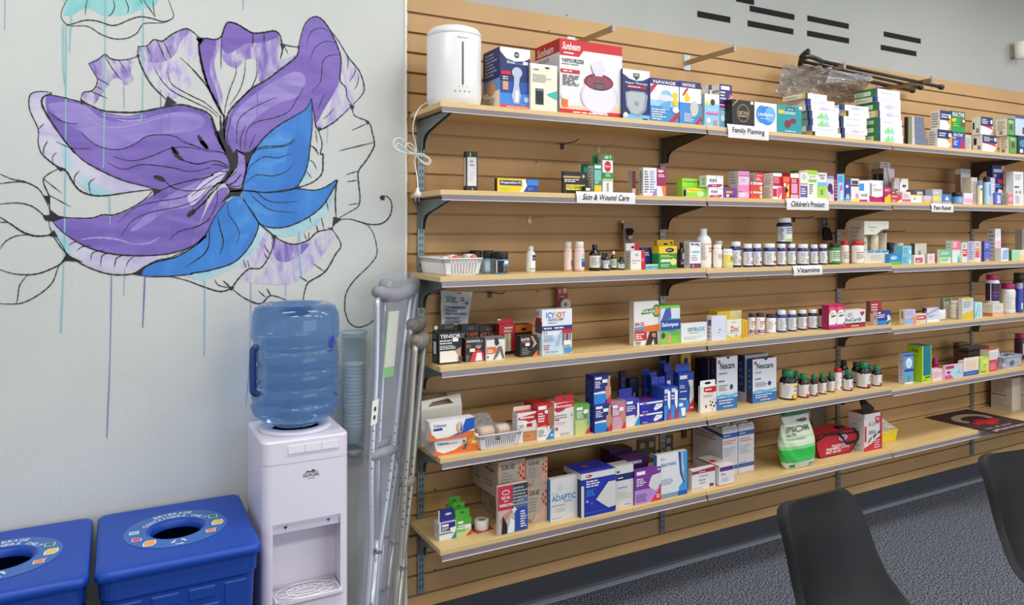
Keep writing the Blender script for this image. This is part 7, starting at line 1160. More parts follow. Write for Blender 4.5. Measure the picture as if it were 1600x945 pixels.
for j in range(rows):
    f = (j + .5) / rows; c = [c_ for a_, b_, c_ in cols_ if a_ <= f < b_][0]; m = M(c, .22)
    for i in range(n):
        ff = mb.bm.faces.new([vs[j * n + i], vs[j * n + (i + 1) % n], vs[(j + 1) * n + (i + 1) % n], vs[(j + 1) * n + i]]); ff.material_index = mb.mi(m); ff.smooth = True
ff = mb.bm.faces.new([vs[i] for i in range(n)][::-1]); ff.material_index = mb.mi(M('#D8DCD4', .22))
mb.build('bag_body', e)
mb = MB(); decals(mb, 't .12 .66 .72 .76 #4A6A4A EPSOM;t .12 .59 .42 .64 D SALTS;l .12 .52 .7 .57 #8AA88A 1;e .62 .85 .14 .03 D;r .1 .03 .3 .09 G;r .62 .03 .8 .09 #A8A8A0', lambda u, v, ee: (lambda p: Vector((p.x, p.y - .0025 - ee, p.z)))(bagp(v, math.pi + math.pi * (.12 + .76 * u)))); mb.build('print', e)

# ---------------- red first aid bag ----------------
q = onz(1283, 717, SZ[5][1]); zb = SZ[5][1] + .0006; s = wx(1329, q.y) - q.x
RB = M('#B81C30', .75); e = empty('first_aid_bag', (q.x, q.y, zb)); tag(e, 'red fabric first aid bag with black straps on the bottom shelf', 'bag')
hx = [(0, 0), (s * 1.0, 0), (s * 1.22, .040), (s * 1.30, .085), (s * 1.18, .112), (-.002, .112), (-.028, .085), (-.022, .045)]
mb = MB(); mb.prism(hx, 'y', .008, .115, RB); mb.build('body', e, bevel=.004)
mb = MB(); mb.tube([Vector((x, .006, z)) for x, z in hx] + [Vector((hx[0][0], .006, hx[0][1]))], .0022, M('#14110F', .8), 8); mb.tube([Vector((-.028, .006, .085)), Vector((s * .2, .0055, .107)), Vector((s * 1.3, .006, .092))], .004, M('#14110F', .8), 8); mb.build('piping', e)
mb = MB()
for (xa, xb, dy, dr) in [(s * .58, s * 1.12, -.018, .030)]:
    for yy in (0, .002): pass
    P = spline([(xa, .004, .108), (xa + .01, dy, .085), (xa + .03, dy - .004, .108 - dr * 1.6), (xb - .012, dy - .004, .108 - dr * 1.45), (xb + .012, dy, .085), (xb, .004, .112)], 8)
    k_ = len(P); L = [p + Vector((0, 0, .0075)) for p in P]; R = [p - Vector((0, 0, .0075)) for p in P]; L2 = [p + Vector((0, -.002, 0)) for p in L]; R2 = [p + Vector((0, -.002, 0)) for p in R]
    mb.mesh(L + R + L2 + R2, [(i, i + 1, k_ + i + 1, k_ + i) for i in range(k_ - 1)] + [(2 * k_ + i, 2 * k_ + i + 1, 3 * k_ + i + 1, 3 * k_ + i) for i in range(k_ - 1)] + [(i, i + 1, 2 * k_ + i + 1, 2 * k_ + i) for i in range(k_ - 1)] + [(k_ + i, k_ + i + 1, 3 * k_ + i + 1, 3 * k_ + i) for i in range(k_ - 1)], M('#16130F', .85))
mb.build('strap', e)
mb = MB(); mb.box((s * .8, .03, .1125), (s * 1.0, .06, .122), M('#14110F', .8)); mb.build('buckle', e)
mb = MB(); decals(mb, 't .40 .36 .86 .46 w TROUSSE DE;t .22 .24 1.0 .35 w PREMIERS SOINS;t .2 .11 .72 .21 w FIRST AID KIT;e .78 .7 .15 .13 #C8C8DC;e .78 .7 .12 .10 #8A8ABC', lambda u, v, ee: Vector((u * s, .0075 - ee, v * .112))); mb.build('print', e)
# black wrist brace poking out of the top of the kit carton
q = at(1356, 640, -.2); kc = [o for o in COL.objects if o.name.startswith('first_aid_carton')][0]; kh = max(v.co.z for v in kc.data.vertices); kw = max(v.co.x for v in kc.data.vertices); kd = max(v.co.y for v in kc.data.vertices)
mb = MB(); mb.mesh([(0, kd * .05, 0), (kw * .5, kd * .05, 0), (kw * 1.05, kd * .5, .008), (kw * .35, kd * .7, .055), (kw * .1, kd * .4, .05), (kw * -.05, kd * .1, .032), (kw * .45, kd * .5, .062)], [(0, 1, 5), (1, 2, 6), (1, 6, 5), (2, 3, 6), (3, 4, 6), (4, 5, 6), (0, 5, 4), (0, 4, 3), (0, 3, 2), (0, 2, 1)], M('#121114', .8))
o = mb.build('folded_sling'); o.location = kc.location + Vector((0, 0, kh + .0006)); tag(o, 'black folded sling lying on top of the white and red kit carton', 'sling')

# ---------------- dark mat lying on the bottom shelf ----------------
XA, XB = wx(1446, -.006), wx(1511, -.006); YF = yfor(1557, XA)
zm = SZ[5][2] + .0016; W_, L = XB - XA, -.006 - YF
mb = MB(); mb.box((0, 0, 0), (W_, L, .0025), M('#3E2229', .8))
def mf(u, v, ee): return Vector((u * W_, v * L, .0025 + ee))
arc = [(.5 + .36 * math.cos(a), .62 + .22 * math.sin(a)) for a in [math.radians(-35 + 250 * i / 24) for i in range(25)]]; ari = [(.5 + .23 * math.cos(a), .60 + .13 * math.sin(a)) for a in [math.radians(-30 + 240 * i / 24) for i in range(25)]]
mb.mesh([mf(u, v, .0004) for u, v in arc] + [mf(u, v, .0004) for u, v in ari], [(i, i + 1, 26 + i, 25 + i) for i in range(24)], M('#B4A592', .8))
decals(mb, 'p R .40 .56 .60 .56 .60 .49 .78 .49 .78 .38 .60 .38 .60 .30 .40 .30 .40 .38 .24 .38 .24 .49 .40 .49;t .12 .16 .72 .235 #B8A8A0 for all your;t .10 .05 .92 .135 #D8CCC4 pharmacy', mf)
o = mb.build('counter_mat'); o.location = (XA, YF, zm); tag(o, 'dark maroon mat with a pale arc and red cross lying over the bottom shelf edge', 'mat')
print('MAT', XA, XB, YF)
# ---------------- water cooler ----------------
CL, CR, CF, CB = -.578, -.318, -.375, -.095
CWM = M('#E4DEEA', .35); cx = (CL + CR) / 2
def rrect(x0, x1, y0, y1, r, n=6):
    out = []
    for (cx_, cy_, a0) in [(x1 - r, y0 + r, -90), (x1 - r, y1 - r * .4, 0), (x0 + r, y1 - r * .4, 90), (x0 + r, y0 + r, 180)]:
        rr_ = r if cy_ < (y0 + y1) / 2 else r * .4; cx2 = cx_ if rr_ == r else (x1 - rr_ if cx_ > (x0 + x1) / 2 else x0 + rr_)
        for i in range(n + 1): a = math.radians(a0 + 90 * i / n); out.append((cx2 + rr_ * math.cos(a), cy_ + rr_ * math.sin(a)))
    return out
e = empty('water_cooler', (cx, (CF + CB) / 2, 0)); tag(e, 'white bottled water cooler between the blue bin and the crutches', 'water cooler')
ox, oy = cx, (CF + CB) / 2
def loc2(pts): return [(x - ox, y - oy) for x, y in pts]
ZR0, ZR1, ZT = .425, .668, .915
body = rrect(CL, CR, CF, CB, .028)
mb = MB(); mb.prism(loc2(body), 'z', 0.0006, ZR0, CWM, True); mb.prism(loc2(body), 'z', ZR1, .842, CWM, True)
U = [(CL + .030, CF), (CL + .030, CF + .10), (CR - .018, CF + .10), (CR - .018, CF)]
bl = [p for p in body]
# U-shaped section around the dispensing bay
right = [p for p in bl if p[0] > cx]; left = [p for p in bl if p[0] <= cx]
sec = [U[3]] + right + left + [U[0], U[1], U[2]]
mb.prism(loc2(sec), 'z', ZR0, ZR1, CWM, False); mb.build('cabinet', e)
mb = MB(); mb.box((CL + .031 - ox, CF + .006 - oy, ZR1 - .030), (CR - .019 - ox, CF + .098 - oy, ZR1 - .0005), M('#CFC8D8', .3))
mb.prism([(CF + .001 - oy, ZR1 - .0002), (CF + .014 - oy, ZR1 - .034), (CF + .02 - oy, ZR1 - .034), (CF + .02 - oy, ZR1 - .0002)], 'x', CL + .031 - ox, CR - .019 - ox, M('#E8E4EE', .25)); mb.build('tap_hood', e)
for dx, c in ((-.062, '#2A2A34'), (.066, '#2A48B8')):
    mb = MB(); mb.poly([(dx - .006, CF + .003 - oy, ZR1 - .010), (dx + .006, CF + .003 - oy, ZR1 - .010), (dx, CF + .006 - oy, ZR1 - .021)], M(c)); mb.build('tap_mark', e)
# side-to-side seam and top cap
mb = MB(); b2 = rrect(CL + .001, CR - .001, CF + .001, CB - .001, .028); mb.prism(loc2(b2), 'z', .842, .845, M('#C4BCCC', .4), True); mb.prism(loc2(body), 'z', .845, ZT - .006, CWM, True)
b3_ = rrect(CL + .004, CR - .004, CF + .004, CB - .004, .026)
n_ = len(body); mb.mesh([Vector((x, y, ZT - .006)) for x, y in loc2(body)] + [Vector((x, y, ZT)) for x, y in loc2(b3_)], [(i, (i + 1) % n_, n_ + (i + 1) % n_, n_ + i) for i in range(n_)] + [tuple(n_ + i for i in range(n_))], CWM, False); mb.build('top_cover', e)
mb = MB()
for i in range(3): mb.box((-.055 + i * .050, CF - .0028 - oy, .874), (-.0065 + i * .050, CF - .0002 - oy, .897), M('#EEEAF2', .3))
mb.box((-.060, CF - .0018 - oy, .868), (.098, CF - .0002 - oy, .8725), M('#D4CCDC', .3)); mb.build('button_row', e)
mb = MB(); decals(mb, 't 0 .0 1 .5 D GLACIAL;p D .1 .6 .3 .85 .45 .7 .6 1 .75 .7 .95 .65 .7 .58;l .3 -.35 .7 -.1 s 1', lambda u, v, ee: Vector((-.012 + .050 * u, CF - .0006 - ee - oy, .797 + .022 * v))); mb.build('emblem', e)
# drip tray with a web grille
mb = MB(); mb.box((CL + .034 - ox, CF - .012 - oy, ZR0 + .0005), (CR - .022 - ox, CF + .097 - oy, ZR0 + .010), M('#C9C1CE', .35)); mb.build('drip_tray', e, bevel=.003)
mb = MB(); gx, gy = (CL + CR) / 2 + .006 - ox, CF + .042 - oy; gm = M('#EFECF2', .3)
for rx, ry in ((.030, .016), (.058, .030), (.090, .046)): mb.tube([Vector((gx + rx * math.cos(i * math.pi / 12), gy + ry * math.sin(i * math.pi / 12), ZR0 + .0125)) for i in range(25)], .0018, gm, 6)
for i in range(12): a = i * math.pi / 6; mb.tube([Vector((gx + .030 * math.cos(a), gy + .016 * math.sin(a), ZR0 + .0125)), Vector((gx + .092 * math.cos(a), gy + .047 * math.sin(a), ZR0 + .0125))], .0015, gm, 6)
for a, b in (((-.095, -.050), (.095, -.050)), ((.095, -.050), (.095, .050)), ((.095, .050), (-.095, .050)), ((-.095, .050), (-.095, -.050))): mb.tube([Vector((gx + a[0], gy + a[1], ZR0 + .0125)), Vector((gx + b[0], gy + b[1], ZR0 + .0125))], .0025, gm, 6)
mb.build('grille', e)
# funnel ring on the top
BX0, BY0 = -.452, -.235
mb = MB(); mb.lathe([(.112, 0), (.108, .010), (.085, .013), (.072, .004), (.072, -.0)], M('#E0DAEA', .3), 48, (BX0 - ox, BY0 - oy, ZT + .0004)); mb.build('bottle_seat', e)

# ---------------- water bottle ----------------
WB = bpy.data.materials.new('blue_bottle_plastic'); WB.use_nodes = True; b = WB.node_tree.nodes['Principled BSDF']
b.inputs['Base Color'].default_value = hexc('#86ADDF'); b.inputs['Roughness'].default_value = .05; b.inputs['Transmission Weight'].default_value = .93; b.inputs['IOR'].default_value = 1.12
b.inputs['Coat Weight'].default_value = .6; b.inputs['Coat Roughness'].default_value = .08
e = empty('water_bottle', (BX0, BY0, ZT)); tag(e, 'translucent blue water bottle upside down on the white cooler', 'water bottle')
R0 = .136
pr = [(0, .350), (.030, .352), (.046, .360), (.060, .378), (.080, .394), (.104, .396), (.124, .385), (.134, .362), (.136, .335), (.136, .296), (.132, .284), (.127, .276), (.131, .266), (.127, .257), (.133, .248), (.134, .205), (.130, .200), (.130, .194), (.134, .188), (.134, .150), (.130, .143), (.134, .136), (.136, .104), (.131, .096), (.131, .090), (.136, .080), (.133, .062), (.122, .044), (.104, .033), (.084, .026), (.070, .019), (.066, .014)]
pr2 = []
for i in range(len(pr) - 1):
    for t in (0, .5): pr2.append((pr[i][0] + (pr[i + 1][0] - pr[i][0]) * t, pr[i][1] + (pr[i + 1][1] - pr[i][1]) * t))
pr2.append(pr[-1]); pr2.reverse()
fa = face_ang(BX0, BY0); ha = fa - math.radians(78)
def dent(p, a):
    da = (a - ha + math.pi) % (2 * math.pi) - math.pi
    if .115 < p.z < .262 and abs(da) < .62:
        f = (1 - (abs(da) / .62) ** 4) * min(1, (p.z - .115) / .018, (.262 - p.z) / .018); k_ = 1 - .30 * f
        return Vector((p.x * k_, p.y * k_, p.z))
    return p
mb = MB(); mb.lathe(pr2, WB, 72, fn=dent); mb.build('bottle_body', e)
mb = MB(); hp_ = [Vector((R * math.cos(ha), R * math.sin(ha), z)) for R, z in ((.108, .268), (.127, .258), (.130, .235), (.130, .150), (.127, .124), (.106, .112))]
mb.tube(spline(hp_, 6), .011, M('#27457E', .3), 14); mb.build('handle', e)
sa = fa + math.radians(52)
mb = MB(); mb.lathe([(.0, .0), (.016, 0), (.017, .003), (.012, .005), (.010, .003), (0, .003)], M('#3A48A8', .2), 24, fn=lambda p, a: Vector((math.cos(sa) * (R0 - .001 + p.z), math.sin(sa) * (R0 - .001 + p.z), .288)) + Vector((-math.sin(sa), math.cos(sa), 0)) * p.x * .8 + Vector((0, 0, 1)) * p.y * 1.25 + Vector((0, 0, -.008)))
mb.build('emblem', e)
mb = MB(); decals(mb, 'l 0 0 1 1 N 1', lambda u, v, ee: Vector((math.cos(sa) * (R0 - .003), math.sin(sa) * (R0 - .003), .250)) + Vector((-math.sin(sa), math.cos(sa), 0)) * (u - .5) * .03 + Vector((0, 0, 1)) * v * .006 + Vector((math.cos(sa), math.sin(sa), 0)) * .003); mb.build('lettering', e)

# ---------------- cup tube ----------------
TX, TY = wx(553.5, -.078), -.078; tz0, tz1 = wz(553, 700, TY), wz(553, 521, TY)
TUBE = clear_mat('smoky_tube', '#A8C4D0', .26, .08)
e = empty('cup_dispenser', (TX, TY, tz0)); tag(e, 'tall translucent blue grey cup tube fixed to the wall right of the cooler', 'cup dispenser')
mb = MB(); mb.lathe([(.032, 0), (.042, .02), (.043, tz1 - tz0 - .012), (.045, tz1 - tz0 - .010), (.045, tz1 - tz0)], TUBE, 32); mb.build('tube', e)
mb = MB(); mb.lathe([(.0455, tz1 - tz0 + .0004), (.047, tz1 - tz0 + .002), (.046, tz1 - tz0 + .008), (0, tz1 - tz0 + .009)], clear_mat('tube_lid', '#A6C4CC', .6, .15), 32); mb.build('lid', e)
mb = MB(); mb.box((-.020, .036, .02), (.020, .0611, .14), M('#9AA4AC', .4)); mb.box((-.02, .03, -.02), (.02, .0611, .0), M('#8E969E', .4)); mb.lathe([(.020, -.03), (.036, -.0005)], M('#A4ACB2', .4), 24); mb.build('bracket', e)
cupm = M('#E0ECF2', .6); cup0 = None
ORD = 'lowest second third fourth fifth sixth seventh eighth ninth tenth eleventh twelfth thirteenth fourteenth fifteenth sixteenth seventeenth topmost'.split()
for i in range(18):
    if cup0 is None:
        mb = MB(); mb.lathe([(.0, .0), (.024, .0), (.034, .062), (.0355, .063), (.0355, .0655), (.034, .0655), (.0335, .0625), (.0235, .003), (0, .003)], cupm, 24, fn=None); cup0 = mb.build('paper_cup'); c = cup0
    else: c = cup0.copy(); COL.objects.link(c)
    c.location = (TX, TY, tz0 + .022 + i * .0125); tag(c, 'pale blue paper cup inside the wall tube, %s in the nested stack' % (ORD[i] if i in (0, 17) else ORD[i] + ' from below'), 'cup', 'paper cups nested in the tube')

# ---------------- crutches ----------------
ALU = M('#BFC4CE', .3, .55); FOAM = M('#96959A', .75); ALU2 = M('#A6A29A', .35, .6)
def crutch(lab, T, B, s, m, padl=.095, split=.60, foam=FOAM, wrap=False):
    T, B, s = Vector(T), Vector(B), Vector(s).normalized(); ax = (B - T); L = ax.length; d = ax.normalized(); e = empty('crutch', B); tag(e, lab, 'crutch')
    def P(f, o): return T + ax * f + s * o - B
    for sg in (-1, 1):
        mb = MB(); mb.tube(spline([P(.012, sg * padl * .86), P(.2, sg * padl * .62), P(.42, sg * padl * .50), P(split, sg * padl * .22), P(split + .06, sg * .0185), P(.82, sg * .0185)], 6), .0105, m, 12)
        mb.build('side_tube', e)
        hm = MB()
        for i in range(9):
            f = .34 + i * .022; c = P(f, sg * padl * (.62 - (f - .2) / .22 * .12 if f < .42 else .50 - (f - .42) / (split - .42) * .28)); v = (CAM - (B + c)).normalized()
            hm.lathe([(.0028, .0), (.0028, .0006)], M('#20222A', .6), 8, fn=lambda p, a, c=c, v=v: c + v * (.0103 + p.z) + v.orthogonal().normalized() * p.x + v.cross(v.orthogonal().normalized()) * p.y)
        hm.build('holes', e)
    mb = MB(); mb.tube(spline([P(-.006, -padl), P(.006, -padl * .5), P(.010, 0), P(.006, padl * .5), P(-.006, padl)], 6), [.018] * 3 + [.025] * 19 + [.018] * 3, foam, 16); mb.build('armpit_pad', e)
    mb = MB(); mb.tube([P(.40, -padl * .58), P(.40, padl * .58)], .017, foam, 14); mb.build('hand_grip', e)
    mb = MB(); mb.tube([P(.60, 0), P(.975, 0)], .0125, m, 12); mb.build('lower_tube', e)
    for f in (.62, .74):
        mb = MB(); c = P(f, .0); v = (CAM - (B + c)).normalized(); mb.tube([c, c + v * .03], [.006, .004], STEEL, 8); mb.box((c.x - .012, c.y - .004 + v.y * .03, c.z - .004), (c.x + .012, c.y + .004 + v.y * .03, c.z + .004), STEEL); mb.build('wing_nut', e)
    mb = MB(); mb.tube([P(.965, 0), P(.985, 0), Vector((0, 0, .012))], [.016, .019, .022], FOAM, 14); mb.build('rubber_tip', e); return e
S1 = (.887, .463, 0)
T1 = at(617, 455, -.16); B1 = Vector((wx(566, -.43), -.43, .012))
crutch('aluminium crutch with grey pad, nearer one of the plastic wrapped pair', T1, B1, S1, ALU, .098)
T2 = at(627, 444, -.10); B2 = Vector((wx(577, -.34) , -.335, .012))
crutch('aluminium crutch with grey pad, behind the other in the plastic wrap', T2, B2, S1, ALU, .098)
S2 = (.75, .66, 0)
T3 = at(650, 505, -.145); B3 = Vector((wx(588, -.22), -.22, .012)); crutch('older grey crutch leaning at the corner beside the wrapped pair, taller one', T3, B3, S2, ALU2, .042, foam=M('#7F7B74', .8))
T4 = at(657, 530, -.225); B4 = Vector((wx(606, -.42), -.42, .012)); crutch('older grey crutch leaning in front of the shelf ends, shorter one', T4, B4, S2, ALU2, .040, foam=M('#7F7B74', .8))
# plastic sleeve over the wrapped pair
rg = random.Random(5); mb = MB(); rows, n = 46, 28; pts = []; s = Vector(S1); Tm = (T1 + T2) / 2; Bm = (B1 + B2) / 2; nrm = s.cross((Bm - Tm).normalized()).normalized()
for j in range(rows + 1):
    f = -.04 + .98 * j / rows; c = Tm + (Bm - Tm) * f; wv = .094 * (1 - .9 * max(0, f - .40)) * (.5 + .5 * min(1, (f + .04) * 25 + .4)); dv = .055
    for i in range(n):
        a = 2 * math.pi * i / n; k_ = 1 + .05 * math.sin(7 * a + 5 * f) + .05 * math.sin(23 * f + 3 * a) + rg.uniform(-.03, .03)
        p = c + s * wv * math.cos(a) * k_ + nrm * dv * math.sin(a) * k_; p.y = min(p.y, -.0215); pts.append(p)
mb.mesh(pts, [(j * n + i, j * n + (i + 1) % n, (j + 1) * n + (i + 1) % n, (j + 1) * n + i) for j in range(rows) for i in range(n)], clear_mat('sleeve_film', '#BCC1D2', .17, .08))
tag(mb.build('plastic_sleeve'), 'long clear plastic sleeve wrapped around the two grey padded crutches', 'plastic sleeve')
# paper leaflet and label inside the sleeve
d1 = (B1 - T1).normalized(); sv = Vector(S1)
def onc(f, o): return T1 + (B1 - T1) * f + sv * o + Vector((-.0, -.014, 0))
mb = MB(); mb.poly([onc(.05, -.028), onc(.05, .022), onc(.19, .018), onc(.19, -.03)], M('#D9DCCB', .7)); mb.poly([onc(.19, -.03), onc(.19, .018), onc(.215, .018), onc(.215, -.03)], M('#7EC46A', .6)); mb.poly([onc(.05, -.034), onc(.05, -.029), onc(.215, -.031), onc(.215, -.036)], M('#8CCB7A', .6)); tag(mb.build('leaflet'), 'pale leaflet with a green end tucked between the wrapped crutch tubes', 'leaflet')
mb = MB(); mb.poly([onc(.265, -.075), onc(.262, -.045), onc(.32, -.045), onc(.323, -.075)], M('#E6E4DC', .6)); mb.poly([onc(.28, -.065) + Vector((0, -.0005, 0)), onc(.28, -.055) + Vector((0, -.0005, 0)), onc(.29, -.055) + Vector((0, -.0005, 0)), onc(.29, -.065) + Vector((0, -.0005, 0))], M('#3A3A40')); mb.poly([onc(.30, -.065) + Vector((0, -.0005, 0)), onc(.30, -.055) + Vector((0, -.0005, 0)), onc(.31, -.055) + Vector((0, -.0005, 0)), onc(.31, -.065) + Vector((0, -.0005, 0))], M('#3A3A40')); tag(mb.build('price_label'), 'white price label stuck on the plastic sleeve of the crutches', 'label')

# ---------------- recycling bins ----------------
BLU = M('#0543AA', .45); BLU2 = M('#063C98', .5)
def ringtext(mb, s, cx_, cy_, z, R, a_mid, h, m, step):
    for i, ch in enumerate(s):
        if ch == ' ': continue
        a = a_mid - (i - (len(s) - 1) / 2) * step; wv = .55 if ch != 'I' else .18
        c_, s_ = math.cos(a), math.sin(a)
        put_text(mb, ch, m, lambda u, v: Vector((cx_ + (R + v * h) * c_ + (u - .5) * wv * h * 1.2 * s_, cy_ + (R + v * h) * s_ - (u - .5) * wv * h * 1.2 * c_, z)), 0, 0, 1, 1, .03)
def bin_(lab, X, w_=.410, d_=.455, h_=.668, Y0=-.485):
    e = empty('recycling_bin', (X, Y0 + d_ / 2, 0)); tag(e, lab, 'recycling bin', None)
    hw, hd = w_ / 2, d_ / 2
    def rr(x, y, r, n=5): return [(sx * (x - r) + r * math.cos(math.radians(a0 + 90 * i / n)), sy * (y - r) + r * math.sin(math.radians(a0 + 90 * i / n))) for sx, sy, a0 in ((1, 1, 0), (-1, 1, 90), (-1, -1, 180), (1, -1, 270)) for i in range(n + 1)]
    n = 24
    def loop(x, y, r, z): return [Vector((a, b_, z)) for a, b_ in rr(x, y, r)]
    mb = MB(); Ls = [loop(hw * .80, hd * .80, .03, .0006), loop(hw * .82, hd * .82, .04, .01), loop(hw * .93, hd * .93, .04, h_ - .085), loop(hw * .955, hd * .955, .04, h_ - .08), loop(hw * .96, hd * .96, .04, h_ - .028)]
    P = [p for L in Ls for p in L]; k_ = len(Ls[0]); mb.mesh(P, [tuple(reversed(range(k_)))] + [(j * k_ + i, j * k_ + (i + 1) % k_, (j + 1) * k_ + (i + 1) % k_, (j + 1) * k_ + i) for j in range(len(Ls) - 1) for i in range(k_)], BLU2, False); mb.build('tub', e, bevel=.003)
    mb = MB()   # raised panels on the front
    def pan(x0, x1, z0, z1, t=.004):
        def q(x, z, o): f = .80 + .13 * min(1, z / (h_ - .085)); return Vector((x * w_ / .41, -hd * f - o, z))
        p = [q(x0, z0, 0.0002), q(x1, z0, 0.0002), q(x1, z1, 0.0002), q(x0, z1, 0.0002), q(x0 + .004, z0 + .004, t), q(x1 - .004, z0 + .004, t), q(x1 - .004, z1 - .004, t), q(x0 + .004, z1 - .004, t)]
        mb.mesh(p, [(4, 5, 6, 7), (0, 1, 5, 4), (1, 2, 6, 5), (2, 3, 7, 6), (3, 0, 4, 7)], BLU2)
    for x0, x1, z0, z1 in [(-.165, -.095, .30, .575), (.105, .165, .30, .575), (-.075, -.005, .54, .575), (.015, .085, .54, .575), (-.085, .095, .30, .525)]: pan(x0, x1, z0, z1)
    mb.build('front_panel', e)
    # lid: rounded rectangle with a round hole, a skirt and a rolled rim
    def rect_at(a, x, y):
        c_, s_ = math.cos(a), math.sin(a); k2 = min(x / max(abs(c_), 1e-6), y / max(abs(s_), 1e-6)); px_, py_ = c_ * k2, s_ * k2; return px_, py_
    NN = 72; hcx, hcy = .0, .0; mb = MB(); loops = []
    def circ(r, z): return [Vector((hcx + r * math.cos(2 * math.pi * i / NN), hcy + r * math.sin(2 * math.pi * i / NN), z)) for i in range(NN)]
    def rct(x, y, z, r=.02):
        out = []
        for i in range(NN):
            px_, py_ = rect_at(2 * math.pi * i / NN + 1e-4, x, y)
            cxx, cyy = max(-x + r, min(x - r, px_)), max(-y + r, min(y - r, py_)); dx, dy = px_ - cxx, py_ - cyy; L = math.hypot(dx, dy)
            if L > r: px_, py_ = cxx + dx / L * r, cyy + dy / L * r
            out.append(Vector((px_, py_, z)))
        return out
    loops = [circ(.067, h_ - .022), circ(.068, h_ - .006), circ(.074, h_ - .001), circ(.08, h_), circ(.084, h_), rct(hw - .024, hd - .024, h_), rct(hw - .014, hd - .014, h_), rct(hw - .003, hd - .003, h_ - .004), rct(hw, hd, h_ - .012), rct(hw, hd, h_ - .026), rct(hw - .006, hd - .006, h_ - .028)]
    P = [p for L in loops for p in L]; mb.mesh(P, [(j * NN + i, j * NN + (i + 1) % NN, (j + 1) * NN + (i + 1) % NN, (j + 1) * NN + i) for j in range(len(loops) - 1) for i in range(NN)], BLU, True)
    lid = mb.build('lid', e)
    mb = MB(); z = h_ + .0008; SK = M('#2F66B4', .35)
    P = circ(.0800, z) + [Vector((hcx + .138 * math.cos(2 * math.pi * i / NN), hcy + .138 * math.sin(2 * math.pi * i / NN), z)) for i in range(NN)]
    mb.mesh(P, [(i, (i + 1) % NN, NN + (i + 1) % NN, NN + i) for i in range(NN)], SK)
    WT = M('#DDE6F2', .4); ringtext(mb, 'CONTAINERS ONLY', hcx, hcy, z + .0006, .086, math.pi / 2, .017, WT, .145); ringtext(mb, 'BEVERAGE', hcx, hcy, z + .0006, .110, math.pi / 2 + .02, .017, WT, .118)
    def icon(a, R, pts, c):
        c_, s_ = math.cos(a), math.sin(a); cx2, cy2 = hcx + R * c_, hcy + R * s_
        mb.poly([(cx2 + x * 1.22, cy2 + y * 1.22, z + .0005) for x, y in pts], M('#E8EEF6')); mb.poly([(cx2 + x, cy2 + y, z + .0009) for x, y in pts], M(c))
    sq = [(-.010, -.010), (.010, -.011), (.011, .009), (-.009, .011)]; can = [(-.014, -.016), (.006, -.017), (.014, -.004), (.013, .016), (-.006, .017), (-.014, .004)]
    icon(math.radians(22), .112, sq, '#3C7A4A'); icon(math.radians(-6), .112, can, '#E4C85A'); icon(math.radians(-38), .110, [(-.011, -.010), (.010, -.010), (.011, .008), (.016, .014), (-.010, .009)], '#E8845A')
    icon(math.radians(172), .112, sq, '#8CC0DC'); icon(math.radians(200), .112, [(-.010, -.011), (.010, -.010), (.011, .003), (.002, .011), (-.009, .010)], '#D84860'); icon(math.radians(228), .110, can, '#F0A050')
    for k_ in range(3):   # three chasing arrows
        a = math.radians(-90 + 120 * k_); c_, s_ = math.cos(a), math.sin(a); o_ = Vector((hcx, hcy - .108, z + .0006))
        mb.poly([o_ + Vector((c_ * x - s_ * y, s_ * x + c_ * y, 0)) for x, y in [(.012, -.012), (.018, -.009), (.018, .004), (.022, .004), (.015, .013), (.008, .004), (.012, .004)]], WT)
    mb.build('sticker', lid)
    mb = MB(); decals(mb, 't 0 0 1 1 #1A4CA8 BUSCH SYSTEMS', lambda u, v, ee: Vector((-.06 + .13 * u, -hd * .925 - .0055 - ee, .505 + .016 * v))); mb.build('moulded_name', e)
    return e
bin_('blue beverage container recycling bin next to the white water cooler', -.800)
bin_('blue beverage container recycling bin at the left, cut by the picture edge', -1.222)

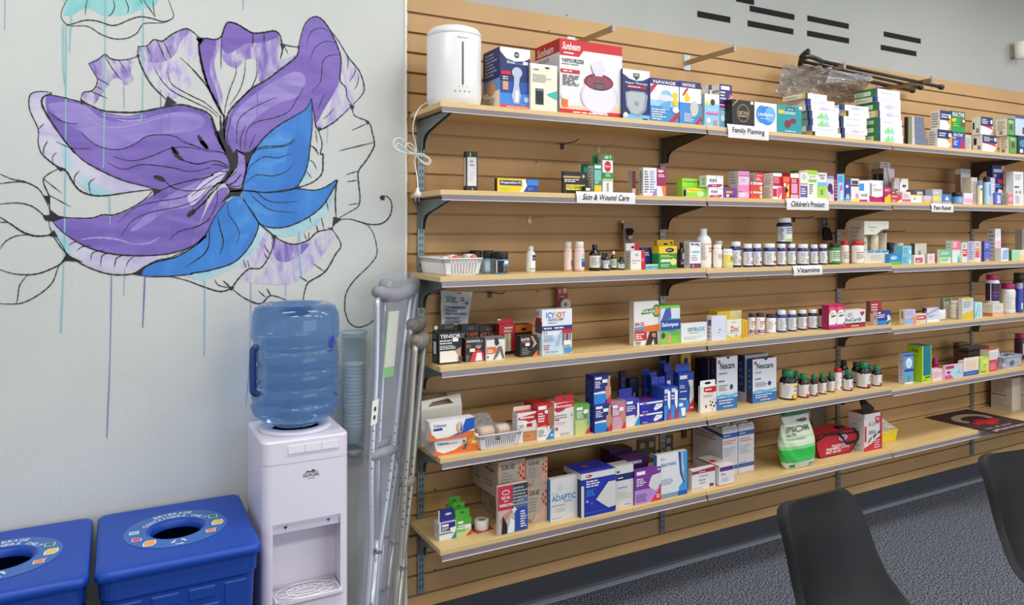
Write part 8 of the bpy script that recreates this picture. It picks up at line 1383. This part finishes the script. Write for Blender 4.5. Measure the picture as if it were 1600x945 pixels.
# ---------------- chairs ----------------
CHM = noisy('black_chair_plastic', '#07080A', '#0B0C0E', (1, 1, 1), 40, 2, .3, .7, .36, .25, 0, 900)
CHM.node_tree.nodes['Principled BSDF'].inputs['Specular IOR Level'].default_value = .30
def chair(lab, X, Y, rz, ztop=.82):
    e = empty('shell_chair', (X, Y, 0), rz); tag(e, lab, 'chair', None)
    # local frame: +y is the way the sitter faces
    st = [(-.292, .812, .098, .001), (-.2918, .811, .114, .002), (-.291, .806, .128, .004), (-.289, .797, .139, .007), (-.286, .783, .147, .012), (-.280, .76, .153, .018), (-.268, .72, .159, .026), (-.250, .65, .167, .034), (-.230, .59, .176, .042), (-.208, .55, .187, .047), (-.175, .507, .200, .048), (-.130, .478, .208, .046), (-.07, .463, .212, .040), (.02, .458, .214, .034), (.12, .463, .212, .028), (.19, .464, .206, .020), (.225, .452, .196, .012), (.238, .434, .180, .006)]
    n = 20; P = []; t = .007
    st = [tuple(v) for v in spline4(st, 3)]
    def pt(i, u):
        y, z, w_, c = st[i]; a = st[max(i - 1, 0)]; b_ = st[min(i + 1, len(st) - 1)]; ty, tz = b_[0] - a[0], b_[1] - a[1]; L = math.hypot(ty, tz); ny, nz = -tz / L, ty / L
        if ny < 0 and abs(ny) > abs(nz): ny, nz = -ny, -nz
        if nz < 0 and abs(nz) >= abs(ny): ny, nz = -ny, -nz
        s_ = abs(u) ** 2.6; rl = max(0, abs(u) - .93) / .07 * min(1, i / 9)
        return Vector((u * w_, y + ny * (c * s_ - .020 * rl), z + nz * (c * s_ - .020 * rl)))
    us = [-1, -.99, -.975, -.95, -.93, -.86] + [-.75 + 1.5 * k_ / 12 for k_ in range(13)] + [.86, .93, .95, .975, .99, 1]
    for i in range(len(st)):
        for u in us: P.append(pt(i, u))
    m_ = len(us); mb = MB(); mb.mesh(P, [(i * m_ + j, i * m_ + j + 1, (i + 1) * m_ + j + 1, (i + 1) * m_ + j) for i in range(len(st) - 1) for j in range(m_ - 1)], CHM, True)
    o = mb.build('seat_shell', e); md = o.modifiers.new('thick', 'SOLIDIFY'); md.thickness = .009; md.offset = 0; bv = o.modifiers.new('b', 'BEVEL'); bv.width = .003; bv.segments = 2; bv.limit_method = 'ANGLE'; bv.angle_limit = math.radians(50)
    LM = M('#0B0B0C', .35, .3)
    for sx in (-1, 1):
        mb = MB(); mb.tube(spline([Vector((sx * .218, .215, .011)), Vector((sx * .190, .15, .30)), Vector((sx * .178, .12, .420)), Vector((sx * .172, .09, .441)), Vector((sx * .172, -.06, .445)), Vector((sx * .178, -.10, .425)), Vector((sx * .195, -.17, .30)), Vector((sx * .240, -.300, .011))], 7), .0125, LM, 14); mb.build('side_leg', e)
        for sy in (1, -1):
            mb = MB(); mb.lathe([(.016, 0.0008), (.017, .004), (.015, .024)], M('#1A1A1A', .8), 14, (sx * (.218 if sy > 0 else .240), .2155 if sy > 0 else -.3005, 0)); mb.build('foot', e)
    mb = MB()
    for y in (.09, -.06): mb.tube([Vector((-.172, y, .443)), Vector((.172, y, .443))], .009, LM, 10)
    mb.build('cross_bar', e); return e
def spline4(st, k):
    out = []; m_ = len(st)
    for i in range(m_ - 1):
        a, b_, c, d = st[max(i - 1, 0)], st[i], st[i + 1], st[min(i + 2, m_ - 1)]
        for q in range(k):
            t = q / k; out.append(tuple(.5 * (2 * b_[x] + (c[x] - a[x]) * t + (2 * a[x] - 5 * b_[x] + 4 * c[x] - d[x]) * t * t + (3 * b_[x] - a[x] - 3 * c[x] + d[x]) * t ** 3) for x in range(4)))
    out.append(st[-1]); return out
def cw(l, f): return CAM.x + RX * l + FX * f, CAM.y + RY * l + FY * f     # metres right / ahead of the viewpoint on the floor
CH1 = (.975, 1.756, -180); CH2 = (1.755, 2.15, -188)
x, y = cw(CH1[0], CH1[1]); chair('black plastic shell chair at the bottom of the picture, in front of the shelves', x, y, math.radians(CH1[2]))
x, y = cw(CH2[0], CH2[1]); chair('black plastic shell chair at the right picture edge', x, y, math.radians(CH2[2]))
